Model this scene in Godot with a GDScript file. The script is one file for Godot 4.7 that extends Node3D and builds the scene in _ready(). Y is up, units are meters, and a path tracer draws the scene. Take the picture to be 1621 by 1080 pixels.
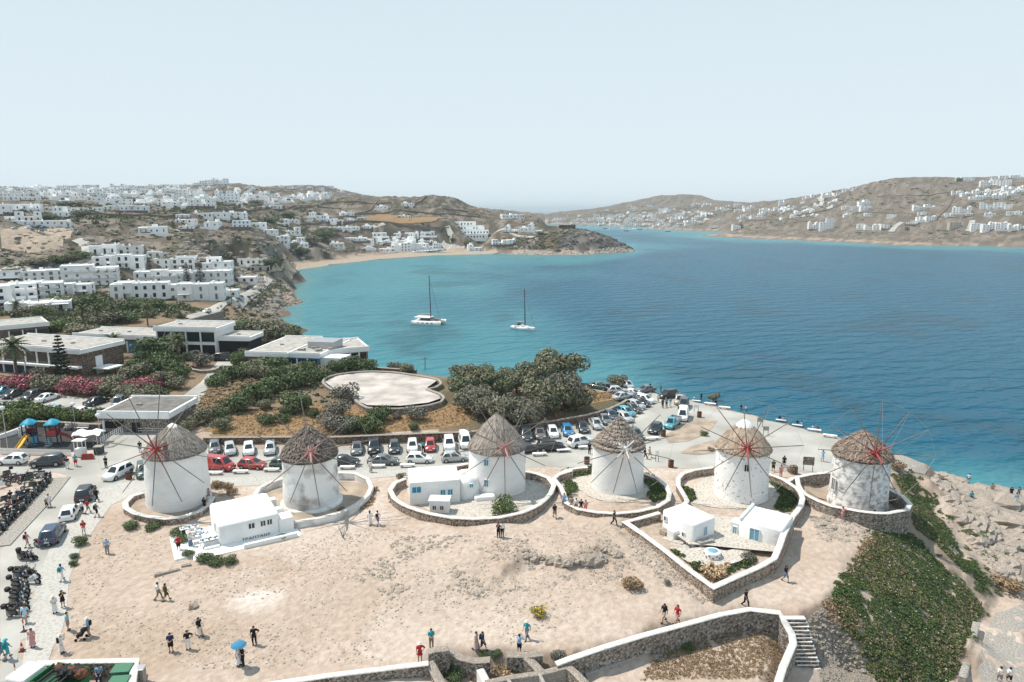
extends Node3D
# Six whitewashed windmills on a promontory above a bay, built object by object in metres; y is up, the paved square lies at y = 0 and the sea at y = SEA.

const EYE := Vector3(0, 36, 0)
const FOC := 1081.0            # the photograph's focal length in its own pixels: used to survey positions on the ground
const SEA := -10.0
const AZ0 := -46.0
const DAZ := 0.16
const NA := 576
const R0 := 38.0
const DR := 0.012
const NR := 400

var pitch := atan(207.0 / 1081.0)
var hg := PackedFloat32Array()   # terrain heights on a polar survey grid round the origin
var used := {}
var mats := {}
var rng := RandomNumberGenerator.new()
var rough := FastNoiseLite.new()
var cps: Array[Vector3] = []


func _ready():
	var cam := Camera3D.new()
	cam.name = "camera"
	cam.position = EYE
	cam.rotation.x = -pitch
	cam.fov = rad_to_deg(2.0 * atan(540.0 / FOC))
	cam.near = 0.5
	cam.far = 40000.0
	add_child(cam)
	var sun := DirectionalLight3D.new()
	sun.name = "sun"
	sun.light_energy = 1.35
	sun.light_color = Color(1.0, 0.965, 0.91)
	sun.light_angular_distance = 0.53
	sun.shadow_enabled = true
	add_child(sun)
	sun.look_at_from_position(Vector3.ZERO, Vector3(0.47, -0.86, 0.19))
	var sky := ProceduralSkyMaterial.new()
	sky.sky_top_color = lin(0.33, 0.47, 0.59)
	sky.sky_horizon_color = lin(0.645, 0.73, 0.775)
	sky.sky_curve = 0.6
	sky.ground_bottom_color = lin(0.3, 0.33, 0.34)
	sky.ground_horizon_color = lin(0.6, 0.7, 0.76)
	sky.sun_angle_max = 1.0
	var we := WorldEnvironment.new()
	we.name = "environment"
	var env := Environment.new()
	env.background_mode = Environment.BG_SKY
	env.sky = Sky.new()
	env.sky.sky_material = sky
	env.tonemap_mode = Environment.TONE_MAPPER_LINEAR
	env.tonemap_exposure = 1.24
	env.sdfgi_enabled = true
	env.ssao_enabled = true
	env.ssil_enabled = true
	env.fog_enabled = true
	env.fog_density = 0.00011
	env.fog_light_color = Color(0.86, 0.92, 0.96)
	we.environment = env
	add_child(we)
	rng.seed = 7
	rough.seed = 5
	rough.frequency = 0.01
	rough.fractal_octaves = 4
	build_materials()
	survey()
	build_ground()
	build_sea()
	build_surfaces()
	build_mills()
	build_enclosures()
	build_cottages()
	build_hotels()
	build_town()
	build_plants()
	build_vehicles()
	build_bikes()
	build_street()
	build_people()
	build_boats()


# ---------------------------------------------------------------- survey: from the photograph's pixels to places on the ground
func lin(r, g, b) -> Color:
	return Color(r, g, b).linear_to_srgb()


func ray(px: float, py: float) -> Vector3:
	var x := (px - 810.5) / FOC
	var y := -(py - 540.0) / FOC
	var s := sin(pitch)
	var c := cos(pitch)
	return Vector3(x, -s + y * c, -c - y * s)


func G(px: float, py: float, h := 0.0) -> Vector3:
	var d := ray(px, py)
	return EYE + d * ((h - EYE.y) / d.y)


func D(px: float, py: float, dist: float) -> Vector3:
	var d := ray(px, py)
	return EYE + d * (dist / Vector2(d.x, d.z).length())


func H(x: float, z: float) -> float:
	var u := (rad_to_deg(atan2(x, -z)) - AZ0) / DAZ
	var v := log(maxf(sqrt(x * x + z * z), R0) / R0) / DR
	u = clampf(u, 0, NA - 1.001)
	v = clampf(v, 0, NR - 1.001)
	var i := int(u)
	var j := int(v)
	u -= i
	v -= j
	var k := j * NA + i
	return lerpf(lerpf(hg[k], hg[k + 1], u), lerpf(hg[k + NA], hg[k + NA + 1], u), v)


func T(px: float, py: float) -> Vector3:   # where the sight line through that pixel of the survey photograph meets the ground
	var d := ray(px, py)
	d /= Vector2(d.x, d.z).length()
	var t := 40.0
	var last := t
	while t < 4500.0:
		var p := EYE + d * t
		if p.y < maxf(H(p.x, p.z), SEA):
			break
		last = t
		t *= 1.006
	for i in 14:
		var m := (last + t) / 2
		var q := EYE + d * m
		if q.y < maxf(H(q.x, q.z), SEA):
			t = m
		else:
			last = m
	var e := EYE + d * t
	e.y = maxf(H(e.x, e.z), SEA)
	return e


func on(p: Vector3, lift := 0.0) -> Vector3:
	return Vector3(p.x, H(p.x, p.z) + lift, p.z)


func scale_at(p: Vector3) -> float:        # metres that one photograph pixel spans at that place
	return (Vector2(p.x, p.z).length() * cos(pitch) + (EYE.y - p.y) * sin(pitch)) / FOC


# ---------------------------------------------------------------- naming
func numbered(called: String) -> String:
	if not used.has(called):
		used[called] = 0
		return called
	used[called] += 1
	return "%s_%03d" % [called, used[called]]


func tag(o: Node, label: String, category := "", group := "", kind := "") -> Node:
	o.set_meta("label", label)
	if category:
		o.set_meta("category", category)
	if group:
		o.set_meta("group", group)
	if kind:
		o.set_meta("kind", kind)
	return o


func thing(called: String, label: String, category: String, at := Vector3.ZERO, turn := 0.0, group := "") -> Node3D:
	var o := Node3D.new()
	o.name = numbered(called)
	add_child(o)
	o.position = at
	o.rotation.y = turn
	tag(o, label, category, group)
	return o


func part(called: String, mesh: Mesh, m: Material, parent: Node, xf := Transform3D.IDENTITY) -> MeshInstance3D:
	var o := MeshInstance3D.new()
	o.mesh = mesh
	o.material_override = m
	o.transform = xf
	if parent == self:
		o.name = numbered(called)
		add_child(o)
	else:
		o.name = called
		var n := 1
		while parent.has_node(NodePath(o.name)):
			o.name = "%s_%03d" % [called, n]
			n += 1
		parent.add_child(o)
	return o


func struct(called: String, mesh: Mesh, m: Material, label := "") -> MeshInstance3D:
	var o := part(called, mesh, m, self)
	o.set_meta("kind", "structure")
	if label:
		o.set_meta("label", label)
	return o


func copy(o: Node3D, label: String, at: Vector3, turn := 0.0, size := 1.0, group := "") -> Node3D:
	var c: Node3D = o.duplicate()
	c.name = numbered(String(o.name).rstrip("0123456789").rstrip("_"))
	add_child(c)
	c.position = at
	c.rotation.y = turn
	c.scale = Vector3.ONE * size
	c.set_meta("label", label)
	if group:
		c.set_meta("group", group)
	return c


func at(p: Vector3, turn := 0.0, s := Vector3.ONE) -> Transform3D:
	return Transform3D(Basis(Vector3.UP, turn).scaled_local(s), p)


# ---------------------------------------------------------------- shapes
func mb() -> SurfaceTool:
	var st := SurfaceTool.new()
	st.begin(Mesh.PRIMITIVE_TRIANGLES)
	st.set_smooth_group(-1)
	return st


func done(st: SurfaceTool) -> ArrayMesh:
	st.generate_normals()
	return st.commit()


func tri(st: SurfaceTool, a: Vector3, b: Vector3, c: Vector3):
	st.add_vertex(a)
	st.add_vertex(b)
	st.add_vertex(c)


func quad(st: SurfaceTool, a: Vector3, b: Vector3, c: Vector3, d: Vector3):   # corners clockwise as seen from the front
	tri(st, a, b, c)
	tri(st, a, c, d)


func hexa(st: SurfaceTool, lo: Array, up: Array):   # a solid between two quads given counter-clockwise from above
	quad(st, up[0], up[3], up[2], up[1])
	quad(st, lo[0], lo[1], lo[2], lo[3])
	for i in 4:
		var j := (i + 1) % 4
		quad(st, lo[i], up[i], up[j], lo[j])


func box(st: SurfaceTool, c: Vector3, s: Vector3, b := Basis.IDENTITY, top := 1.0):
	var lo := []
	var up := []
	for k in [[-1, 1], [1, 1], [1, -1], [-1, -1]]:
		lo.append(c + b * Vector3(k[0] * s.x / 2, -s.y / 2, k[1] * s.z / 2))
		up.append(c + b * Vector3(k[0] * s.x / 2 * top, s.y / 2, k[1] * s.z / 2 * top))
	hexa(st, lo, up)


func rings(st: SurfaceTool, rows: Array, closed := true, smooth := true):   # rows of equally many points, each running round the shape
	st.set_smooth_group(0 if smooth else -1)
	for j in rows.size() - 1:
		var n: int = rows[j].size()
		for i in (n if closed else n - 1):
			var k := (i + 1) % n
			quad(st, rows[j][i], rows[j + 1][i], rows[j + 1][k], rows[j][k])
	st.set_smooth_group(-1)


func fan(st: SurfaceTool, row: Array, flip := false):
	for i in range(1, row.size() - 1):
		if flip:
			tri(st, row[0], row[i], row[i + 1])
		else:
			tri(st, row[0], row[i + 1], row[i])


func circle(c: Vector3, r: float, n: int, a := 0.0, squash := 1.0) -> Array:
	var out := []
	for i in n:
		var t := a - TAU * i / n
		out.append(c + Vector3(cos(t) * r, 0, sin(t) * r * squash))
	return out


func lathe(st: SurfaceTool, prof: Array, n := 16, c := Vector3.ZERO, caps := true, smooth := true):   # prof: [radius, height] from below upwards
	var rows := []
	for p in prof:
		rows.append(circle(c + Vector3(0, p[1], 0), maxf(p[0], 0.001), n))
	rings(st, rows, true, smooth)
	if caps:
		fan(st, rows[0], true)
		fan(st, rows[-1], false)


func tube(st: SurfaceTool, a: Vector3, b: Vector3, ra: float, rb := -1.0, n := 6):
	if rb < 0:
		rb = ra
	var d := (b - a).normalized()
	var s := d.cross(Vector3.UP if absf(d.y) < 0.95 else Vector3.RIGHT).normalized()
	var t := s.cross(d)
	var r0 := []
	var r1 := []
	for i in n:
		var w := -TAU * i / n
		var o := s * cos(w) + t * sin(w)
		r0.append(a + o * ra)
		r1.append(b + o * rb)
	rings(st, [r0, r1], true, n > 5)
	fan(st, r0, true)
	fan(st, r1, false)


func rbox(st: SurfaceTool, c: Vector3, s: Vector3, r := 0.05, b := Basis.IDENTITY, soft := 0.0):   # a box whose upright and upper edges are bevelled, its corners a little uneven
	var rows := []
	for lv in [[-s.y / 2, 0.0], [s.y / 2 - r, 0.0], [s.y / 2 - r * 0.3, r * 0.3], [s.y / 2, r]]:
		var row := []
		var w: float = s.x / 2 - lv[1]
		var d: float = s.z / 2 - lv[1]
		for k in [[-w, d - r], [-w + r, d], [w - r, d], [w, d - r], [w, -d + r], [w - r, -d], [-w + r, -d], [-w, -d + r]]:
			row.append(c + b * Vector3(k[0], lv[0], k[1]))
		row.reverse()
		rows.append(row)
	rings(st, rows, true, soft > 0)
	fan(st, rows[0], true)
	fan(st, rows[-1], false)


func unit_box(key: String, s: Vector3, r := 0.0) -> ArrayMesh:   # shared box meshes that stand on their base
	if not mats.has(key):
		var st := mb()
		if r > 0:
			rbox(st, Vector3(0, s.y / 2, 0), s, r)
		else:
			box(st, Vector3(0, s.y / 2, 0), s)
		mats[key] = done(st)
	return mats[key]


func spline(pts: Array, step: float, close := false) -> Array:
	var out := []
	var n := pts.size()
	for i in (n if close else n - 1):
		var p0: Vector3 = pts[(i - 1 + n) % n] if close or i > 0 else pts[0]
		var p1: Vector3 = pts[i]
		var p2: Vector3 = pts[(i + 1) % n]
		var p3: Vector3 = pts[(i + 2) % n] if close or i < n - 2 else pts[n - 1]
		var m := maxi(1, int(p1.distance_to(p2) / step))
		for k in m:
			out.append(p1.cubic_interpolate(p2, p0, p3, float(k) / m))
	if not close:
		out.append(pts[n - 1])
	return out


func wall_mesh(pts: Array, lo: Array, half: float, r := 0.0, close := false) -> ArrayMesh:   # a wall of that half width along pts (its crest), down to the heights lo; the crest rounded by r
	var st := mb()
	var n := pts.size()
	var rows := []
	for i in n:
		var a: Vector3 = pts[(i - 1 + n) % n] if close or i > 0 else pts[i]
		var b: Vector3 = pts[(i + 1) % n] if close or i < n - 1 else pts[i]
		var d := Vector3(b.x - a.x, 0, b.z - a.z).normalized()
		var s := Vector3(-d.z, 0, d.x)
		if not close or true:   # mitre at corners
			var e: Vector3 = (pts[i] - a)
			var f: Vector3 = (b - pts[i])
			if e.length() > 0.01 and f.length() > 0.01:
				var cosv := Vector2(e.x, e.z).normalized().dot(Vector2(f.x, f.z).normalized())
				s *= minf(1.0 / maxf(sqrt((1 + cosv) / 2), 0.4), 2.0)
		var p: Vector3 = pts[i]
		var base := Vector3(p.x, lo[i], p.z)
		if r > 0:
			rows.append([base - s * half, p - s * half - Vector3(0, r, 0), p - s * half * 0.75 - Vector3(0, r * 0.25, 0), p, p + s * half * 0.75 - Vector3(0, r * 0.25, 0), p + s * half - Vector3(0, r, 0), base + s * half])
		else:
			rows.append([base - s * half, p - s * half, p + s * half, base + s * half])
	if close:
		rows.append(rows[0])
	rings(st, rows, true, r > 0)
	if not close:
		fan(st, rows[0], false)
		fan(st, rows[-1], true)
	return done(st)


# ---------------------------------------------------------------- materials
func ntex(key: String, freq: float, c0: Color, c1: Color, size := 512, kind := FastNoiseLite.TYPE_SIMPLEX_SMOOTH, oct := 4, sd := 1, c2 = null, ret := -1) -> NoiseTexture2D:
	if mats.has("tex_" + key):
		return mats["tex_" + key]
	var t := NoiseTexture2D.new()
	var n := FastNoiseLite.new()
	n.noise_type = kind
	n.frequency = freq
	n.seed = sd
	n.fractal_octaves = oct
	if oct <= 1:
		n.fractal_type = FastNoiseLite.FRACTAL_NONE
	if ret >= 0:
		n.cellular_return_type = ret
		n.cellular_jitter = 1.0
	t.noise = n
	t.width = size
	t.height = size
	t.seamless = true
	t.seamless_blend_skirt = 0.15
	var g := Gradient.new()
	g.set_color(0, c0)
	g.set_color(1, c1)
	if c2 != null:
		g.add_point(0.5, c2)
	t.color_ramp = g
	mats["tex_" + key] = t
	return t


func mat(key: String, c: Color, r := 0.9, tex: Texture2D = null, sc := 0.2, bump: Texture2D = null, bs := 2.0, spec := 0.3) -> StandardMaterial3D:
	if mats.has(key):
		return mats[key]
	var m := StandardMaterial3D.new()
	m.resource_name = key
	m.albedo_color = c
	m.roughness = r
	m.metallic_specular = spec
	if tex:
		m.albedo_texture = tex
	if bump:
		m.heightmap_enabled = true
		m.heightmap_texture = bump
		m.heightmap_scale = bs
	if tex or bump:
		m.uv1_triplanar = true
		m.uv1_world_triplanar = true
		m.uv1_scale = Vector3.ONE * sc
	mats[key] = m
	return m


func tint(base: String, c: Color) -> StandardMaterial3D:   # the same surface in another paint
	var key := base + "_" + c.to_html()
	if not mats.has(key):
		var m: StandardMaterial3D = mats[base].duplicate()
		m.albedo_color = c
		mats[key] = m
	return mats[key]


func wave_texture() -> ImageTexture:   # wind waves of many lengths and headings, each a whole number of times across the tile so that it repeats without a seam
	var n := 384
	var r := RandomNumberGenerator.new()
	r.seed = 17
	var cosine := PackedFloat32Array()
	for i in n:
		cosine.append(cos(TAU * i / n))
	var sum := PackedFloat32Array()
	sum.resize(n * n)
	for k in 46:
		var length := exp(r.randf_range(log(5.0), log(70.0)))
		var a := r.randfn(1.25, 0.5)
		var kx := int(round(cos(a) * length))
		var ky := int(round(sin(a) * length))
		var amp := 1.0 / pow(length, 0.85)
		var ph := r.randi() % n
		for y in n:
			var w := posmod(ky * y + ph, n)
			var row := y * n
			var step := posmod(kx, n)
			for x in n:
				sum[row + x] += amp * cosine[w]
				w += step
				if w >= n:
					w -= n
	var im := Image.create_empty(n, n, false, Image.FORMAT_L8)
	for y in n:
		for x in n:
			var v := clampf(0.5 + sum[y * n + x] * 0.55, 0, 1)
			im.set_pixel(x, y, Color(v, v, v))
	return ImageTexture.create_from_image(im)


func build_materials():
	var w := Color.WHITE
	var mottled := ntex("mottled", 0.012, Color(0.72, 0.72, 0.72), w, 512, FastNoiseLite.TYPE_SIMPLEX_SMOOTH, 5, 3)
	var grain := ntex("grain", 0.05, Color(0.62, 0.6, 0.58), w, 512, FastNoiseLite.TYPE_SIMPLEX_SMOOTH, 5, 4)
	var cell_tone := ntex("cell_tone", 0.045, Color(0.42, 0.40, 0.39), w, 512, FastNoiseLite.TYPE_CELLULAR, 1, 6, Color(0.72, 0.67, 0.62), FastNoiseLite.RETURN_CELL_VALUE)
	var cell_gap := ntex("cell_gap", 0.045, Color(0, 0, 0), w, 512, FastNoiseLite.TYPE_CELLULAR, 1, 6, Color(0.75, 0.75, 0.75), FastNoiseLite.RETURN_DISTANCE2_SUB)
	var bumps := ntex("bumps", 0.03, Color(0, 0, 0), w, 512, FastNoiseLite.TYPE_SIMPLEX_SMOOTH, 5, 8)
	mat("white", lin(0.86, 0.86, 0.85), 0.85, ntex("lime", 0.008, Color(0.93, 0.93, 0.925), w, 512, FastNoiseLite.TYPE_SIMPLEX_SMOOTH, 5, 9), 0.12, bumps, 3.0)
	mat("coping_lime", lin(0.77, 0.76, 0.74), 0.9, ntex("limewear", 0.02, Color(0.8, 0.785, 0.77), w, 512, FastNoiseLite.TYPE_SIMPLEX_SMOOTH, 5, 14), 0.15, bumps, 5.0)
	mat("far_white", lin(0.85, 0.85, 0.84), 0.9)
	mat("cream", lin(0.66, 0.6, 0.52), 0.9, mottled, 0.1)
	mat("stone", lin(0.6, 0.53, 0.47), 0.95, cell_tone, 0.3, cell_gap, 9.0)
	mat("brown_stone", lin(0.34, 0.28, 0.235), 0.95, cell_tone, 0.28, cell_gap, 7.0)
	mat("grey_stone", lin(0.54, 0.51, 0.48), 0.95, cell_tone, 0.28, cell_gap, 9.0)
	mat("rock", lin(0.47, 0.41, 0.35), 0.95, mottled, 0.35, bumps, 22.0)
	mat("pale_rock", lin(0.66, 0.57, 0.49), 0.95, mottled, 0.5, bumps, 20.0)
	mat("concrete", lin(0.5, 0.48, 0.45), 0.9, grain, 0.15, bumps, 1.0)
	mat("roof_grey", lin(0.52, 0.5, 0.47), 0.95, mottled, 0.08)
	mat("paving", lin(0.48, 0.465, 0.44), 0.85, ntex("slabs", 0.06, Color(1, 1, 1), Color(0.88, 0.87, 0.86), 512, FastNoiseLite.TYPE_CELLULAR, 1, 11, Color(0.9, 0.9, 0.89), FastNoiseLite.RETURN_DISTANCE2_SUB), 0.07, bumps, 2.0)
	mat("limed_paving", lin(0.55, 0.52, 0.48), 0.9, ntex("limed", 0.04, Color(1, 1, 1), Color(0.78, 0.75, 0.71), 512, FastNoiseLite.TYPE_CELLULAR, 1, 12, Color(0.85, 0.83, 0.8), FastNoiseLite.RETURN_DISTANCE2_SUB), 0.12, bumps, 3.0)
	mat("road", lin(0.5, 0.49, 0.465), 0.85, ntex("road", 0.006, Color(0.8, 0.8, 0.79), w, 512, FastNoiseLite.TYPE_SIMPLEX_SMOOTH, 5, 13), 0.03, bumps, 1.0)
	mat("asphalt", lin(0.07, 0.075, 0.08), 0.9, grain, 0.1)
	mat("glass", lin(0.02, 0.028, 0.034), 0.08, null, 1, null, 0, 0.6)
	mat("dark", lin(0.02, 0.02, 0.021), 0.6)
	mat("tyre", lin(0.018, 0.018, 0.019), 0.8)
	mat("rim", lin(0.42, 0.43, 0.44), 0.35).metallic = 0.8
	mat("steel", lin(0.45, 0.46, 0.47), 0.4).metallic = 0.7
	mat("lamp_glass", lin(0.75, 0.77, 0.78), 0.15)
	mat("tail_red", lin(0.4, 0.02, 0.02), 0.2)
	mat("plate", lin(0.75, 0.75, 0.72), 0.5)
	mat("blue_paint", lin(0.05, 0.2, 0.38), 0.5)
	mat("pale_blue_paint", lin(0.16, 0.35, 0.47), 0.5)
	mat("teal_paint", lin(0.02, 0.26, 0.4), 0.5)
	mat("navy_paint", lin(0.015, 0.03, 0.06), 0.5)
	mat("red_paint", lin(0.32, 0.05, 0.045), 0.5)
	mat("faded_pink", lin(0.44, 0.22, 0.2), 0.7)
	mat("wood", lin(0.22, 0.165, 0.125), 0.8, grain, 0.5)
	mat("grey_wood", lin(0.3, 0.28, 0.265), 0.85, grain, 0.5)
	mat("pale_wood", lin(0.56, 0.52, 0.47), 0.8)
	mat("rust", lin(0.23, 0.1, 0.06), 0.9, grain, 0.5)
	mat("sand", lin(0.48, 0.39, 0.31), 0.95, mottled, 0.05)
	mat("white_paint", lin(0.78, 0.78, 0.77), 0.5)
	var car := mat("car", lin(0.5, 0.5, 0.5), 0.3, null, 1, null, 0, 0.5)
	car.clearcoat_enabled = true
	car.clearcoat = 0.7
	car.clearcoat_roughness = 0.08
	mat("cloth", lin(0.5, 0.5, 0.5), 0.95)
	mat("skin", lin(0.48, 0.29, 0.2), 0.6)
	mat("tanned", lin(0.36, 0.2, 0.13), 0.6)
	mat("hair", lin(0.035, 0.022, 0.015), 0.7)
	mat("blonde", lin(0.32, 0.22, 0.1), 0.7)
	mat("grey_hair", lin(0.4, 0.39, 0.37), 0.7)
	mat("grass_dry", lin(0.36, 0.235, 0.125), 1.0, mottled, 0.12, bumps, 12.0)
	var leaf := mat("leaf", Color.WHITE, 0.75)
	leaf.vertex_color_use_as_albedo = true
	leaf.backlight_enabled = true
	leaf.backlight = Color(0.25, 0.25, 0.25)
	var thatch := mat("thatch", Color.WHITE, 0.95)
	thatch.vertex_color_use_as_albedo = true
	var soil := mat("soil", Color.WHITE, 0.97, ntex("soil", 0.02, Color(0.84, 0.81, 0.79), w, 1024, FastNoiseLite.TYPE_SIMPLEX_SMOOTH, 6, 21), 0.05, ntex("soil_bump", 0.03, Color.BLACK, w, 1024, FastNoiseLite.TYPE_SIMPLEX_SMOOTH, 6, 22), 9.0)
	soil.vertex_color_use_as_albedo = true
	var sea := mat("sea", Color.WHITE, 0.3, null, 1, null, 0, 0.17)
	sea.vertex_color_use_as_albedo = true
	sea.uv1_triplanar = true
	sea.uv1_world_triplanar = true
	sea.uv1_scale = Vector3.ONE * 0.0156
	sea.heightmap_enabled = true
	sea.heightmap_texture = wave_texture()
	sea.heightmap_scale = 55.0


# ---------------------------------------------------------------- ground
func cp(p: Vector3):
	var u := (rad_to_deg(atan2(p.x, -p.z)) - AZ0) / DAZ
	var v := log(maxf(Vector2(p.x, p.z).length(), R0) / R0) / DR
	cps.append(Vector3(clampf(u, 0, NA - 1), clampf(v, 0, NR - 1), p.y))


func heights(h: float, pts: Array):           # [x, y] of places that lie at height h
	for p in pts:
		cp(G(p[0], p[1], h))


func brink(h: float, pts: Array, drop := -24.0, out := 5.0):   # the edge of a bank: height h there, the sea bed just beyond
	for p in pts:
		var a := G(p[0], p[1], h)
		cp(a)
		var d := Vector3(a.x, 0, a.z)
		var far := d.length()
		d /= far
		cp(Vector3(d.x * (far + 1.7), h - 0.1, d.z * (far + 1.7)))
		d *= far + out + 2.0
		cp(Vector3(d.x, drop, d.z))


func ranges(pts: Array):                      # [x, y, distance]
	for p in pts:
		cp(D(p[0], p[1], p[2]))


func depths(pts: Array):                      # [x, distance, height]
	for p in pts:
		var d := ray(p[0], 540)
		d /= Vector2(d.x, d.z).length()
		cp(Vector3(d.x * p[1], p[2], d.z * p[1]))


func polar(az: float, pts: Array):            # [distance, height]
	for p in pts:
		var a := deg_to_rad(az)
		cp(Vector3(sin(a) * p[0], p[1], -cos(a) * p[0]))


func survey():
	polar(-46, [[38, 0], [80, 0], [120, 1], [160, 2], [280, 4], [450, 12], [800, 32], [1300, 74], [2500, 60], [4620, -30]])
	polar(46, [[38, -8], [70, -8.5], [105, -12], [118, -22], [200, -26], [600, -30], [1000, -16], [1080, -8], [1400, 50], [1800, 118], [2600, 60], [4620, -30]])
	polar(0, [[38, -2], [4620, -40]])
	polar(-20, [[38, 0], [4620, -30]])
	polar(-32, [[38, 0], [4620, -30]])
	polar(20, [[38, -3], [4620, -30]])
	polar(30, [[38, -7], [4620, -30]])
	# the square, the road and the field in front of the mills
	heights(0, [[0, 1080], [100, 1080], [0, 900], [0, 760], [120, 900], [150, 745], [230, 760], [400, 745], [550, 745], [700, 730], [860, 722], [1060, 722], [1250, 730], [930, 665], [1000, 650], [1120, 660], [1080, 640], [1000, 618], [1180, 690], [1290, 745]])
	heights(0, [[300, 1060], [500, 1060], [660, 1045], [820, 1025], [1000, 1010], [1180, 960], [1250, 960], [420, 1055], [200, 1040], [150, 960], [1290, 900]])
	heights(0.3, [[240, 900], [350, 960], [250, 830], [600, 980], [560, 860], [1060, 940], [1330, 880]])
	heights(0.5, [[284, 791], [494, 794], [787, 770], [977, 769], [1172, 781], [1358, 788], [420, 860], [640, 850], [900, 830], [340, 860], [230, 790], [560, 780], [700, 780], [690, 820], [870, 760], [1060, 770], [1270, 780]])
	heights(1.1, [[760, 860], [850, 850], [940, 855], [700, 900], [620, 900]])
	heights(1.4, [[830, 872], [900, 876], [950, 868]])
	heights(0.35, [[840, 902], [900, 908], [960, 896], [760, 940]])
	# ruins and yard in front, lower than the field
	heights(-1.6, [[720, 1075], [800, 1075], [870, 1075]])
	heights(-1.4, [[960, 1079], [1060, 1079], [1200, 1075], [1120, 1030], [1200, 1010], [1040, 1060], [1225, 1050]])
	heights(0, [[890, 1036], [930, 1022], [960, 1012], [1020, 994], [1080, 978], [1140, 962], [1186, 953], [1238, 960], [680, 1020], [712, 1016], [760, 1028], [800, 1026], [835, 1028], [868, 1034], [640, 1040], [560, 1052]])
	heights(-1.3, [[920, 1066], [980, 1048], [1040, 1030], [1090, 1016], [1150, 1000], [1190, 992], [1226, 998]])
	# steps, rock face, green bank, shore road
	heights(0, [[1262, 972], [1300, 950], [1330, 920], [1375, 860], [1350, 830]])
	heights(-1.5, [[1268, 1010], [1330, 985], [1400, 940], [1420, 850]])
	heights(-4.0, [[1280, 1065], [1340, 1060], [1420, 1040], [1480, 960], [1500, 880], [1470, 800]])
	heights(-7.3, [[1520, 1078], [1540, 1000], [1580, 950], [1621, 1000], [1621, 1078], [1610, 930], [1560, 890], [1540, 830], [1621, 880]])
	heights(-6.0, [[1400, 1079], [1450, 1078], [1340, 1079]])
	heights(-0.6, [[1435, 815], [1410, 770], [1420, 745], [1300, 790]])
	heights(-3.0, [[1500, 790], [1480, 765]])
	heights(-6.5, [[1530, 790], [1580, 800], [1621, 800]])
	heights(-8.6, [[1540, 778], [1600, 785]])
	heights(-10.2, [[1500, 766], [1550, 772], [1621, 776]])
	heights(-22, [[1490, 850], [1550, 856], [1621, 860]])
	heights(-26, [[1480, 735], [1621, 735], [1420, 700]])
	brink(-1.0, [[1472, 738], [1456, 731]], -20, 6)
	brink(-0.5, [[1440, 724], [1420, 717]], -24, 6)
	heights(-1.0, [[1455, 752], [1440, 745], [1470, 756]])
	brink(-0.2, [[1400, 716], [1350, 698], [1300, 684], [1250, 671], [1200, 657], [1150, 644], [1090, 630], [1040, 619], [1000, 609], [950, 605]])
	# behind the parking wall
	heights(1.2, [[330, 688], [430, 688], [540, 687], [640, 681], [740, 671], [830, 668], [900, 655], [960, 636], [980, 630]])
	heights(0, [[335, 712], [430, 712], [540, 710], [640, 704], [745, 694], [830, 688], [890, 675], [950, 662], [1000, 642]])
	heights(1.7, [[600, 662], [450, 658], [380, 640], [500, 630], [760, 655]])
	heights(2.0, [[600, 625], [690, 620], [525, 600], [600, 596], [680, 605], [520, 620], [560, 640], [650, 640]])
	heights(1.3, [[820, 650], [900, 640], [940, 630], [400, 600], [470, 590], [570, 588], [300, 605], [330, 578], [270, 640], [230, 660]])
	heights(1.0, [[0, 650], [100, 645], [190, 640], [0, 700], [100, 690], [200, 690]])
	heights(1.8, [[60, 598], [190, 596], [130, 560], [280, 560], [0, 590], [0, 540], [330, 540], [230, 600]])
	brink(1.0, [[590, 584], [620, 586], [655, 590], [700, 596], [760, 598], [830, 600], [930, 606]], -13, 12)
	brink(0.2, [[560, 576], [520, 566], [490, 556], [470, 548]], -13, 20)
	brink(-1.0, [[460, 541], [440, 533]], -12, 26)
	heights(-1, [[400, 530], [380, 528]])
	# road and rocks by the near cove
	heights(1.0, [[300, 512], [260, 505]])
	heights(0, [[322, 492], [350, 482], [380, 470], [402, 460]])
	heights(-1.5, [[420, 451], [425, 440], [400, 440]])
	heights(-5, [[400, 488], [430, 478], [440, 462], [455, 462]])
	heights(-10.2, [[478, 480], [468, 470], [440, 493], [462, 484], [405, 512], [456, 452], [430, 432]])
	heights(-13, [[490, 482], [452, 500], [470, 500], [480, 465], [470, 450], [430, 520]])
	# hotel ground and the slope behind
	heights(2, [[180, 478], [350, 475], [120, 520], [230, 500]])
	heights(3, [[60, 500], [0, 510], [300, 440], [330, 418]])
	heights(5, [[120, 450], [0, 460], [200, 432], [240, 415]])
	heights(8, [[100, 422], [0, 425], [150, 412]])
	heights(-2, [[390, 418], [380, 440], [420, 420]])
	ranges([[320, 366, 430], [280, 375, 420], [240, 378, 430], [400, 372, 440], [440, 385, 480], [430, 408, 560], [330, 410, 380], [280, 405, 380]])
	ranges([[50, 368, 450], [100, 372, 440], [0, 368, 450], [50, 402, 390], [130, 400, 380], [0, 400, 390], [180, 390, 400], [200, 372, 440]])
	ranges([[0, 350, 600], [100, 350, 600], [200, 350, 600], [300, 345, 620], [400, 355, 600], [0, 328, 800], [120, 325, 820], [250, 325, 820], [340, 318, 820], [430, 335, 800], [0, 302, 1200], [110, 300, 1220], [200, 298, 1250], [270, 298, 1250]])
	ranges([[325, 290, 1200], [375, 291, 1200], [410, 297, 1250], [440, 318, 1000], [480, 325, 960], [520, 312, 1100], [480, 292, 2000], [520, 294, 2000], [545, 304, 2000], [580, 309, 2100], [440, 294, 2000]])
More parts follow.
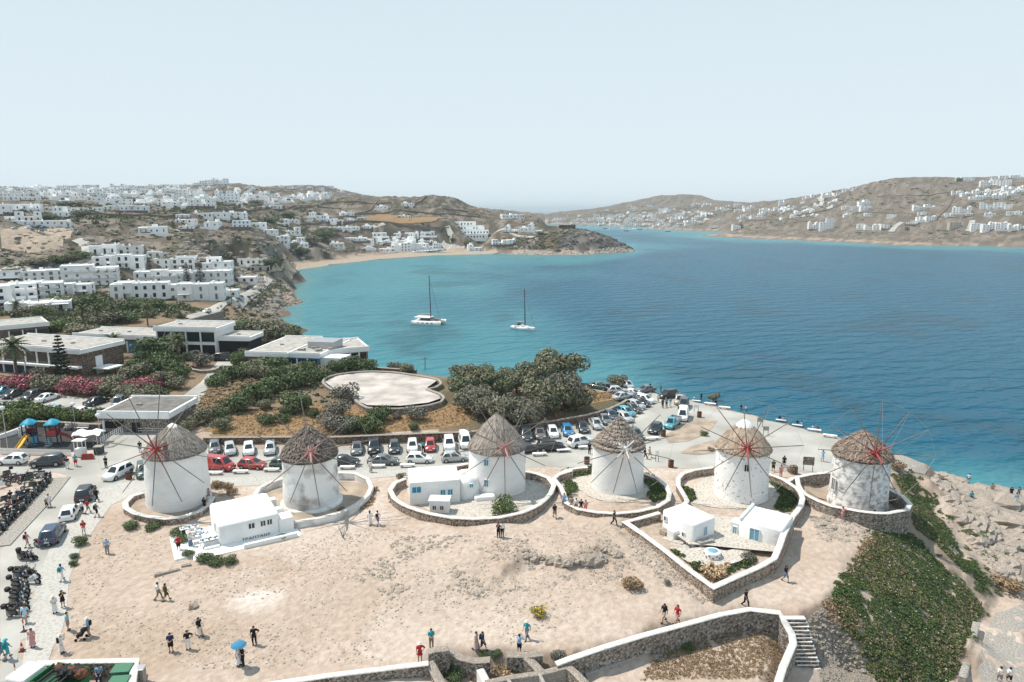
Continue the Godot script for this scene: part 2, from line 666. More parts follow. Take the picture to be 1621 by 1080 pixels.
	ranges([[500, 380, 640], [560, 396, 720], [470, 400, 640], [450, 415, 590], [500, 345, 800], [600, 350, 800], [700, 352, 800], [560, 332, 930], [620, 316, 960], [655, 312, 1000], [690, 308, 1000], [720, 312, 1000], [745, 326, 1000], [772, 336, 1000], [650, 345, 850], [700, 335, 900], [740, 345, 860]])
	depths([[690, 1300, 8], [620, 1350, 15], [740, 1300, -15], [775, 1250, -18], [850, 1150, -18], [540, 1500, 30], [440, 1600, 60], [200, 1900, 60], [0, 1900, 60], [325, 1700, 60]])
	heights(-9.3, [[445, 426], [520, 414], [600, 406], [690, 400], [760, 399]])
	heights(-10.2, [[445, 431], [520, 420], [600, 411], [690, 405], [770, 402.6]])
	heights(-7.5, [[480, 414], [540, 406], [620, 398], [700, 394], [760, 394]])
	# headland
	ranges([[800, 339, 960], [850, 341, 960], [740, 376, 780], [780, 372, 790], [800, 350, 860], [850, 354, 850], [900, 359, 830], [930, 366, 815], [960, 374, 800], [985, 384, 795]])
	ranges([[840, 378, 775], [890, 371, 775], [930, 368, 780], [955, 374, 778], [800, 390, 765], [850, 392, 752]])
	heights(-10.2, [[800, 402.5], [850, 403.5], [900, 403.5], [940, 402.5], [980, 400.5], [1008, 397.5]])
	depths([[940, 880, -14], [1000, 860, -15], [900, 960, -16], [1015, 800, -14], [990, 740, -14], [900, 700, -15], [800, 700, -14]])
	# sea bed
	heights(-14, [[500, 440], [600, 430], [560, 470], [520, 520], [620, 540], [560, 560]])
	heights(-16, [[700, 430], [680, 480], [680, 560], [800, 560], [640, 580]])
	heights(-21, [[860, 450], [850, 520], [950, 570]])
	heights(-30, [[1000, 440], [1200, 480], [1050, 560], [1400, 500], [1300, 600], [1600, 520], [1300, 420], [1600, 420]])
	heights(-26, [[1200, 620], [1400, 670], [1600, 700], [1100, 600]])
	heights(-20, [[1000, 385], [1100, 375], [950, 368], [1500, 390], [1300, 385]])
	heights(-14, [[470, 440], [500, 455], [525, 490], [490, 515], [580, 500], [640, 460], [560, 440], [640, 425], [480, 525], [540, 540]])
	heights(-17, [[740, 500], [760, 440], [720, 540], [700, 410], [790, 415]])
	# the far shore
	heights(-10.1, [[1621, 381], [1540, 380], [1450, 378], [1370, 376], [1300, 374], [1220, 370.5], [1150, 367], [1080, 362], [1000, 358.5], [930, 357.5], [890, 356]])
	ranges([[1621, 371, 1120], [1540, 371, 1140], [1450, 369, 1190], [1370, 368, 1240], [1300, 366, 1310], [1220, 363, 1420], [1150, 361, 1560], [1080, 356, 1780], [1000, 353, 2100], [930, 352, 2200]])
	ranges([[1621, 345, 1350], [1540, 345, 1370], [1450, 340, 1420], [1380, 335, 1500], [1300, 338, 1600], [1220, 340, 1700], [1150, 342, 1850], [1080, 335, 2300], [1000, 343, 2400], [940, 347, 2400]])
	ranges([[1621, 310, 1550], [1540, 308, 1560], [1450, 305, 1600], [1380, 312, 1650], [1300, 322, 1800]])
	ranges([[1621, 278, 1750], [1540, 280, 1750], [1480, 279, 1720], [1420, 280, 1720], [1390, 284, 1740], [1340, 297, 1800], [1290, 308, 1900], [1240, 316, 2000], [1190, 321, 2100], [1148, 323, 2200], [1130, 317, 2800], [1105, 307, 2900], [1080, 304.5, 2950], [1050, 307, 2950], [1000, 318, 2900], [960, 327, 2800], [915, 332, 2700], [890, 335, 2700], [870, 338, 2500]])
	depths([[860, 2300, -15], [850, 2900, -20], [900, 3500, -20], [1080, 3900, -20], [1200, 3200, -10], [1420, 2700, 20], [1600, 2700, 30], [840, 1600, -20], [860, 2000, -14]])
	var flat := PackedVector2Array()
	for c in cps:
		flat.append(Vector2(c.x, c.y * 4.3))
	hg.resize(NA * NR)
	hg.fill(-20.0)
	var tr := Geometry2D.triangulate_delaunay(flat)
	for k in range(0, tr.size(), 3):
		var a := cps[tr[k]]
		var b := cps[tr[k + 1]]
		var c := cps[tr[k + 2]]
		var det := (b.y - c.y) * (a.x - c.x) + (c.x - b.x) * (a.y - c.y)
		if absf(det) < 1e-9:
			continue
		for j in range(int(floor(minf(a.y, minf(b.y, c.y)))), mini(NR - 1, int(ceil(maxf(a.y, maxf(b.y, c.y))))) + 1):
			for i in range(int(floor(minf(a.x, minf(b.x, c.x)))), mini(NA - 1, int(ceil(maxf(a.x, maxf(b.x, c.x))))) + 1):
				var l0 := ((b.y - c.y) * (i - c.x) + (c.x - b.x) * (j - c.y)) / det
				var l1 := ((c.y - a.y) * (i - c.x) + (a.x - c.x) * (j - c.y)) / det
				if l0 > -0.001 and l1 > -0.001 and l0 + l1 < 1.001:
					hg[j * NA + i] = l0 * a.z + l1 * b.z + (1 - l0 - l1) * c.z
	for pass_ in 2:                             # soften the creases
		var s := hg.duplicate()
		for j in range(1, NR - 1):
			var k0 := j * NA
			for i in range(1, NA - 1):
				var k := k0 + i
				hg[k] = s[k] * 0.4 + (s[k - 1] + s[k + 1] + s[k - NA] + s[k + NA]) * 0.15
	for reach in [2, 2, 4, 8, 12, 8, 4, 2]:     # the sea bed is smoother still
		var s := hg.duplicate()
		for j in range(12, NR - 12):
			for k in range(j * NA + 12, j * NA + NA - 12):
				if s[k] < -10.7:
					hg[k] = minf((maxf(s[k - reach], -32.0) + maxf(s[k + reach], -32.0) + s[k - NA * reach] + s[k + NA * reach] + s[k]) * 0.2, -10.6)
	var fine := FastNoiseLite.new()
	fine.seed = 12
	fine.frequency = 0.11
	fine.fractal_octaves = 4
	var ridged := FastNoiseLite.new()
	ridged.seed = 3
	ridged.frequency = 0.012
	ridged.fractal_type = FastNoiseLite.FRACTAL_RIDGED
	ridged.fractal_octaves = 4
	for j in NR:
		var r := R0 * exp(j * DR)
		for i in NA:
			var k := j * NA + i
			var a := deg_to_rad(AZ0 + i * DAZ)
			var x := sin(a) * r
			var z := -cos(a) * r
			var h := hg[k]
			if r > 300.0:
				if h > -6.0:
					var amp := clampf((h + 6.0) / 25.0, 0.0, 1.0)
					hg[k] += amp * (ridged.get_noise_2d(x * 0.8, z * 0.8) * 2.6 + fine.get_noise_2d(x * 0.4, z * 0.4) * 2.2)
			elif r < 130.0 and (z > -83.0 or x > 48.0) and x > -45.0 - (z + 80.0) * 0.12 and not (x > 68.0 and h < -6.9):
				var n := fine.get_noise_2d(x, z)
				var hill := clampf(1.0 - Vector2(x - 6.0, (z + 70.0) * 1.2).length() / 22.0, 0.0, 1.0)
				var bank := clampf((-0.8 - h) / 3.0, 0.0, 1.0) if x > 35 else 0.0
				hg[k] += n * (0.16 + 0.5 * hill + 0.5 * bank) + maxf(0.0, fine.get_noise_2d(x * 3.0 + 50, z * 3.0)) * (0.08 + 0.3 * hill + 0.4 * bank)


func build_ground():
	var pos := PackedVector3Array()
	var nor := PackedVector3Array()
	var colr := PackedColorArray()
	var idx := PackedInt32Array()
	pos.resize(NA * NR)
	nor.resize(NA * NR)
	colr.resize(NA * NR)
	var n1 := FastNoiseLite.new()
	n1.seed = 40
	n1.frequency = 0.02
	n1.fractal_octaves = 5
	var n2 := FastNoiseLite.new()
	n2.seed = 41
	n2.frequency = 0.07
	n2.fractal_octaves = 4
	for j in NR:
		var r := R0 * exp(j * DR)
		for i in NA:
			var k := j * NA + i
			var a := deg_to_rad(AZ0 + i * DAZ)
			var p := Vector3(sin(a) * r, hg[k], -cos(a) * r)
			pos[k] = p
			var il := maxi(i - 1, 0)
			var ir := mini(i + 1, NA - 1)
			var jl := maxi(j - 1, 0)
			var jr := mini(j + 1, NR - 1)
			var gx := (hg[j * NA + ir] - hg[j * NA + il]) / (deg_to_rad(DAZ) * r * (ir - il))
			var gr := (hg[jr * NA + i] - hg[jl * NA + i]) / (r * DR * (jr - jl))
			var rad := Vector3(sin(a), 0, -cos(a))
			var tan := Vector3(cos(a), 0, sin(a))
			nor[k] = (Vector3.UP - rad * gr - tan * gx).normalized()
			colr[k] = soil_color(p, r, nor[k].y, n1, n2)
	for j in NR - 1:
		for i in NA - 1:
			var k := j * NA + i
			if hg[k] < SEA - 5 and hg[k + 1] < SEA - 5 and hg[k + NA] < SEA - 5 and hg[k + NA + 1] < SEA - 5:
				continue
			idx.append_array(PackedInt32Array([k, k + NA, k + NA + 1, k, k + NA + 1, k + 1]))
	var arr := []
	arr.resize(Mesh.ARRAY_MAX)
	arr[Mesh.ARRAY_VERTEX] = pos
	arr[Mesh.ARRAY_NORMAL] = nor
	arr[Mesh.ARRAY_COLOR] = colr
	arr[Mesh.ARRAY_INDEX] = idx
	var m := ArrayMesh.new()
	m.add_surface_from_arrays(Mesh.PRIMITIVE_TRIANGLES, arr)
	struct("ground", m, mats["soil"], "sandy ground, rocky banks and scrubby brown hills round the bay")


func soil_color(p: Vector3, r: float, up: float, n1: FastNoiseLite, n2: FastNoiseLite) -> Color:
	var a := n1.get_noise_2d(p.x, p.z)
	var b := n2.get_noise_2d(p.x, p.z)
	if r < 300.0:
		var dirt := Color(0.5, 0.42, 0.355).lerp(Color(0.6, 0.525, 0.465), clampf(0.5 + a * 1.8, 0, 1)).lerp(Color(0.43, 0.335, 0.265), clampf(b * 1.5 - 0.05, 0, 0.6))
		var stone := Color(0.42, 0.36, 0.31).lerp(Color(0.3, 0.24, 0.195), clampf(0.5 + b * 1.6, 0, 1))
		var q := G(405, 956)
		dirt = dirt.lerp(Color(0.72, 0.67, 0.63), 0.75 * smoothstep(2.6, 0.6, Vector2(p.x - q.x, p.z - q.z).length() + b * 2.0))
		var c := dirt.lerp(stone, clampf((0.96 - up) * 9.0, 0, 1))
		if p.z < -106.0 and p.x < 30.0:
			c = Color(0.27, 0.2, 0.14).lerp(Color(0.14, 0.125, 0.08), clampf(0.5 + a * 2.0 + b, 0, 1))
		if p.y < -9.4:
			c = Color(0.13, 0.11, 0.09)
		return c
	var brown := Color(0.16, 0.132, 0.106).lerp(Color(0.11, 0.098, 0.076), clampf(0.5 + a * 1.4, 0, 1))
	brown = brown.lerp(Color(0.06, 0.064, 0.04), clampf(n1.get_noise_2d(p.x * 0.5 + 300, p.z * 0.9) * 2.6 + b * 1.6, 0, 0.85))
	var rockc := Color(0.31, 0.275, 0.24)
	var t := clampf((n2.get_noise_2d(p.x * 0.7 + 90, p.z * 0.7) - 0.1) * 4.5 + (0.9 - up) * 1.5, 0, 0.75)
	var c2 := brown.lerp(rockc, t)
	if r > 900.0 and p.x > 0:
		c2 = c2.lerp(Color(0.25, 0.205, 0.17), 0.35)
	if r > 690.0 and r < 840.0 and p.x > 58.0 and p.x < 180.0 and up < 0.97:
		c2 = Color(0.2, 0.185, 0.17).lerp(Color(0.09, 0.085, 0.08), clampf(0.5 + b * 2.0, 0, 1))
	elif up < 0.92 and r > 600.0 and r < 900.0 and p.x > -20.0 and p.x < 130.0 and p.y < 8.0:
		c2 = Color(0.11, 0.1, 0.06).lerp(Color(0.2, 0.14, 0.09), clampf(0.5 + b * 2.0, 0, 1))
	if p.y < -6.5 and up > 0.8:
		c2 = Color(0.42, 0.34, 0.28).lerp(Color(0.2, 0.16, 0.13), clampf(0.4 + b * 1.5, 0, 1))
	if p.y < -9.2:
		c2 = Color(0.2, 0.165, 0.14)
	return c2


func build_sea():
	var nb := 260
	var nr := 300
	var pos := PackedVector3Array()
	var colr := PackedColorArray()
	var nor := PackedVector3Array()
	var idx := PackedInt32Array()
	var n1 := FastNoiseLite.new()
	n1.seed = 60
	n1.frequency = 0.012
	n1.fractal_octaves = 3
	for j in nr:
		var r := 60.0 * exp(j * 0.0205)
		for i in nb:
			var a := deg_to_rad(-65.0 + 130.0 * i / (nb - 1))
			var p := Vector3(sin(a) * r, SEA, -cos(a) * r)
			pos.append(p)
			nor.append(Vector3.UP)
			var deep := -30.0
			if absf(a) < 0.79 and r < 4500:
				deep = H(p.x, p.z)
			var n := n1.get_noise_2d(p.x, p.z * 0.6)
			var d := clampf((SEA - 1.0 - deep) / 15.0 + n * 0.22 + n1.get_noise_2d(p.x * 0.25 + 40, p.z * 0.15) * 0.3, 0, 1)
			var c := Color(0.046, 0.19, 0.228).lerp(Color(0.006, 0.079, 0.138), smoothstep(0.1, 0.85, d))
			c = c.lerp(Color(0.012, 0.055, 0.075), clampf((n1.get_noise_2d(p.x * 1.3 + 500, p.z) - 0.22) * 2.5, 0, 0.4) * clampf((-deep - 11.0) / 4.0, 0, 1))
			if deep > -11.2:
				c = c.lerp(Color(0.1, 0.2, 0.2), clampf((deep + 11.2) / 1.2, 0, 0.7))
			colr.append(c)
	for j in nr - 1:
		for i in nb - 1:
			var k := j * nb + i
			idx.append_array(PackedInt32Array([k, k + nb, k + nb + 1, k, k + nb + 1, k + 1]))
	var arr := []
	arr.resize(Mesh.ARRAY_MAX)
	arr[Mesh.ARRAY_VERTEX] = pos
	arr[Mesh.ARRAY_NORMAL] = nor
	arr[Mesh.ARRAY_COLOR] = colr
	arr[Mesh.ARRAY_INDEX] = idx
	var m := ArrayMesh.new()
	m.add_surface_from_arrays(Mesh.PRIMITIVE_TRIANGLES, arr)
	struct("sea", m, mats["sea"], "blue sea, turquoise in the sheltered bay")


func sheet_mesh(pts: Array, cell: float, lift: float) -> ArrayMesh:   # a thin layer that follows the ground inside an outline
	var poly := PackedVector2Array()
	for p in pts:
		poly.append(Vector2(p.x, p.z))
	var st := mb()
	st.set_smooth_group(0)
	var tr := Geometry2D.triangulate_polygon(poly)
	for k in range(0, tr.size(), 3):
		split(st, poly[tr[k]], poly[tr[k + 1]], poly[tr[k + 2]], cell, lift, 0)
	return done(st)


func split(st: SurfaceTool, a: Vector2, b: Vector2, c: Vector2, cell: float, lift: float, depth: int):
	var e := [a.distance_to(b), b.distance_to(c), c.distance_to(a)]
	var m: float = e.max()
	if m < cell or depth > 12:
		var p := Vector3(a.x, H(a.x, a.y) + lift, a.y)
		var q := Vector3(b.x, H(b.x, b.y) + lift, b.y)
		var r := Vector3(c.x, H(c.x, c.y) + lift, c.y)
		if (q - p).cross(r - p).y > 0:
			tri(st, p, r, q)
		else:
			tri(st, p, q, r)
		return
	if m == e[0]:
		var d := (a + b) / 2
		split(st, a, d, c, cell, lift, depth + 1)
		split(st, d, b, c, cell, lift, depth + 1)
	elif m == e[1]:
		var d := (b + c) / 2
		split(st, a, b, d, cell, lift, depth + 1)
		split(st, a, d, c, cell, lift, depth + 1)
	else:
		var d := (c + a) / 2
		split(st, a, b, d, cell, lift, depth + 1)
		split(st, d, b, c, cell, lift, depth + 1)


func places(px: Array) -> Array:
	var out := []
	for p in px:
		out.append(T(p[0], p[1]))
	return out


func sheet(called: String, m: String, px: Array, label: String, lift := 0.03, cell := 2.0, smooth := 0.0):
	var pts := places(px)
	if smooth > 0:
		pts = spline(pts, smooth, true)
	return struct(called, sheet_mesh(pts, cell, lift), mats[m], label)


# ---------------------------------------------------------------- paved and bare surfaces
func build_surfaces():
	mat("platform", lin(0.62, 0.57, 0.53), 0.95, mats["tex_mottled"], 0.03, mats["tex_bumps"], 2.0)
	sheet("paved_square", "road", [[333, 761], [333, 712], [430, 711], [540, 709], [640, 703], [745, 693], [820, 689], [885, 677], [940, 664], [985, 647], [998, 633], [985, 625], [950, 620], [925, 612], [945, 606], [1000, 610], [1040, 620], [1090, 631], [1150, 645], [1200, 658], [1250, 672], [1300, 685], [1350, 699], [1400, 717], [1405, 745], [1300, 750], [1255, 747], [1130, 741], [1080, 742], [1000, 740], [830, 740], [700, 743], [640, 746], [560, 751], [430, 759]], "pale paved square with rows of parked cars", 0.02, 3.0)
	sheet("promenade", "concrete", [[1396, 715], [1404, 714], [1438, 724], [1472, 740], [1464, 752], [1440, 746], [1405, 748]], "concrete walk along the sea edge", 0.045)
	sheet("road", "road", [[0, 1080], [0, 872], [67, 800], [106, 760], [104, 752], [88, 748], [0, 750], [0, 734], [60, 737], [110, 734], [150, 720], [165, 698], [205, 682], [240, 672], [259, 650], [285, 630], [318, 605], [328, 592], [345, 572], [400, 570], [395, 582], [362, 592], [342, 606], [314, 640], [298, 668], [285, 690], [333, 711], [333, 763], [236, 760], [190, 776], [150, 800], [106, 850], [78, 900], [56, 960], [45, 1020], [32, 1080]], "pale concrete road", 0.015, 3.0)
	sheet("pavement", "paving", [[236, 757], [334, 761], [334, 771], [300, 772], [240, 772], [226, 778], [176, 800], [145, 844], [127, 870], [109, 917], [106, 960], [99, 997], [84, 1025], [72, 1060], [60, 1082], [20, 1082], [34, 1060], [49, 966], [60, 914], [78, 870], [106, 826], [150, 776], [190, 766]], "stone slab pavement beside the road", 0.03, 2.0)
	sheet("walkway", "paving", [[334, 757], [430, 755], [560, 748], [640, 744], [700, 741], [830, 737], [830, 745], [700, 750], [655, 752], [560, 760], [430, 768], [334, 772]], "stone slab walkway behind the mills", 0.032, 2.0)
	kerb("pavement", [[0, 866], [66, 797], [99, 757]], "raised pavement between the motorcycle lot and the road")
	sheet("playground_floor", "asphalt", [[0, 692], [60, 669], [100, 667], [162, 681], [178, 689], [150, 712], [110, 716], [0, 714]], "black rubber playground floor", 0.03, 3.0)
	sheet("car_park", "road", [[0, 660], [0, 622], [40, 625], [62, 621], [100, 626], [160, 635], [188, 638], [172, 655], [150, 664], [100, 661]], "pale concrete car park", 0.03, 3.0)
	sheet("field", "grass_dry", [[333, 691], [430, 690], [540, 689], [640, 683], [742, 672], [760, 655], [722, 640], [650, 648], [560, 640], [500, 640], [420, 645], [350, 660], [322, 682]], "dry rust-coloured grass field behind the parking wall", 0.03, 3.0, 4.0)
	sheet("field", "grass_dry", [[880, 664], [905, 650], [935, 640], [978, 632], [972, 624], [945, 620], [915, 630], [880, 640]], "dry grass patch inside the curved wall", 0.04, 3.0, 3.0)
	sheet("dirt_island", "sand", [[1052, 690], [1066, 681], [1085, 670], [1102, 664], [1136, 666], [1126, 680], [1108, 692], [1090, 699], [1058, 702]], "bare sandy island in the paved square", 0.06, 2.0)
	sheet("dirt_island", "sand", [[1077, 718], [1090, 709], [1112, 702], [1131, 697], [1131, 718], [1104, 721]], "small sandy island behind a mill", 0.06, 2.0)
	sheet("shore_road", "concrete", [[1640, 1085], [1556, 1085], [1548, 1060], [1562, 1000], [1576, 972], [1640, 955]], "grey concrete shore road", 0.04, 2.0)
	sheet("mill_yard", "limed_paving", [[644, 770], [660, 800], [700, 815], [750, 821], [800, 818], [850, 802], [872, 775], [860, 757], [832, 750], [740, 745], [680, 748]], "pale paved yard round a mill", 0.05, 1.5, 2.0)
	sheet("mill_yard", "limed_paving", [[905, 762], [930, 785], [955, 794], [990, 796], [1020, 789], [1033, 778], [1030, 770], [1000, 758], [940, 752]], "pale paved apron round a mill", 0.05, 1.5, 2.0)
	sheet("mill_yard", "limed_paving", [[1087, 775], [1105, 765], [1130, 752], [1200, 752], [1235, 765], [1215, 795], [1190, 806], [1150, 806], [1125, 803], [1096, 797]], "pale paved yard round a mill", 0.05, 1.5, 2.0)
	sheet("mill_yard", "sand", [[410, 785], [440, 772], [520, 762], [580, 768], [584, 780], [565, 800], [520, 818], [470, 828], [430, 824]], "sandy yard round a mill", 0.05, 1.5, 2.0)
	sheet("mill_yard", "sand", [[205, 800], [225, 783], [330, 775], [335, 800], [320, 815], [270, 822], [225, 818]], "sandy yard round a mill", 0.05, 1.5, 2.0)
	sheet("mill_yard", "sand", [[1268, 762], [1290, 757], [1400, 768], [1436, 795], [1432, 803], [1400, 806], [1360, 803], [1310, 793], [1280, 780]], "sandy yard round a mill", 0.05, 1.5, 2.0)
	sheet("beach", "sand", [[424, 433], [446, 430.5], [520, 419.5], [600, 410.8], [690, 404.8], [786, 402], [790, 398], [700, 397], [650, 400], [590, 405], [520, 412], [470, 419], [445, 424], [430, 428]], "narrow sand beach at the head of the bay", 0.5, 6.0)
	sheet("field", "grass_dry", [[571, 346], [604, 340], [660, 345], [708, 346], [690, 350], [615, 352], [571, 352]], "dry orange field on the hillside", 0.6, 10.0)
	sheet("gravel_lot", "sand", [[0, 367], [30, 362], [78, 360], [118, 366], [112, 375], [100, 387], [80, 395], [40, 397], [0, 399]], "sandy gravel lot on the slope", 0.4, 6.0)
	lane([[0, 432], [60, 425], [110, 423], [128, 418], [140, 404], [138, 392], [132, 384], [120, 380]], 5.0, "lane climbing behind the white hotel")
	lane([[300, 506], [336, 493], [380, 475], [402, 462], [416, 450], [425, 440]], 4.5, "lane beside the cove")
	lane([[708, 358], [712, 368], [716, 376], [712, 382]], 5.0, "white lane beside the stepped hotel")
	lane([[772, 378], [788, 366], [800, 362], [815, 372], [850, 374]], 6.0, "white lane on the headland")
	lane([[380, 312], [384, 318], [387, 325]], 9.0, "white track up the far slope")
	lane([[455, 310], [461, 320]], 9.0, "short white track on the far slope")
	lane([[1297, 312], [1301, 320], [1296, 327], [1282, 331]], 10.0, "pale track winding over the far hill")
	lane([[1411, 367], [1418, 358], [1428, 352]], 9.0, "pale track by the far shore")
	lane([[1532, 366], [1537, 358], [1540, 349]], 8.0, "pale drive by the far villas")
	lane([[1560, 302], [1590, 299], [1621, 300]], 10.0, "pale track on the far ridge")
	lane([[280, 366], [300, 362], [312, 356]], 4.0, "pale track below the villas")
	lane([[590, 360], [600, 357], [608, 354]], 5.0, "pale lane above the beach")
	lane([[700, 385], [720, 392], [735, 393]], 5.0, "pale lane behind the beach")


func kerb(called: String, px: Array, label: String):
	var pts := places(px)
	var lo := []
	var up := []
	for p in pts:
		lo.append(p.y - 0.3)
		up.append(p + Vector3(0, 0.13, 0))
	struct(called, wall_mesh(up, lo, 0.95), mats["concrete"], label)


func lane(px: Array, wide: float, label: String):
	var pts := spline(places(px), 6.0)
	var l := []
	var r := []
	for i in pts.size():
		var d: Vector3 = pts[mini(i + 1, pts.size() - 1)] - pts[maxi(i - 1, 0)]
		var s := Vector3(-d.z, 0, d.x).normalized() * wide / 2
		l.append(pts[i] - s)
		r.append(pts[i] + s)
	r.reverse()
	struct("lane", sheet_mesh(l + r, 6.0, 0.35), mats["road"], label)


# ---------------------------------------------------------------- windmills
func build_mills():
	ntex("peeled", 0.006, Color(1, 1, 1), Color(0.66, 0.64, 0.62), 512, FastNoiseLite.TYPE_SIMPLEX_SMOOTH, 5, 51).color_ramp.offsets = PackedFloat32Array([0.45, 0.85])
	ntex("worn", 0.018, Color(1, 1, 1), Color(0.6, 0.585, 0.575), 512, FastNoiseLite.TYPE_SIMPLEX_SMOOTH, 6, 52).color_ramp.offsets = PackedFloat32Array([0.42, 0.85])
	mat("peeled_white", lin(0.82, 0.82, 0.81), 0.88, mats["tex_peeled"], 0.11, mats["tex_bumps"], 4.0)
	ntex("spots", 0.03, Color(1, 1, 1), Color(0.3, 0.29, 0.28), 512, FastNoiseLite.TYPE_SIMPLEX_SMOOTH, 4, 53).color_ramp.offsets = PackedFloat32Array([0.79, 0.82])
	mat("spotted_white", lin(0.85, 0.85, 0.84), 0.88, mats["tex_spots"], 0.11, mats["tex_bumps"], 3.0)
	mat("worn_white", lin(0.8, 0.8, 0.79), 0.9, mats["tex_worn"], 0.13, mats["tex_bumps"], 5.0)
	mill([284, 791], [246, 711], 3.8, 3.45, 6.9, 10.4, 7.2, -9, "white", "red_paint", "combed", Color(0.165, 0.15, 0.135), "windmill with smooth grey thatch, white cap and red hub behind the flat-roofed shop", true)
	mill([494, 794], [491, 715.5], 3.45, 3.2, 6.6, 10.3, 6.9, 6, "peeled_white", "faded_pink", "brush", Color(0.125, 0.103, 0.09), "windmill with shaggy dark brushwood roof and faded pink hub in the white ring wall", false)
	mill([787, 770], [798.5, 708], 3.8, 3.55, 6.0, 10.5, 6.4, 1, "white", "faded_pink", "combed", Color(0.2, 0.175, 0.155), "windmill with pointed grey straw roof and small blue windows joined to the long white annex", false)
	mill([977, 769], [990.5, 711], 3.4, 3.25, 6.2, 9.9, 6.2, 16, "white", "white_paint", "layered", Color(0.185, 0.157, 0.135), "windmill with stepped brown brushwood roof and white hub beside the square", false)
	mill([1172, 781], [1183, 709.5], 3.35, 3.2, 6.6, 10.3, 6.3, 8, "spotted_white", "red_paint", "combed", Color(0.25, 0.2, 0.155), "windmill with tan straw roof, broad white cap and red hub above the two cottages", true)
	mill([1358, 788], [1387, 717], 3.4, 3.25, 6.2, 9.3, 6.5, -1, "worn_white", "red_paint", "brush_fine", Color(0.165, 0.128, 0.105), "weather-stained windmill with reddish brown roof and red hub nearest the sea", false)


func mill(base: Array, hub: Array, rb: float, rt: float, tall: float, apex: float, sail: float, phase: float, wall: String, paint: String, style: String, straw: Color, label: String, capped: bool):
	var c := G(base[0], base[1], 0.5)
	# the hub hangs 0.95 m in front of the wall, on the side where the sails face the wind
	var d := ray(hub[0], hub[1])
	var reach := rt + 0.95
	var fa := d.x * d.x + d.z * d.z
	var fb := -(d.x * c.x + d.z * c.z)
	var disc := fb * fb - fa * (c.x * c.x + c.z * c.z - reach * reach)
	var t := (-fb - sqrt(maxf(disc, 0))) / fa
	var hp := EYE + d * t
	var o := thing("windmill", label, "windmill", Vector3(c.x, 0, c.z), 0, "old windmills in a row above the bay")
	var f := Vector3(hp.x - c.x, 0, hp.z - c.z).normalized()
	var h := hp.y
	var n := FastNoiseLite.new()
	n.seed = int(base[0])
	n.frequency = 0.35
	var st := mb()
	var rows := []
	for k in 13:
		var y := lerpf(-0.6, tall, k / 12.0)
		var row := []
		for i in 48:
			var a := -TAU * i / 48
			var r := lerpf(rb, rt, k / 12.0) + (0.14 if k == 1 and wall != "white" else 0.0)
			r += n.get_noise_3d(cos(a) * 4, y, sin(a) * 4) * 0.07
			row.append(Vector3(cos(a) * r, y, sin(a) * r))
		rows.append(row)
	rings(st, rows)
	fan(st, rows[-1])
	part("tower", done(st), mats[wall], o)
	if int(base[0]) == 494:
		var lip := mb()
		lathe(lip, [[rb + 0.3, -0.4], [rb + 0.28, 0.72], [rb + 0.1, 0.82], [rb - 0.2, 0.84]], 48)
		part("plinth", done(lip), mats[wall], o)
	var roof := part("roof", thatch(rt, tall, apex, style, straw), mats["thatch"], o)
	if capped:
		var cap := mb()
		var ch := 0.85 if int(base[0]) == 284 else 1.25
		var cr := 0.95 if int(base[0]) == 284 else 1.3
		lathe(cap, [[cr, apex - ch], [cr * 0.8, apex - ch * 0.55], [cr * 0.45, apex - ch * 0.18], [0.1, apex + 0.05], [0.0, apex + 0.06]], 24)
		part("roof_cap", done(cap), mats["white"], roof)
	else:
		var cap := mb()
		lathe(cap, [[0.34, apex - 0.25], [0.2, apex + 0.02], [0.0, apex + 0.1]], 10)
		part("roof_cap", done(cap), mats["wood"], roof)
	# the wheel: axle, hub, twelve spars with their painted roots, ropes between the tips
	var side := Vector3(f.z, 0, -f.x)
	var hc := f * reach + Vector3(0, h, 0)
	var hb := mb()
	var sh := mb()
	tube(sh, f * (rt * 0.2) + Vector3(0, h - 0.05, 0), hc - f * 0.2, 0.24, 0.24, 10)
	part("shaft", done(sh), mats["grey_wood"], o)
	tube(hb, hc - f * 0.22, hc + f * 0.22, 0.33, 0.3, 12)
	part("hub", done(hb), mats[paint], o)
	var tip := hc + f * 2.1 + Vector3(0, -0.55, 0)
	var ax := mb()
	tube(ax, hc, tip, 0.15, 0.09, 8)
	if paint == "white_paint":
		var last := hc + side * -1.0 + Vector3(0, 0.9, 0)
		for k in range(1, 6):
			var w := k / 5.0
			var nx := hc + side * lerpf(-1.0, 0.1, w) + f * (0.3 + 0.3 * sin(w * PI)) + Vector3(0, 0.9 - w * 1.2, 0)
			tube(ax, last, nx, 0.11, 0.13, 6)
			last = nx
	part("axle", done(ax), mats["pale_wood" if paint == "white_paint" else paint], o)
	var tips := []
	for k in 12:
		var a := deg_to_rad(phase + 30.0 * k)
		var dir := (side * sin(a) - Vector3.UP * cos(a)).normalized()
		var s := mb()
		var off := f * (0.1 if k % 2 else -0.1)
		var cut := sail * (1.0 - 0.03 * ((k * 7) % 3))
		tube(s, hc + off + dir * 0.2, hc + off + dir * cut, 0.07, 0.045, 6)
		tips.append(hc + off + dir * cut)
		var sp := part("spar", done(s), mats["grey_wood"], o)
		var b := mb()
		var red := (1.2 if paint == "red_paint" else 0.7) + 0.4 * ((k * 5) % 3)
		tube(b, hc + off + dir * 0.25 + side.rotated(f, a) * 0.0 + f * 0.09, hc + off + dir * red + f * 0.07, 0.08, 0.055, 6)
		part("brace", done(b), mats[paint], sp)
	for k in 12:
		var rp := mb()
		tube(rp, tips[k], tips[(k + 1) % 12], 0.011, 0.011, 3)
		tube(rp, tips[k], tip, 0.008, 0.008, 3)
		part("rope", done(rp), mats["pale_wood"], o)


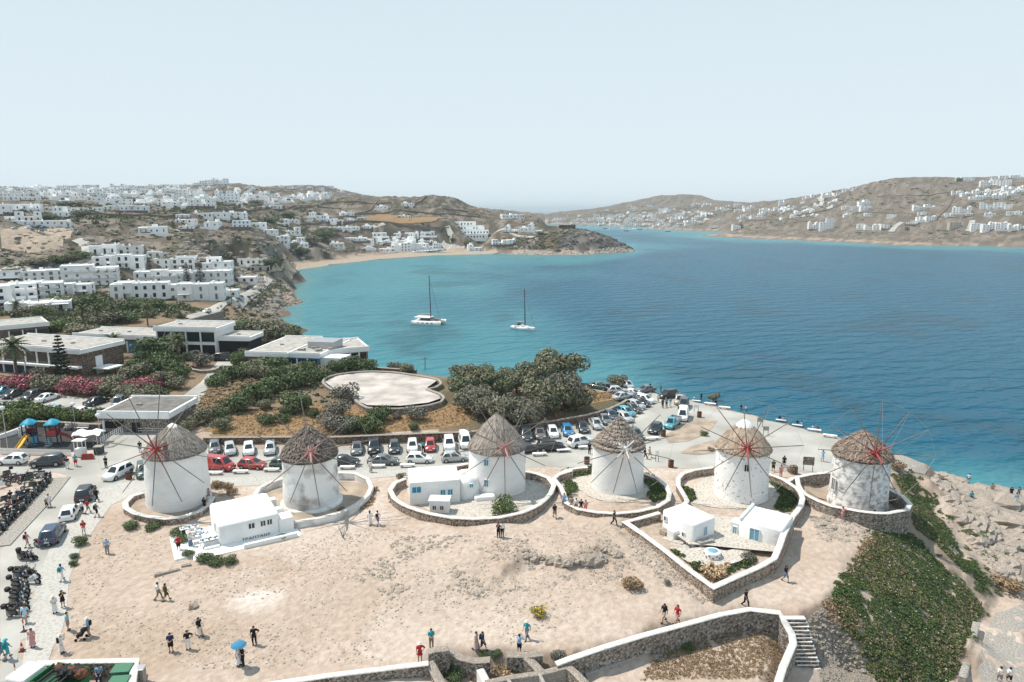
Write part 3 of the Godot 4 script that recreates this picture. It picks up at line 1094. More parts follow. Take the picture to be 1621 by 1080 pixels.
func thatch(rt: float, tall: float, apex: float, style: String, straw: Color) -> ArrayMesh:
	rng.seed = int(rt * 1000 + apex * 77)
	var st := SurfaceTool.new()
	st.begin(Mesh.PRIMITIVE_TRIANGLES)
	st.set_smooth_group(-1)
	var ro := rt + 0.24
	var lo := tall + 0.02
	var slope := func(w: float) -> Vector2:      # w: 0 at the eave, 1 at the apex -> (radius, height)
		var r := ro * (1.0 - w) + 0.05
		var bulge := sin(w * PI) * (0.26 if style != "layered" else -0.1)
		if style == "layered":
			r += (0.5 if w > 0.5 else 0.0) * (1.0 - w) * smoothstep(0.5, 0.9, w)
		return Vector2(r + bulge * 0.6, lerpf(lo, apex, w) + bulge * 0.5)
	st.set_color(straw)
	var rows := []
	for k in 13:
		var p: Vector2 = slope.call(k / 12.0)
		rows.append(circle(Vector3(0, p.y - 0.06, 0), p.x - 0.05, 40))
	rings(st, rows, true, false)
	fan(st, rows[0], true)
	var count := 5200 if style == "combed" else 4600
	for i in count:
		var w: float = 1.0 - sqrt(rng.randf())
		if style == "layered":
			w = clampf(floor(w * 9.0) / 9.0 + rng.randf() * 0.03, 0, 0.97)
		elif rng.randf() < 0.12:
			w = rng.randf() * 0.04
		var a := rng.randf() * TAU
		var p: Vector2 = slope.call(w)
		var q: Vector2 = slope.call(minf(w + 0.09, 1.0))
		var long := rng.randf_range(0.5, 1.1) * (0.45 if w < 0.14 else 1.0)
		var wide := rng.randf_range(0.05, 0.1)
		var rad := Vector3(cos(a), 0, sin(a))
		var tan := Vector3(-sin(a), 0, cos(a))
		var down := (rad * (p.x - q.x) + Vector3.UP * (p.y - q.y)).normalized()
		var out := down.cross(tan).normalized()
		if out.y < 0:
			out = -out
		var lift := rng.randf_range(0.0, 0.07)
		if style == "brush" or style == "brush_fine":
			var wild := 0.9 if style == "brush" else 0.5
			down = (down + tan * rng.randf_range(-wild, wild) + out * rng.randf_range(-0.1, 0.45) * wild).normalized()
			long *= 0.75
			lift = rng.randf_range(0.0, 0.16)
			wide *= 1.3
		elif style == "layered":
			down = (down + tan * rng.randf_range(-0.4, 0.4) + out * rng.randf_range(0.05, 0.35)).normalized()
			long *= 0.6
			wide *= 1.2
		else:
			down = (down + tan * rng.randf_range(-0.14, 0.14)).normalized()
		var s := rad * q.x + Vector3(0, q.y, 0) + out * lift
		var e := s + down * long + out * rng.randf_range(-0.02, 0.05)
		if w < 0.06:
			e.y -= rng.randf() * 0.12
		st.set_color(straw * rng.randf_range(0.8, 2.2))
		quad(st, s - tan * wide, s + tan * wide, e + tan * wide * 0.6, e - tan * wide * 0.6)
	return done(st)


# ---------------------------------------------------------------- walls round the mills and in front of them
func stone_wall(label: String, px: Array, crest: float, half := 0.3, side := "stone", cap := "white", curve := 0.0, called := "stone_wall", close := false, capr := 0.11) -> Node3D:
	var pts := []
	for p in px:
		pts.append(G(p[0], p[1], p[2] if p.size() > 2 else crest))
	if curve > 0:
		pts = spline(pts, curve, close)
	else:
		pts = spline_straight(pts, 3.0)
	return wall_at(label, pts, half, side, cap, called, close, capr)


func spline_straight(pts: Array, step: float) -> Array:
	var out := []
	for i in pts.size() - 1:
		var n := maxi(1, int(pts[i].distance_to(pts[i + 1]) / step))
		for k in n:
			out.append(pts[i].lerp(pts[i + 1], float(k) / n))
	out.append(pts[-1])
	return out


func wall_at(label: String, pts: Array, half: float, side: String, cap: String, called := "stone_wall", close := false, capr := 0.11) -> Node3D:
	var o := thing(called, label, "wall")
	o.set_meta("kind", "thing")
	var c: Vector3 = pts[0]
	o.position = Vector3(c.x, 0, c.z)
	var lo := []
	var body := []
	var top := []
	var tl := []
	for i in pts.size():
		var p: Vector3 = pts[i]
		var q := Vector3(p.x - c.x, p.y, p.z - c.z)
		q.y += rough.get_noise_2d(p.x * 30, p.z * 30) * 0.07
		lo.append(minf(H(p.x, p.z), p.y - 0.3) - 0.5)
		body.append(q - Vector3(0, capr * 0.5, 0))
		top.append(q)
		tl.append(q.y - capr)
	part("masonry", wall_mesh(body, lo, half, 0, close), mats[side], o)
	if cap:
		part("coping", wall_mesh(top, tl, half + 0.03, capr * 0.6, close), mats["coping_lime" if cap == "white" else cap], o)
	return o


func build_enclosures():
	stone_wall("low curved wall with white top in front of the windmill behind the shop", [[226, 779], [208, 785], [198, 795], [199, 803], [212, 811], [235, 817], [262, 820], [290, 817], [316, 808], [331, 796], [336, 786]], 1.1, 0.3, "stone", "white", 1.5)
	stone_wall("whitewashed ring wall round the windmill with the shaggy brushwood roof", [[402, 786], [410, 772], [440, 759], [480, 750], [532, 747], [562, 748], [582, 757], [588, 770], [582, 783], [565, 797], [540, 810], [505, 819], [470, 825], [448, 827]], 1.25, 0.27, "peeled_white", "white", 1.5)
	stone_wall("oval stone wall with white top round the long white annex and its windmill", [[641, 757], [625, 764], [617.5, 775], [624, 788], [645, 801], [680, 812], [715, 818.5], [750, 820.5], [790, 818], [825, 811], [855, 797], [872, 780], [877, 767], [868, 755], [850, 749], [831, 745.5]], 1.5, 0.29, "stone", "white", 1.5)
	stone_wall("short brown stone wall behind the long annex", [[683, 744], [705, 740], [740, 733]], 1.9, 0.3, "brown_stone", "white")
	stone_wall("stone ring wall with visitors sitting along it round the windmill with the stepped roof", [[905, 744], [884, 751], [877, 757], [888, 770], [893, 782], [897, 795], [915, 805], [945, 810], [975, 812], [1010, 809], [1040, 802], [1058, 791], [1060, 780], [1055, 768], [1040, 756], [1017, 748]], 1.45, 0.27, "stone", "white", 1.5)
	stone_wall("curved wall behind the planting of the stepped-roof windmill", [[877, 757], [895, 744], [930, 739]], 1.3, 0.25, "stone", "white", 1.5)
	stone_wall("curved white-topped wall between the two middle windmills", [[1129, 739], [1100, 743], [1081, 749], [1074, 757], [1074, 768], [1082, 781], [1088, 792], [1082, 801]], 1.35, 0.27, "stone", "white", 1.5)
	stone_wall("white-topped wall curving from behind the tan-roofed windmill down the right of its yard", [[1214, 748], [1240, 758], [1262, 772], [1271, 788], [1268, 800], [1254, 818]], 1.6, 0.29, "stone", "white", 1.5)
	stone_wall("tall stone wall with white top round the pointed end of the cottage yard", [[1044, 811, 1.7], [1015, 819, 1.6], [990.5, 826, 1.5], [1020, 846, 1.5], [1055, 872, 1.5], [1092, 902, 1.5], [1129, 928, 1.5], [1170, 910, 1.5], [1205, 895, 1.5], [1226, 883, 1.6], [1234, 864, 2.0], [1240, 846, 2.6], [1254, 818, 1.9]], 1.5, 0.3, "stone", "white")
	stone_wall("oval stone wall with white top round the weather-stained windmill", [[1316, 747], [1285, 750], [1262, 755], [1264, 766], [1274, 781], [1295, 792], [1317, 800], [1361, 808.5], [1405, 811.5], [1436, 806], [1441, 797], [1430, 785], [1415, 777], [1402, 771]], 1.5, 0.27, "grey_stone", "white", 1.5)
	stone_wall("white kerb wall joining two ring walls near the square", [[1245, 763], [1255, 757], [1265, 755]], 1.3, 0.25, "white", "white")
	# the terrace of the cottage yard and its planted bed
	var tp := []
	for p in [[1060, 866], [1090, 868], [1120, 866], [1150, 872], [1181, 864], [1184, 878], [1172, 888], [1150, 894], [1125, 896], [1102, 894], [1088, 889]]:
		tp.append(G(p[0], p[1], 0.75))
	var t := thing("terrace", "pale paved terrace with a rounded stone front inside the cottage yard", "terrace", Vector3.ZERO)
	var st := mb()
	var smoothp := spline(tp, 0.8, true)
	var low := []
	for p in smoothp:
		low.append(Vector3(p.x, -0.8, p.z))
	rings(st, [low, smoothp], true, false)
	part("stone_front", done(st), mats["stone"], t)
	part("floor", flat_mesh(smoothp, 0.756), mats["limed_paving"], t)
	sheet("cottage_yard", "limed_paving", [[1048, 842], [1090, 870], [1150, 875], [1200, 880], [1225, 882], [1236, 850], [1200, 830], [1130, 822], [1050, 825]], "pale paved yard between the cottages", 0.62, 2.0)
	# front edge of the field: boundary walls, ruined rooms and the walled yard
	stone_wall("long whitewash-topped boundary wall along the bottom of the dirt field", [[395, 1087, 0.9], [440, 1080, 0.9], [520, 1068, 0.9], [600, 1058, 0.9], [678, 1048.5, 0.9]], 0.9, 0.27, "grey_stone", "white")
	stone_wall("tall end wall of the ruin with a dark doorway", [[678, 1030, 1.1], [690, 1027, 1.2], [711, 1025, 1.2]], 1.2, 0.35, "grey_stone", "pale_rock")
	stone_wall("rough wall running down from the ruin's end wall", [[680, 1047, 0.8], [688, 1062, 0.4], [701, 1087, 0.2]], 0.8, 0.35, "grey_stone", "pale_rock")
	stone_wall("broken rubble wall at the back of the ruin", [[711, 1030, 0.6], [730, 1040, 0.2], [752, 1045, 0.2], [776, 1043, 0.3]], 0.4, 0.35, "grey_stone", "pale_rock")
	stone_wall("dry stone wall beside the small grey gate of the ruin", [[802, 1036, 0.5], [822, 1035.5, 0.5], [833, 1036, 0.5], [858, 1033, 0.5]], 0.5, 0.35, "grey_stone", "pale_rock")
	stone_wall("broken wall leading from the ruin to the small roofless rooms", [[833, 1038, 0.5], [845, 1050, 0.2], [858, 1064, 0]], 0.3, 0.35, "grey_stone", "pale_rock")
	stone_wall("low white wall stub standing inside the ruin", [[760, 1059, -0.2], [768, 1074, -0.3], [775, 1088, -0.3]], 0.3, 0.3, "white", "white")
	stone_wall("plastered wall of the roofless rooms at the front", [[768, 1079, -0.2], [810, 1071, -0.1], [858, 1064, 0], [898, 1053.5, 0.1]], 0, 0.25, "concrete", "pale_rock")
	stone_wall("crumbling right-hand wall of the roofless rooms", [[898, 1053, 0.1], [915, 1068, 0], [936, 1090, 0]], 0, 0.3, "grey_stone", "pale_rock")
	stone_wall("thin partition wall inside the roofless rooms", [[854, 1066, 0], [866, 1090, 0]], 0, 0.12, "concrete", "concrete")
	stone_wall("thin left partition wall inside the roofless rooms", [[804, 1074, -0.1], [814, 1090, 0]], 0, 0.12, "concrete", "concrete")
	stone_wall("long white-topped wall along the top of the walled dry-grass yard", [[880, 1050, 0.3], [900, 1042, 0.5], [960, 1022, 0.7], [1020, 1004, 0.8], [1080, 988, 0.8], [1140, 972, 0.8], [1186, 963, 0.8], [1234, 969, 0.8], [1243, 985, 0.4], [1254, 1003, -0.2], [1256, 1018, -0.5], [1240, 1055, -1.0], [1229, 1090, -1.3]], 0.8, 0.29, "grey_stone", "white")
	plastered_bay()
	steps()


func flat_mesh(outline: Array, y: float) -> ArrayMesh:
	var poly := PackedVector2Array()
	for p in outline:
		poly.append(Vector2(p.x, p.z))
	var st := mb()
	var tr := Geometry2D.triangulate_polygon(poly)
	for k in range(0, tr.size(), 3):
		var q := []
		for j in 3:
			var v := poly[tr[k + j]]
			q.append(Vector3(v.x, y, v.y))
		if (q[1] - q[0]).cross(q[2] - q[0]).y > 0:
			tri(st, q[0], q[2], q[1])
		else:
			tri(st, q[0], q[1], q[2])
	return done(st)


func plastered_bay():
	var o := thing("water_trough", "grey plastered trough built against the inside of the yard wall", "trough")
	var a := G(925, 1072, -1.3)
	var b := G(1002, 1045, -1.3)
	o.position = a
	var d := (b - a).normalized()
	var n := Vector3(-d.z, 0, d.x)
	var bas := Basis(d, Vector3.UP, -n)
	var long := a.distance_to(b)
	var st := mb()
	rbox(st, d * long / 2 - Vector3(0, 0.4, 0), Vector3(long, 1.6, 0.5), 0.06, bas)
	part("back_panel", done(st), mats["concrete"], o)
	var s2 := mb()
	rbox(s2, d * long / 2 + n * 1.2 - Vector3(0, 0.9, 0), Vector3(long, 0.5, 0.35), 0.08, bas)
	part("rim", done(s2), mats["concrete"], o)


func steps():
	var o := thing("stone_steps", "whitewashed stone steps going down beside the walled yard", "steps")
	var a := G(1257, 979, 0.3)
	var b := G(1281, 1064, -3.5)
	o.position = a
	var st_mesh: ArrayMesh
	for k in 15:
		var w := k / 14.0
		var p := a.lerp(b, w)
		var st := mb()
		rbox(st, Vector3(0, -0.5, 0), Vector3(1.9 + 0.15 * sin(k * 2.3), 1.0, 0.6), 0.04)
		st_mesh = done(st)
		var sp := part("step", st_mesh, mats["brown_stone"], o, Transform3D(Basis(Vector3.UP, 0.05 * sin(k * 1.7)), p - a))
		part("tread", unit_box("tread%d" % (k % 3), Vector3(1.95 + 0.12 * (k % 3), 0.07, 0.5), 0.02), mats["white"], sp, at(Vector3(0, 0.003, -0.02)))


# ---------------------------------------------------------------- buildings: shared pieces
func window(parent: Node3D, p: Vector3, n: Vector3, w: float, h: float, m := "navy_paint", frame := "white", called := "window"):   # p: middle of the opening on the wall, n: the way it faces
	var bas := Basis(Vector3.UP.cross(n).normalized(), Vector3.UP, n)
	var key := "win_%.2f_%.2f" % [w, h]
	if not mats.has(key):
		var st := mb()
		for s in [-1, 1]:
			box(st, Vector3(s * (w / 2 + 0.035), 0, 0), Vector3(0.07, h + 0.14, 0.12))
			box(st, Vector3(0, s * (h / 2 + 0.035), 0), Vector3(w, 0.07, 0.12))
		box(st, Vector3.ZERO, Vector3(0.05, h, 0.07))
		mats[key] = done(st)
		var g := mb()
		box(g, Vector3.ZERO, Vector3(w, h, 0.05))
		mats[key + "g"] = done(g)
	var f := part(called, mats[key], mats[frame], parent, Transform3D(bas, p + n * 0.02))
	part("pane", mats[key + "g"], mats[m], f)


func frame_of(a: Vector3, b: Vector3) -> Basis:   # x from a to b along a front, y up, z towards the viewer's side
	var x := Vector3(b.x - a.x, 0, b.z - a.z).normalized()
	return Basis(x, Vector3.UP, x.cross(Vector3.UP))


func build_cottages():
	# the flat-roofed shop with its terrace
	var a := G(347, 866, 0.5)
	var b := G(447, 843, 0.5)
	var bas := frame_of(a, b)
	var o := thing("shop", "flat-roofed white shop with small windows and painted lettering beside a terrace", "shop", Vector3(a.x, 0.5, a.z))
	o.basis = bas
	var st := mb()
	rbox(st, Vector3(3.2, 0.75, -3.4), Vector3(6.4, 3.3, 6.8), 0.28, Basis.IDENTITY, 1)
	part("wall", done(st), mats["white"], o)
	st = mb()
	rbox(st, Vector3(7.1, 0.4, -0.9), Vector3(1.6, 2.4, 1.9), 0.1)
	part("side_block", done(st), mats["white"], o)
	for q in [[6.8, -2.6], [6.7, -5.6]]:
		part("roof_block", unit_box("roof_block", Vector3(0.9, 1.3, 0.9), 0.08), mats["white"], o, at(Vector3(q[0], 0.6, q[1])))
	for q in [[3.4, 0.62], [4.6, 0.5], [5.3, 0.5]]:
		window(o, Vector3(q[0], 1.6, 0), Vector3.BACK, q[1], 0.6, "glass", "white_paint")
	window(o, Vector3(0, 1.05, -2.0), Vector3.LEFT, 0.9, 1.9, "pale_blue_paint", "white_paint", "door")
	st = mb()
	rbox(st, Vector3(5.0, -0.05, 1.7), Vector3(5.6, 1.0, 0.45), 0.08)
	part("bench", done(st), mats["white"], o)
	st = mb()
	rbox(st, Vector3(2.8, -0.32, 0.9), Vector3(11.0, 0.8, 2.0), 0.1)
	rbox(st, Vector3(-2.2, -0.3, -2.4), Vector3(4.4, 0.8, 6.4), 0.1)
	part("terrace", done(st), mats["white"], o)
	text(o, "TΡAΠTANE", Vector3(2.3, 0.2, 0.05), 0.3, "navy_paint", 3.0)
	for k in 3:
		part("step", unit_box("shop_step%d" % k, Vector3(1.5, 0.3 + 0.28 * k, 1.0), 0.05), mats["white"], o, at(Vector3(-0.7, 0, -0.2 - 0.75 * k)))
	for k in 4:
		var tb := thing("souvenir_stand", ["white display table of green and blue souvenirs behind the others", "white display table of teal souvenirs on the shop terrace", "white table with turquoise and pink trinkets in the middle of the terrace", "low white stand beside the shop door"][k], "stand", o.transform * [Vector3(-2.4, 0.1, -4.8), Vector3(-1.9, 0.1, -3.6), Vector3(-1.6, 0.1, -2.3), Vector3(-0.9, 0.1, -0.7)][k], o.rotation.y, "souvenir stands on the shop terrace")
		st = mb()
		box(st, Vector3(0, 0.75, 0), Vector3(1.9, 0.06, 0.8))
		part("tabletop", done(st), mats["white_paint"], tb)
		for s in [[-0.85, -0.3], [0.85, -0.3], [-0.85, 0.3], [0.85, 0.3]]:
			part("leg", unit_box("stand_leg", Vector3(0.06, 0.72, 0.06)), mats["white_paint"], tb, at(Vector3(s[0], 0, s[1])))
		for i in 9:
			part("trinket", unit_box("trinket%d" % (i % 3), Vector3(0.14 + 0.05 * (i % 3), 0.12 + 0.08 * (i % 2), 0.16), 0.02), mats[["teal_paint", "white_paint", "pale_blue_paint", "faded_pink"][(i + k) % 4]], tb, at(Vector3(-0.8 + 0.2 * i, 0.79, 0.2 * sin(i * 2.0)), i))
	# the annex of the third mill
	var a3 := G(649, 800, 0.5)
	var b3 := G(728, 794, 0.5)
	o = thing("annex", "long low white annex with blue shutters built against a windmill", "house", a3)
	o.basis = frame_of(a3, b3)
	st = mb()
	rbox(st, Vector3(3.1, 1.2, -2.5), Vector3(6.2, 3.4, 5.0), 0.1)
	part("wall", done(st), mats["white"], o)
	st = mb()
	rbox(st, Vector3(7.3, 1.1, -2.3), Vector3(2.7, 3.3, 4.2), 0.7, Basis.IDENTITY, 1)
	rbox(st, Vector3(9.2, 0.2, 0.2), Vector3(2.6, 1.0, 1.2), 0.2)
	part("rounded_end", done(st), mats["white"], o)
	window(o, Vector3(0.85, 1.95, 0), Vector3.BACK, 1.05, 0.75, "teal_paint", "white_paint")
	window(o, Vector3(4.05, 1.35, 0), Vector3.BACK, 0.55, 0.7, "teal_paint", "white_paint")
	window(o, Vector3(4.95, 1.35, 0), Vector3.BACK, 0.55, 0.7, "teal_paint", "white_paint")
	window(o, Vector3(7.6, 1.9, -0.2), Vector3.BACK, 0.4, 0.45, "teal_paint", "white_paint")
	# windows of the towers stand in their walls
	tower_window("windmill_002", [770, 732.5], 0.55, 0.8, "teal_paint")
	tower_window("windmill_002", [770, 765], 0.5, 0.85, "teal_paint")
	tower_window("windmill_002", [831, 726], 0.4, 0.9, "rust")
	tower_window("windmill_004", [1182, 741], 0.5, 0.85, "dark")
	tower_window("windmill_005", [1320, 766], 0.6, 1.5, "grey_wood")
	var ut := thing("utility_hut", "small white hut with two dark openings in front of the long annex", "hut", G(680, 812, 0.5) , -0.05)
	st = mb()
	rbox(st, Vector3(1.15, 0.75, -0.7), Vector3(2.3, 1.5, 1.5), 0.06)
	part("wall", done(st), mats["white"], ut)
	st = mb()
	rbox(st, Vector3(1.15, 1.55, -0.7), Vector3(2.55, 0.12, 1.75), 0.03)
	part("roof", done(st), mats["white"], ut)
	for s in [0.6, 1.5]:
		window(ut, Vector3(s, 0.7, 0.06), Vector3.BACK, 0.4, 0.5, "dark", "white_paint", "vent")
	cottage([1096, 869], [1132, 855], 4.6, 2.75, 0.3, "left cube-shaped white cottage with a rounded roof edge and grey-blue window", [[1.9, 1.55, 0.45, 0.95]], [[-1.3, 1.1, 0.35, 0.5], [-4.0, 1.9, 0.35, 0.5]])
	cottage([1168, 857], [1236, 876], 4.6, 2.6, 0.2, "right white cottage with a blue half-glazed door in the pointed yard", [], [[-1.0, 1.0, 0.7, 1.8]], true)
	var w := thing("well_head", "round whitewashed well with a blue lid on the cottage terrace", "well", G(1128, 881, 0.76))
	st = mb()
	lathe(st, [[0.85, 0], [0.85, 0.5], [0.8, 0.62], [0.55, 0.66], [0.5, 0.6]], 20)
	part("rim", done(st), mats["white"], w)
	st = mb()
	lathe(st, [[0.55, 0.6], [0.53, 0.66], [0.1, 0.69], [0.02, 0.7]], 20)
	part("lid", done(st), mats["pale_blue_paint"], w)
	for k in 14:
		part("stone", unit_box("pebble", Vector3(0.22, 0.15, 0.1), 0.03), mats["grey_stone"], w, at(Vector3(cos(k * 0.449) * 0.86, 0.12 + 0.2 * (k % 2), sin(k * 0.449) * 0.86), -k * 0.449 + PI / 2))
	for k in 3:
		var be := thing("bench", ["grey stone bench against the front of the left cottage", "white masonry block beside the left cottage wall", "stone table with two slabs beside the left cottage"][k], "bench", [G(1117, 862, 0.76), G(1067, 851, 0.62), G(1051, 846, 0.62)][k], [0.36, -0.95, -0.95][k])
		st = mb()
		rbox(st, Vector3(0, 0.25 if k != 1 else 0.5, 0), [Vector3(1.9, 0.5, 0.7), Vector3(1.0, 1.0, 1.3), Vector3(0.9, 0.5, 0.6)][k], 0.05)
		part("seat", done(st), mats[["concrete", "white", "pale_rock"][k]], be)
	for k in 3:
		var s3 := thing("garden_step", ["upper white slab step left of the cottage", "middle white slab step left of the cottage", "lower white slab step left of the cottage"][k], "step", G(1066 + 9 * k, 858 + 5 * k, 0.55), -0.62)
		st = mb()
		rbox(st, Vector3(0, -0.05 - 0.1 * k, 0), Vector3(2.3, 0.5, 0.75), 0.05)
		part("slab", done(st), mats["limed_paving"], s3)


func tower_window(mill_name: String, px: Array, w: float, h: float, m: String):
	var o: Node3D = get_node(mill_name)
	var d := ray(px[0], px[1])
	var r := 3.5
	var c := o.position
	var fa := d.x * d.x + d.z * d.z
	var fb := -(d.x * c.x + d.z * c.z)
	for k in 3:
		var disc := fb * fb - fa * (c.x * c.x + c.z * c.z - r * r)
		var t := (-fb - sqrt(maxf(disc, 0))) / fa
		var p := EYE + d * t
		r = lerpf(3.6, 3.35, p.y / 7.0) + (0.18 if mill_name == "windmill_002" else 0.0)
		if k == 2:
			var n := Vector3(p.x - c.x, 0, p.z - c.z).normalized()
			window(o, n * (r + 0.01) + Vector3(0, p.y, 0), n, w, h, m, "white_paint", "window")


func cottage(pa: Array, pb: Array, deep: float, tall: float, base: float, label: String, front: Array, sidew: Array, door := false):
	var a := G(pa[0], pa[1], base)
	var b := G(pb[0], pb[1], base)
	var o := thing("cottage", label, "cottage", a)
	o.basis = frame_of(a, b)
	var w := a.distance_to(b)
	var st := mb()
	rbox(st, Vector3(w / 2, tall / 2, -deep / 2), Vector3(w, tall, deep), 0.22, Basis.IDENTITY, 1)
	part("wall", done(st), mats["white"], o)
	if door:
		st = mb()
		rbox(st, Vector3(0.15, tall + 0.1, -deep / 2), Vector3(0.3, 0.35, deep), 0.08)
		part("parapet", done(st), mats["white"], o)
		window(o, Vector3(w * 0.38, 1.0, 0), Vector3.BACK, 0.95, 1.9, "pale_blue_paint", "white_paint", "door")
		st = mb()
		rbox(st, Vector3(-0.5, 1.0, -0.9), Vector3(1.0, 2.0, 1.4), 0.06)
		part("porch", done(st), mats["white"], o)
		window(o, Vector3(-0.45, 0.95, -0.2), Vector3.BACK, 0.4, 1.1, "pale_blue_paint", "white_paint")
	for q in front:
		window(o, Vector3(q[0], q[1], 0), Vector3.BACK, q[2], q[3], "pale_blue_paint", "white_paint")
	if not door:
		for q in sidew:
			window(o, Vector3(0, q[1], q[0]), Vector3.LEFT, q[2], q[3], "navy_paint", "white_paint")


func text(parent: Node, words: String, p: Vector3, high: float, m: String, wide := 0.0, bas := Basis.IDENTITY):
	var t := TextMesh.new()
	var f := SystemFont.new()
	f.font_names = PackedStringArray(["Droid Sans"])
	t.font = f
	t.text = words
	t.font_size = 64
	t.pixel_size = high / 46.0
	t.depth = 0.02
	t.horizontal_alignment = HORIZONTAL_ALIGNMENT_LEFT
	var o := part("lettering", t, mats[m], parent, Transform3D(bas, p))
	if wide > 0:
		var w := t.get_aabb().size.x
		if w > 0.01:
			o.scale.x = wide / w


# ---------------------------------------------------------------- hotels and houses
func ordinal(n: int) -> String:
	var w := ["first", "second", "third", "fourth", "fifth", "sixth", "seventh", "eighth", "ninth", "tenth", "eleventh", "twelfth", "thirteenth", "fourteenth", "fifteenth", "sixteenth", "seventeenth", "eighteenth", "nineteenth", "twentieth", "twenty-first", "twenty-second", "twenty-third", "twenty-fourth", "twenty-fifth", "twenty-sixth", "twenty-seventh", "twenty-eighth", "twenty-ninth", "thirtieth"]
	return w[n]


func pane_box(w: float, h: float) -> ArrayMesh:
	var key := "pane_%.1f_%.1f" % [w, h]
	if not mats.has(key):
		var st := mb()
		box(st, Vector3.ZERO, Vector3(w, h, 0.12))
		mats[key] = done(st)
	return mats[key]


func facade(o: Node3D, c: Vector3, w: float, h: float, n: Vector3, per: float, storeys: int, m: String, tall := 1.3, wide := 1.0):   # rows of windows on a wall: c is the middle of its foot
	var bas := Basis(Vector3.UP.cross(n).normalized(), Vector3.UP, n)
	var k := maxi(1, int(w / per))
	for s in storeys:
		for i in k:
			if k > 2 and rng.randf() < 0.12:
				continue
			var door := s == 0 and rng.randf() < 0.3
			var y := (s + 0.5) * h / storeys + (0.0 if not door else -0.25)
			var p := c + bas.x * ((i + 0.5) * w / k - w / 2) + Vector3(0, y, 0) + n * 0.03
			part("door" if door else "window", pane_box(wide, tall * (1.45 if door else 1.0)), mats[m], o, Transform3D(bas, p))


func house(called: String, label: String, group: String, x0: float, x1: float, yb: float, yt: float, deep: float, turn := 0.0, wall := "far_white", shutter := "navy_paint", storeys := 0, per := 3.6, extra := true, cat := "house") -> Node3D:
	var p := T((x0 + x1) / 2, yb)
	var s := scale_at(p)
	var w := maxf((x1 - x0) * s, 3.0)
	var h := maxf((yb - yt) * s * 0.93, 2.6)
	var o := thing(called, label, cat, p, atan2(-p.x, -p.z) * 0.5 + turn, group)
	if storeys == 0:
		storeys = clampi(int(h / 2.9), 1, 4)
	var far := Vector2(p.x, p.z).length() > 500.0
	var n := clampi(int(w / (5.0 if extra else 7.5)) + (1 if rng.randf() < 0.5 else 0), 1, 9)
	var x := -w / 2
	for k in n:                                  # the house steps in and out, up and down, bay by bay
		var bw := w / n if k == n - 1 else w / n * rng.randf_range(0.8, 1.2)
		bw = minf(bw, w / 2 - x) if k < n - 1 else w / 2 - x
		var few := 1 if extra and storeys > 1 and rng.randf() < 0.4 else 0
		var bh := h * float(storeys - few) / storeys * (rng.randf_range(0.9, 1.04) if extra else rng.randf_range(0.84, 1.06))
		var front := rng.randf_range(-1.6, 1.4) if extra else rng.randf_range(-1.4, 1.5)
		var bd := deep + front - rng.randf_range(0, 1.5)
		var c := Vector3(x + bw / 2, 0, front)
		var st := mb()
		rbox(st, c + Vector3(0, bh / 2 - 2.0, -bd / 2), Vector3(bw + 0.1, bh + 4.0, bd), 0.08 if far else 0.15)
		part("wall", done(st), mats[wall], o)
		if not far:
			st = mb()
			for e in [[0, -0.16, bw, 0.32], [0, -bd + 0.16, bw, 0.32], [-bw / 2 + 0.16, -bd / 2, 0.32, bd - 0.66], [bw / 2 - 0.16, -bd / 2, 0.32, bd - 0.66]]:
				box(st, c + Vector3(e[0], bh + 0.17, e[1]), Vector3(e[2], 0.36, e[3]))
			part("parapet", done(st), mats[wall], o).set_meta("kind", "stuff")
		var tallw := rng.randf_range(1.1, 1.7)
		facade(o, c, bw, bh, Vector3.BACK, per * rng.randf_range(0.75, 1.1), storeys - few, shutter, tallw, rng.randf_range(0.8, 1.3))
		if k == n - 1:
			facade(o, c + Vector3(bw / 2, 0, -bd / 2), bd, bh, Vector3.RIGHT, per * 1.4, storeys - few, shutter)
		if k == 0:
			facade(o, c + Vector3(-bw / 2, 0, -bd / 2), bd, bh, Vector3.LEFT, per * 1.4, storeys - few, shutter)
		var dice := rng.randf()
		if dice < 0.16 or not extra and dice < 0.25:
			st = mb()
			box(st, c + Vector3(0, bh / storeys * 0.85, 1.0), Vector3(bw * 0.8, 0.14, 2.0))
			part("awning", done(st), mats["pale_wood" if dice < 0.1 else wall], o)
			part("post", unit_box("awn_post%.1f" % (bh / storeys), Vector3(0.14, bh / storeys * 0.85, 0.14)), mats["pale_wood"], o, at(c + Vector3(bw * 0.35, 0, 1.8)))
		elif dice < 0.34 and extra:
			st = mb()
			rbox(st, c + Vector3(bw * 0.1, bh + 0.9, -bd * 0.6), Vector3(bw * 0.55, 1.9, bd * 0.4), 0.1)
			part("upper_room", done(st), mats[wall], o)
		elif dice < 0.5:
			st = mb()
			lathe(st, [[0.45, 0], [0.4, 0.8], [0.55, 0.9], [0.25, 1.2]], 8, c + Vector3(-bw * 0.2, bh, -bd * 0.5))
			part("chimney", done(st), mats[wall], o)
		x += bw
	if extra and rng.randf() < 0.5:
		part("garden_wall", unit_box("garden_wall%.0f" % w, Vector3(w * 1.25, 2.2, 0.4)), mats[wall if rng.randf() < 0.6 else "brown_stone"], o, at(Vector3(rng.randf_range(-2, 2), -1.3, rng.randf_range(3, 5.5))))
	return o


func row_auto(where: String, group: String, x0: float, x1: float, y0: float, y1: float, n: int, tall := 5.0):   # a loose row of houses along a line across the slope
	var list := []
	for i in n:
		var w := (i + rng.randf_range(0.2, 0.8)) / n
		var hw := rng.randf_range(3.5, 8.5)
		var x := lerpf(x0, x1, w)
		var y := lerpf(y0, y1, w) + rng.randf_range(-2.5, 2.5)
		list.append([x - hw, x + hw, y, y - tall * rng.randf_range(0.7, 1.3)])
	row(where, group, list)


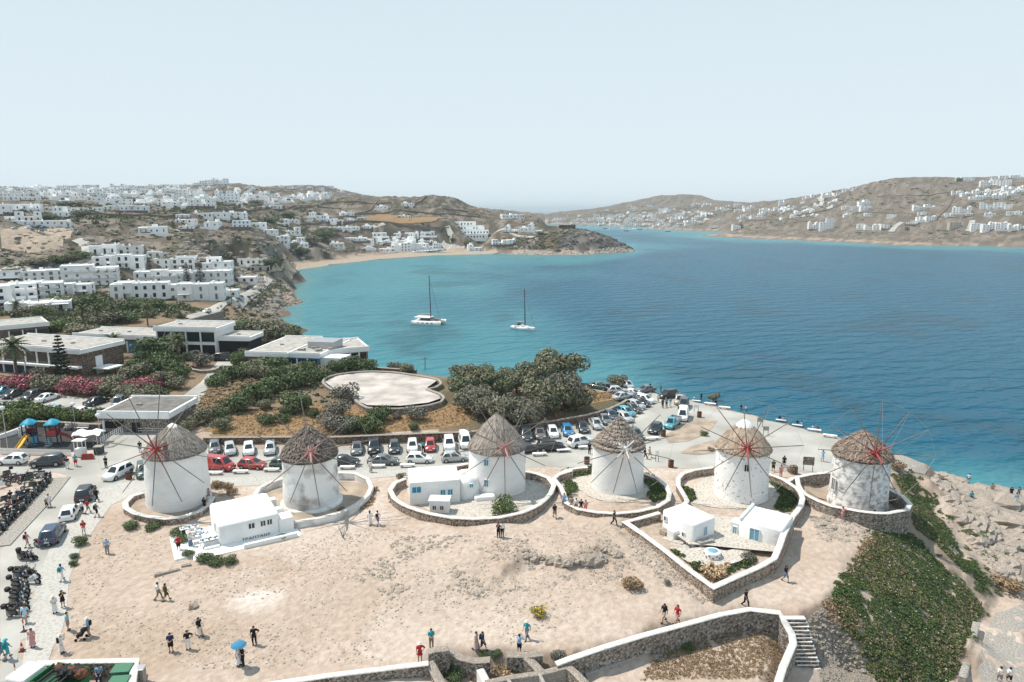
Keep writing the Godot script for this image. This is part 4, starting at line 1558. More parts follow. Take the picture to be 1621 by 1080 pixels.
func row(where: String, group: String, list: Array, wall := "far_white", deep := 0.0):
	list.sort_custom(func(a, b): return a[0] < b[0])
	for i in list.size():
		var q: Array = list[i]
		var r: float = (q[1] - q[0]) / maxf(q[2] - q[3], 1.0)
		var size := "long low" if r > 4.2 else ("wide" if r > 2.6 else ("tall narrow" if r < 1.3 else "boxy"))
		var m: String = ["navy_paint", "glass", "blue_paint", "grey_wood", "dark"][rng.randi() % 5]
		house("white_house", "%s white house, %s from the left %s" % [size, ordinal(i), where], group, q[0], q[1], q[2], q[3], deep if deep > 0 else rng.randf_range(6, 10), rng.randf_range(-0.35, 0.35), wall, m)


func build_town():
	rng.seed = 21
	row("along the left skyline", "houses on the left hillside", [[2, 14, 303, 299], [18, 30, 302, 298], [36, 50, 302, 297], [56, 68, 301, 297], [74, 88, 301, 296], [93, 107, 299, 294], [109, 121, 298, 294], [122, 138, 299, 293], [141, 155, 298, 293], [158, 172, 297, 292], [177, 193, 297, 291], [198, 212, 298, 293], [218, 232, 299, 294], [238, 252, 298, 293], [258, 272, 297, 292], [278, 292, 297, 292]])
	row("in the row under the left skyline", "houses on the left hillside", [[63, 104, 315, 305], [107, 123, 310, 304], [125, 156, 309, 301], [158, 184, 307, 300], [186, 214, 310, 302], [218, 242, 308, 301], [250, 274, 306, 299], [280, 296, 313, 300], [298, 310, 312, 302], [311, 323, 311, 301]])
	row("in the left hillside village's second row", "houses on the left hillside", [[10, 30, 318, 311], [40, 56, 318, 312], [121, 139, 317, 310], [141, 158, 320, 312], [160, 172, 321, 313], [173, 206, 325, 311], [209, 226, 319, 312], [250, 300, 329, 315], [301, 334, 328, 316], [343, 376, 316, 302], [355, 378, 322, 316], [384, 400, 317, 308], [402, 417, 316, 309], [421, 447, 315, 307], [461, 482, 315, 306], [484, 506, 316, 307], [510, 525, 311, 303]])
	row("on the hilltop at the left", "hilltop houses", [[308, 322, 292, 286], [323, 336, 292, 285], [337, 360, 291, 282]])
	row("on the distant ridge behind the village", "houses on the far ridge", [[440, 450, 297, 293], [455, 467, 300, 296], [470, 480, 296, 293], [484, 494, 299, 295], [500, 512, 301, 297], [518, 528, 298, 294], [535, 545, 305, 301]])
	row("in the scattered row below the village", "houses on the left hillside", [[11, 55, 334, 324], [87, 124, 343, 329], [193, 228, 335, 325], [0, 13, 341, 328], [418, 445, 332, 325], [280, 298, 346, 339], [308, 334, 345, 337], [336, 360, 346, 336], [361, 389, 347, 337], [489, 498, 343, 336], [500, 530, 352, 340], [540, 561, 343, 336]])
	row("on the slope above the rocky hill", "houses on the left hillside", [[17, 57, 350, 337], [30, 92, 357, 350], [93, 109, 360, 352], [224, 261, 371, 359], [278, 304, 354, 347], [284, 300, 364, 358], [325, 345, 361, 351], [369, 394, 361, 349], [396, 421, 362, 352], [417, 434, 371, 363], [434, 456, 358, 348], [455, 476, 372, 359]])
	row("in the terrace row across the slope", "houses of one terrace row", [[506, 517, 365, 359], [519, 530, 365, 359], [532, 543, 365, 359], [545, 556, 365, 359], [558, 569, 364, 358], [571, 586, 363, 357]])
	row("above the left end of the beach", "houses near the beach", [[438, 456, 387, 373], [458, 470, 393, 384], [463, 482, 383, 376], [476, 488, 393, 384], [522, 543, 393, 384], [545, 580, 383, 376], [376, 415, 420, 410], [310, 347, 417, 410], [281, 309, 418, 407], [591, 612, 375, 368], [560, 588, 385, 378]])
	row("on the slope behind the beach", "houses near the beach", [[597, 614, 331, 326], [635, 653, 327, 321], [630, 650, 345, 341], [623, 633, 375, 369], [641, 662, 375, 368], [666, 688, 374, 366]])
	row("at the back of the beach", "houses near the beach", [[600, 625, 399, 388], [626, 651, 398, 383], [653, 676, 395, 384], [678, 699, 394, 385], [741, 764, 397, 386]])
	row("on the headland", "houses on the headland", [[794, 831, 346, 339], [799, 820, 368, 357], [822, 843, 366, 354], [780, 817, 388, 379], [845, 858, 370, 364], [875, 897, 350, 345]])
	row("by the far waterline", "houses round the far bay", [[920, 931, 357, 352], [934, 945, 357, 353], [948, 958, 357, 352], [960, 971, 357, 353], [974, 984, 357, 353], [988, 1000, 358, 353], [1003, 1014, 358, 354], [1018, 1030, 358, 353], [1034, 1046, 359, 354], [1050, 1061, 359, 354], [1064, 1076, 360, 355]])
	row("in the far bay second row", "houses round the far bay", [[905, 915, 350, 346], [919, 928, 351, 346], [932, 942, 350, 345], [946, 957, 351, 346], [961, 972, 350, 345], [976, 985, 350, 346], [990, 1003, 351, 344], [1007, 1018, 351, 346], [1022, 1035, 351, 345], [1040, 1052, 352, 347], [1062, 1082, 350, 344], [1085, 1116, 355, 349]])
	row("in the far bay third row", "houses round the far bay", [[915, 924, 344, 340], [940, 949, 343, 339], [958, 968, 344, 340], [975, 986, 344, 339], [995, 1006, 344, 338], [1011, 1022, 344, 340], [1028, 1038, 343, 339], [1042, 1062, 337, 329], [1068, 1083, 345, 337], [1104, 1114, 345, 339], [1118, 1130, 341, 337]])
	row("high on the hill across the bay", "houses round the far bay", [[955, 963, 334, 331], [998, 1008, 331, 327], [1024, 1034, 328, 324], [1095, 1108, 325, 321], [1112, 1127, 326, 322], [1134, 1146, 332, 328], [1150, 1160, 328, 324], [1163, 1174, 326, 322], [1177, 1194, 331, 325], [1203, 1220, 337, 330]])
	row("on the saddle of the far shore", "houses on the far shore", [[1129, 1136, 362, 357], [1134, 1146, 350, 346], [1160, 1173, 364, 355], [1173, 1190, 345, 340], [1194, 1212, 345, 340], [1234, 1244, 326, 317], [1253, 1260, 330, 326], [1260, 1272, 339, 335], [1303, 1325, 311, 306]])
	row("on the right-hand hill foot", "houses on the far shore", [[1281, 1298, 364, 352], [1299, 1318, 364, 347], [1358, 1368, 363, 355], [1370, 1381, 363, 356], [1383, 1394, 363, 356], [1396, 1407, 363, 356], [1437, 1451, 356, 350], [1453, 1465, 351, 344], [1468, 1480, 351, 343], [1540, 1556, 365, 355], [1558, 1578, 365, 354], [1580, 1598, 364, 354], [1600, 1621, 364, 356]])
	row("half way up the right-hand hill", "houses on the far shore", [[1334, 1345, 331, 327], [1347, 1360, 332, 327], [1361, 1379, 325, 317], [1364, 1381, 332, 326], [1450, 1480, 331, 324], [1512, 1533, 338, 329], [1538, 1552, 316, 309], [1553, 1587, 314, 307], [1559, 1594, 331, 322]])
	row("near the top of the right-hand hill", "houses on the far shore", [[1516, 1527, 287, 281], [1529, 1541, 287, 282], [1555, 1574, 295, 287], [1576, 1596, 295, 286], [1592, 1620, 301, 296], [1574, 1592, 284, 279], [1603, 1621, 283, 278]])
	row("on the shoulder of the right-hand hill", "houses on the far shore", [[1335, 1346, 302, 298], [1348, 1362, 300, 296], [1322, 1332, 309, 305], [1310, 1320, 303, 299], [1272, 1282, 315, 311], [1285, 1296, 312, 308]])
	row_auto("in the row above the gravel lot", "houses on the left hillside", 0, 240, 338, 330, 12, 6.0)
	row_auto("in the mid row of the left village", "houses on the left hillside", 4, 330, 312, 308, 18, 5.0)
	row_auto("in the upper row of the left village", "houses on the left hillside", 0, 330, 304, 301, 18, 4.0)
	row_auto("in the row right of the hilltop", "houses on the left hillside", 380, 520, 313, 312, 10, 4.5)
	row_auto("in the row above the terraces", "houses near the beach", 440, 580, 352, 350, 7, 5.0)
	row_auto("in the row behind the beach", "houses near the beach", 590, 700, 389, 383, 8, 5.0)
	row_auto("in the lower row across the bay", "houses round the far bay", 905, 1120, 354.5, 356, 8, 4.0)
	row_auto("in the middle row across the bay", "houses round the far bay", 920, 1120, 347, 347, 6, 4.0)
	row_auto("in the row along the far saddle", "houses on the far shore", 1110, 1290, 336, 334, 8, 4.0)
	row_auto("in a row on the right-hand hill", "houses on the far shore", 1330, 1621, 344, 342, 8, 5.0)
	row_auto("in an upper row on the right-hand hill", "houses on the far shore", 1510, 1621, 310, 306, 9, 5.0)
	var hm := mb()
	rbox(hm, Vector3(0, 0.5, 0), Vector3(8, 6.0, 6), 0.1)
	rbox(hm, Vector3(-2, 3.8, -0.5), Vector3(4, 3.0, 4.5), 0.1)
	rbox(hm, Vector3(5, 0, 0.6), Vector3(4.5, 4.4, 5), 0.1)
	var spots := spread([[0, 300], [330, 296], [470, 306], [540, 312], [470, 322], [330, 334], [200, 330], [60, 322], [0, 318]], 110) + spread([[905, 353], [960, 340], [1060, 330], [1120, 340], [1120, 355], [1000, 356]], 70) + spread([[1120, 350], [1250, 322], [1330, 305], [1330, 340], [1200, 352]], 36) + spread([[560, 395], [600, 372], [700, 376], [700, 392]], 14)
	scatter("houses", "further small white houses between the larger ones of the village and round the bay", done(hm), mats["far_white"], spots, 0.6, 1.5)
	house("beige_house", "beige round-cornered house low on the right-hand hill", "", 1505, 1520, 362, 349, 9, 0.3, "cream", "dark")
	house("beach_restaurant", "flat dark beach restaurant at the left end of the beach", "", 373, 424, 430, 424, 8, 0.2, "cream", "dark", 1, 2.0, false, "restaurant")
	house("cliff_restaurant", "dark open-fronted restaurant on top of the headland cliff", "", 885, 911, 361, 355, 8, 0.0, "brown_stone", "dark", 1, 2.0, false, "restaurant")
	var tw := thing("round_tower", "round white tower house on the headland ridge", "tower", T(866, 352))
	var st := mb()
	lathe(st, [[5.6, -3], [5.5, 5.5], [5.2, 8.2], [5.0, 8.4]], 24)
	part("wall", done(st), mats["far_white"], tw)
	for k in 6:
		part("window", pane_box(0.9, 1.3), mats["navy_paint"], tw, Transform3D(Basis(Vector3.UP, k * 0.6 - 1.5), Vector3(sin(k * 0.6 - 1.5) * 5.55, 3.5, cos(k * 0.6 - 1.5) * 5.55)))
	# the stepped hotel above the beach: four receding storeys
	var sh := thing("stepped_hotel", "large white stepped hotel with many dark windows at the foot of the headland", "hotel", T(746, 378), 0.1)
	var s := scale_at(sh.position)
	for k in 4:
		st = mb()
		var w: float = [53.0, 55.0, 48.0, 36.0][k] * s
		var c: Vector3 = Vector3([0.0, 1.0, -2.0, -9.0][k] * s, k * 6.5 * s - (3.0 if k == 0 else 0.0), -k * 7.0)
		var hh := 6.6 * s + (3.0 if k == 0 else 0.0)
		box(st, c + Vector3(0, hh / 2, -6), Vector3(w, hh, 12))
		part("storey", done(st), mats["far_white"], sh)
		facade(sh, c + Vector3(0, 3.0 if k == 0 else 0.0, 0), w, 6.5 * s, Vector3.BACK, 3.4, 1, ["navy_paint", "glass", "navy_paint", "dark"][k], 1.6, 1.5)
		if k:
			part("terrace_rail", unit_box("rail%d" % k, Vector3(w * 0.9, 0.9, 0.2)), mats["far_white"], sh, at(c + Vector3(0, 0, 6.6)))
	for k in 9:
		var u := thing("sun_umbrella", "pale beach umbrella, %s from the left on the sand" % ordinal(k), "umbrella", T(655 + k * 4.5, 401.5 - k * 0.3), 0, "umbrellas in a row on the far beach")
		if k == 0:
			pass
		part("pole", unit_box("umb_pole", Vector3(0.12, 2.3, 0.12)), mats["wood"], u)
		if not mats.has("umb"):
			st = mb()
			lathe(st, [[1.5, 2.1], [0.8, 2.5], [0.05, 2.7]], 8)
			mats["umb"] = done(st)
		part("canopy", mats["umb"], mats["far_white"], u)


func hotel_block(label: String, x0: float, x1: float, yb: float, yt: float, deep: float, storeys: int, turn: float, balconies := false, arched := false) -> Node3D:
	var o := house("hotel_wing", label, "white hotel wings by the cove", x0, x1, yb, yt, deep, turn, "white", ["navy_paint", "glass", "grey_wood"][rng.randi() % 3], storeys, 3.3, false, "hotel")
	var w := (x1 - x0) * scale_at(o.position)
	var h := (yb - yt) * scale_at(o.position)
	if balconies:
		for k in int(w / 3.3):
			for s in range(0, storeys):
				var p := Vector3((k + 0.5) * 3.3 - int(w / 3.3) * 1.65, s * h / storeys, 0.6)
				part("balcony", unit_box("balcony", Vector3(2.6, 0.95, 1.1), 0.05), mats["white"], o, at(p))
	var n := int(w / 7.0)
	for k in n:
		part("roof_box", unit_box("roof_box%d" % (k % 3), Vector3(0.8 + 0.4 * (k % 3), 0.7 + 0.3 * (k % 2), 0.9), 0.04), mats["concrete" if k % 2 else "white"], o, at(Vector3((k + 0.5) * w / n - w / 2, h, -deep * (0.3 + 0.3 * (k % 2))), k))
	return o


func modern(called: String, label: String, pa: Array, pb: Array, deep: float, tall: float, base: float, lower := "brown_stone") -> Node3D:   # stone walls under a broad white roof band
	var a := G(pa[0], pa[1], base)
	var b := G(pb[0], pb[1], base)
	var o := thing(called, label, "hotel", a, 0, "stone and white hotel buildings by the road")
	o.basis = frame_of(a, b)
	var w := a.distance_to(b)
	var st := mb()
	box(st, Vector3(w / 2, tall / 2 - 1.0, -deep / 2), Vector3(w, tall + 2.0, deep))
	part("wall", done(st), mats[lower], o)
	st = mb()
	box(st, Vector3(w / 2, tall + 0.45, -deep / 2), Vector3(w + 0.8, 0.9, deep + 0.8))
	var rf := part("roof", done(st), mats["white"], o)
	st = mb()
	box(st, Vector3(w / 2, tall + 0.93, -deep / 2), Vector3(w - 0.2, 0.07, deep - 0.2))
	part("roof_deck", done(st), mats["roof_grey"], rf)
	for k in [[w / 2, 0.2, w + 0.8, 0.25], [w / 2, -deep - 0.2, w + 0.8, 0.25]]:
		part("parapet", unit_box("pp%.1f" % k[2], Vector3(k[2], 0.3, k[3])), mats["white"], rf, at(Vector3(k[0], tall + 0.9, k[1])))
	for k in int(w / 8.0):
		part("roof_pipe", unit_box("roof_pipe", Vector3(0.9, 0.3, 0.4), 0.05), mats["concrete"], rf, at(Vector3(4 + k * 8.0, tall + 0.97, -deep * 0.45), k * 0.7))
	return o


func bays(o: Node3D, x0: float, x1: float, y: float, h: float, n: int, m := "glass"):
	for k in n:
		var w := (x1 - x0) / n
		part("window", pane_box(w - 0.5, h), mats[m], o, at(Vector3(x0 + w * (k + 0.5), y + h / 2, 0.02)))
		part("pillar", unit_box("pillar%.1f" % h, Vector3(0.3, h + 0.4, 0.35)), mats["white"], o, at(Vector3(x0 + w * k + 0.1, y - 0.2, 0.12)))


func build_hotels():
	rng.seed = 33
	hotel_block("long curved-front white hotel wing with small balconies at the left edge", 0, 50, 486, 456, 12, 3, 0.35, true)
	hotel_block("white hotel wing with balconies just right of the left-edge wing", 50, 93, 478, 452, 11, 3, 0.25, true)
	hotel_block("small white hotel wing between the left wings and the palms", 94, 112, 470, 452, 9, 2, 0.1, true)
	hotel_block("low white hotel wing with a blue-grey balcony above the shrubs", 112, 137, 468, 452, 9, 2, 0.0)
	hotel_block("two-storey white hotel wing with dark windows and pale awnings, left half of the front row", 193, 259, 474, 449, 10, 2, 0.1)
	hotel_block("two-storey white hotel wing, right half of the front row beside the two dark pines", 260, 346, 476, 452, 10, 2, 0.05)
	hotel_block("narrow white hotel end block left of the front row", 178, 193, 474, 454, 9, 2, 0.1)
	hotel_block("three-storey white hotel wing with arched balconies in the middle of the hotel", 111, 178, 452, 424, 11, 3, 0.2, true)
	hotel_block("long low white hotel wing stepping down behind the left wings", 4, 97, 446, 431, 10, 2, 0.3)
	hotel_block("white hotel wing in the second row behind the front row", 222, 293, 450, 430, 10, 2, 0.1, true)
	hotel_block("tall white hotel block behind the two dark pines", 283, 358, 451, 432, 11, 2, 0.0)
	hotel_block("upper white hotel block with a dark corner window near the lane", 301, 361, 434, 416, 10, 2, 0.0)
	hotel_block("upper white hotel wing with four pairs of windows", 174, 222, 425, 405, 10, 2, 0.1)
	hotel_block("upper left white hotel wing with two arched windows", 149, 174, 422, 407, 10, 2, 0.1)
	hotel_block("topmost left white block of the hotel with three narrow windows", 148, 180, 405, 391, 9, 1, 0.1)
	hotel_block("topmost right white block of the hotel with a wide terrace", 181, 220, 403, 389, 9, 2, 0.1)
	hotel_block("long low white wing along the lane behind the hotel", 230, 300, 427, 410, 9, 2, 0.05)
	hotel_block("small white cube house behind the long low wing", 235, 267, 408, 401, 8, 1, 0.0)
	hotel_block("white single-storey pool house among the shrubs", 26, 98, 492, 481, 12, 1, 0.2)
	hotel_block("low white wall-like annex right of the front row above the retaining wall", 352, 374, 470, 462, 7, 1, 0.0)
	hotel_block("low white lane-side house with a blue awning", 361, 402, 447, 439, 8, 1, 0.0)
	# the stone and white hotel by the road
	var o := modern("stone_hotel_wing", "stone and white hotel wing with a flat roof behind the pink oleanders", [-25, 588], [130, 601], 11, 5.4, 1.4)
	var w := G(-25, 588, 1.4).distance_to(G(130, 601, 1.4))
	bays(o, 3, w - 5, 3.0, 2.2, 6)
	bays(o, 3, w - 9, 0.1, 2.0, 5, "navy_paint")
	var st := mb()
	box(st, Vector3(w / 2, 2.65, 0.6), Vector3(w + 0.6, 0.45, 1.3))
	part("balcony_slab", done(st), mats["white"], o)
	st = mb()
	box(st, Vector3(w + 0.04, 1.4, -4.5), Vector3(0.2, 5.6, 1.7))
	part("white_panel", done(st), mats["white"], o)
	st = mb()
	box(st, Vector3(w + 2.4, 1.9, -4.4), Vector3(4.0, 0.25, 4.0))
	part("canopy", done(st), mats["white"], o)
	for k in 3:
		part("canopy_post", unit_box("cpost", Vector3(0.12, 1.9, 0.12)), mats["dark"], o, at(Vector3(w + 4.2, 0, -2.6 - 1.8 * k)))
	o = modern("stone_hotel_wing", "stone and white hotel wing at the left edge half hidden by shrubs", [-30, 545], [78, 534], 12, 3.2, 1.8)
	bays(o, 6, 15, 0.3, 2.2, 3)
	o = modern("stone_hotel_wing", "long stone and white hotel wing with blue shutters in the middle", [121, 556], [250, 561], 9, 3.5, 1.6)
	w = G(121, 556, 1.6).distance_to(G(250, 561, 1.6))
	bays(o, w * 0.64, w * 0.95, 0.2, 2.6, 2, "blue_paint")
	o = modern("stone_hotel_wing", "two-storey white-framed hotel wing with recessed glass beside the palm", [250, 562], [343, 564], 9, 6.0, 1.4, "white")
	w = G(250, 562, 1.4).distance_to(G(343, 564, 1.4))
	bays(o, 0.2, w, 3.5, 2.3, 4)
	bays(o, 0.2, w, 0.2, 2.5, 4, "dark")
	o = modern("stone_hotel_wing", "low stone wing with a small blue window under a broad grey roof", [393, 584], [454, 586], 19, 2.9, 1.4)
	window(o, Vector3(2.8, 2.1, 0), Vector3.BACK, 1.1, 0.7, "teal_paint", "grey_wood")
	o = modern("stone_hotel_wing", "reception wing with a dark blue recess and a metal plant box on its roof", [454, 584], [505, 586], 17, 2.7, 1.4, "blue_paint")
	w = G(454, 584, 1.4).distance_to(G(505, 586, 1.4))
	bays(o, 0.1, w - 0.2, 0.1, 2.2, 3, "navy_paint")
	st = mb()
	rbox(st, Vector3(w * 0.75, 4.4, -8.0), Vector3(6.4, 1.7, 5.0), 0.05)
	part("plant_box", done(st), mats["steel"], o)
	for k in 4:
		part("vent", unit_box("vent_box", Vector3(1.5, 0.5, 1.2), 0.1), mats["concrete"], o, at(Vector3(w * 0.3 + k * 2.0, 3.67, -3.0 - (k % 2) * 2.5), k * 0.4))
	o = modern("stone_hotel_wing", "right end of the hotel with dark glass facing the sea", [505, 582], [583, 575], 12, 2.9, 1.0, "grey_stone")
	w = G(505, 582, 1.0).distance_to(G(583, 575, 1.0))
	bays(o, w * 0.45, w - 0.2, 0.1, 2.5, 3)
	var wb := thing("white_annex", "plain white box annex in front of the reception wing", "building", G(504, 586, 1.2))
	wb.basis = frame_of(G(504, 586, 1.2), G(545, 588, 1.2))
	st = mb()
	rbox(st, Vector3(2.9, 1.2, -2.2), Vector3(5.8, 3.4, 4.4), 0.05)
	part("wall", done(st), mats["white"], wb)
	window(wb, Vector3(2.3, 0.9, 0), Vector3.BACK, 0.7, 0.8, "dark", "white_paint", "hatch")
	o = modern("entrance_canopy", "long white entrance canopy linking the hotel wings", [345, 562], [395, 563], 7, 3.6, 1.4, "dark")
	# the low building by the playground
	o = modern("road_kiosk", "low flat building with white roof band beside the playground", [163, 689], [268, 690], 9, 2.9, 0.6, "grey_stone")
	o.get_node("roof/roof_deck").material_override = tint("roof_grey", lin(0.24, 0.23, 0.22))
	w = G(163, 689, 0.6).distance_to(G(268, 690, 0.6))
	bays(o, 0.3, w * 0.35, 1.2, 1.1, 1, "dark")
	window(o, Vector3(w * 0.52, 1.1, 0.1), Vector3.BACK, 1.4, 2.2, "dark", "grey_wood", "door")
	for k in 2:
		part("rail", unit_box("kiosk_rail", Vector3(4.4, 0.07, 0.07)), mats["pale_wood"], o, at(Vector3(w * 0.78, 1.0 + 0.4 * k, 0.7)))
	# retaining and garden walls
	stone_wall("long stone wall with white top behind the parked cars", [[322, 692], [430, 691, 1.55], [540, 691, 1.55], [640, 686.5, 1.6], [742, 683, 1.6], [815, 674, 1.5], [878, 665, 1.4], [930, 656, 1.3], [965, 646, 1.3], [985, 637, 1.3], [992, 632, 1.2], [985, 626, 1.1], [965, 621, 1.0], [945, 618, 0.9]], 1.55, 0.28, "brown_stone", "pale_rock")
	stone_wall("round parapet wall of the empty circular platform", [[511, 603], [518, 596], [535, 591.5], [556, 588.5], [582, 587], [607, 587], [632, 589], [649, 591.5], [675, 595.5], [694, 600], [698, 607], [690, 612], [676, 614.5], [696, 622], [703, 629], [698, 635], [680, 640], [633, 645.5], [605, 646], [581, 644], [566, 635], [553, 623.5], [535, 619], [520, 612]], 2.85, 0.25, "stone", "concrete", 1.5, "platform_wall", true, 0.3)
	var pf := []
	for q in [[514, 604], [535, 594], [582, 589], [632, 591], [675, 597], [692, 602], [676, 613], [694, 624], [698, 630], [678, 637], [633, 642], [581, 641], [562, 633], [550, 622], [530, 616]]:
		pf.append(G(q[0], q[1], 2.55))
	struct("platform_floor", flat_mesh(pf, 2.5), mats["platform"], "pale dusty floor of the circular platform")
	stone_wall("grey retaining wall under the cove lane", [[290, 508, 1.5], [320, 500, 1.2], [352, 492, 0.8]], 1.2, 0.4, "grey_stone", "grey_stone")
	stone_wall("white wall at the left end of the playground", [[-5, 690, 1.6], [20, 681, 1.8], [42, 672, 2.0]], 1.8, 0.25, "white", "white")
	stone_wall("stone wall behind the playground benches", [[42, 666, 2.0], [100, 668, 2.0], [160, 671, 2.0]], 2.0, 0.25, "brown_stone", "pale_rock")
	stone_wall("curved stone planter wall at the playground entrance", [[163, 708, 0.7], [176, 706, 0.8], [190, 699, 0.9], [206, 690, 1.0], [214, 684, 1.0]], 0.8, 0.35, "stone", "concrete", 1.0)
	stone_wall("sea-edge wall at the far side of the hotel garden", [[590, 581, 1.8], [625, 583, 1.8], [659, 585, 1.8]], 1.8, 0.3, "brown_stone", "pale_rock")
	stone_wall("round stone planter around the small olive tree in the drive", [[297, 578, 2.0], [303, 583, 2.0], [320, 586, 2.0], [340, 584, 2.0], [349, 578, 2.0]], 2.0, 0.3, "stone", "concrete", 1.0)
	stone_wall("concrete wall along the shore road at the foot of the green bank", [[1546, 985, -6.4], [1540, 1010, -6.4], [1533, 1040, -6.4], [1524, 1072, -6.4]], -6.4, 0.3, "concrete", "concrete")


# ---------------------------------------------------------------- rocks and plants
func rock_mesh(sd: int, flat := 0.7) -> ArrayMesh:
	var key := "rock_mesh%d" % sd
	if mats.has(key):
		return mats[key]
	var n := FastNoiseLite.new()
	n.seed = sd
	n.frequency = 0.9
	n.fractal_octaves = 3
	var c := FastNoiseLite.new()
	c.seed = sd + 9
	c.noise_type = FastNoiseLite.TYPE_CELLULAR
	c.cellular_return_type = FastNoiseLite.RETURN_CELL_VALUE
	c.frequency = 0.8
	var rows := []
	for j in 8:
		var row := []
		var v := -PI / 2 + PI * (j + 0.02) / 7.05
		for i in 11:
			var a := -TAU * i / 11
			var d := Vector3(cos(a) * cos(v), sin(v), sin(a) * cos(v))
			var r := 0.5 * (1.0 + n.get_noise_3dv(d * 1.2) * 0.5 + c.get_noise_3dv(d * 1.5) * 0.34)
			row.append(Vector3(d.x * r, maxf(d.y * r * flat, -0.3), d.z * r))
		rows.append(row)
	var st := mb()
	rings(st, rows, true, false)
	fan(st, rows[-1])
	mats[key] = done(st)
	return mats[key]


func leaves(key: String, n: int, leaf: float, tones: Array, lobes := 5, sd := 1, flat := 0.75, hollow := 0.55) -> ArrayMesh:   # a crown one metre across standing on its base: leaf-sized faces on several overlapping clumps
	if mats.has(key):
		return mats[key]
	rng.seed = sd
	var st := SurfaceTool.new()
	st.begin(Mesh.PRIMITIVE_TRIANGLES)
	st.set_smooth_group(-1)
	var cs := []
	for i in lobes:
		var a := TAU * i / lobes + rng.randf() * 0.8
		var r := 0.0 if i == 0 else rng.randf_range(0.16, 0.3)
		if lobes > 12 and i:
			r = rng.randf_range(0.14, 0.4)
		cs.append([Vector3(cos(a) * r, (0.5 + rng.randf_range(-0.12, 0.2) * (1 if i else 0)) * flat, sin(a) * r), (rng.randf_range(0.2, 0.3) if lobes < 12 else rng.randf_range(0.12, 0.2)) if i else 0.34 - 0.006 * lobes])
	for i in n:
		var c: Array = cs[rng.randi() % lobes]
		var d := Vector3(rng.randfn(), rng.randfn(), rng.randfn()).normalized()
		var p: Vector3 = c[0] + Vector3(d.x, d.y * flat, d.z) * float(c[1]) * lerpf(hollow, 1.08, sqrt(rng.randf()))
		if p.y < 0.01:
			p.y = rng.randf() * 0.15
		var nn := (d + Vector3(rng.randfn(), rng.randfn() + 0.4, rng.randfn()) * 0.6).normalized()
		var u := nn.cross(Vector3(rng.randfn(), rng.randfn(), rng.randfn())).normalized()
		var w := nn.cross(u)
		var s := leaf * rng.randf_range(0.6, 1.5)
		var t: Color = tones[rng.randi() % tones.size()]
		st.set_color(t * rng.randf_range(1.05, 2.3))
		tri(st, p - u * s, p + w * s * 0.6, p + u * s)
		tri(st, p - u * s, p + u * s, p - w * s * 0.6)
	mats[key] = done(st)
	return mats[key]


const DARK := [Color(0.038, 0.058, 0.026), Color(0.06, 0.08, 0.036), Color(0.08, 0.1, 0.048)]
const OLIVE := [Color(0.075, 0.082, 0.048), Color(0.12, 0.12, 0.08), Color(0.1, 0.094, 0.064), Color(0.15, 0.142, 0.1)]
const GREYISH := [Color(0.1, 0.1, 0.085), Color(0.135, 0.125, 0.105), Color(0.075, 0.075, 0.06)]
const DRY := [Color(0.21, 0.14, 0.085), Color(0.16, 0.105, 0.065), Color(0.11, 0.095, 0.055)]
const STRAW := [Color(0.29, 0.215, 0.14), Color(0.34, 0.26, 0.17), Color(0.24, 0.165, 0.1)]
const FRESH := [Color(0.04, 0.064, 0.02), Color(0.06, 0.085, 0.028), Color(0.08, 0.092, 0.036)]
const ROSE := [Color(0.3, 0.07, 0.11), Color(0.23, 0.06, 0.085), Color(0.34, 0.13, 0.17), Color(0.05, 0.065, 0.03), Color(0.07, 0.08, 0.045)]


func crown(kind: String, v := 0) -> ArrayMesh:
	match kind:
		"dark": return leaves("dark%d" % v, 1500, 0.035, DARK, 6, 100 + v)
		"olive": return leaves("olive%d" % v, 1500, 0.035, OLIVE, 6, 110 + v)
		"grey": return leaves("grey%d" % v, 1300, 0.035, GREYISH, 6, 120 + v)
		"dry": return leaves("dry%d" % v, 900, 0.04, DRY, 4, 130 + v)
		"fresh": return leaves("fresh%d" % v, 1300, 0.035, FRESH, 6, 140 + v)
		"rose": return leaves("rose%d" % v, 1500, 0.03, ROSE, 7, 150 + v)
		"yellow": return leaves("yellow%d" % v, 900, 0.035, [Color(0.5, 0.33, 0.03), Color(0.07, 0.09, 0.03), Color(0.09, 0.1, 0.04)], 5, 160 + v)
	return leaves("tree%d" % v, 4200, 0.024, [OLIVE + [Color(0.05, 0.065, 0.03)], GREYISH + OLIVE, OLIVE + DARK][v], 15, 170 + v, 0.85, 0.82)


func shrub(px: float, py: float, wide: float, kind: String, label: String, group := "", tall := 1.0):
	var p := T(px, py)
	var s := scale_at(p) * wide
	var o := part("shrub", crown(kind, rng.randi() % 3), mats["leaf"], self)
	o.position = p - Vector3(0, 0.1 * s, 0)
	o.rotation.y = rng.randf() * TAU
	o.scale = Vector3(s, s * 1.0 * tall, s)
	tag(o, label, "shrub", group)


func shrubs(kind: String, look: String, where: String, list: Array, group := "", tall := 1.0):
	list.sort_custom(func(a, b): return a[0] < b[0])
	for i in list.size():
		var q: Array = list[i]
		var t := "%s, %s from the left %s" % [look, ordinal(i), where] if list.size() > 1 else "%s %s" % [look, where]
		shrub(q[0], q[1], q[2], kind, t, group, tall)


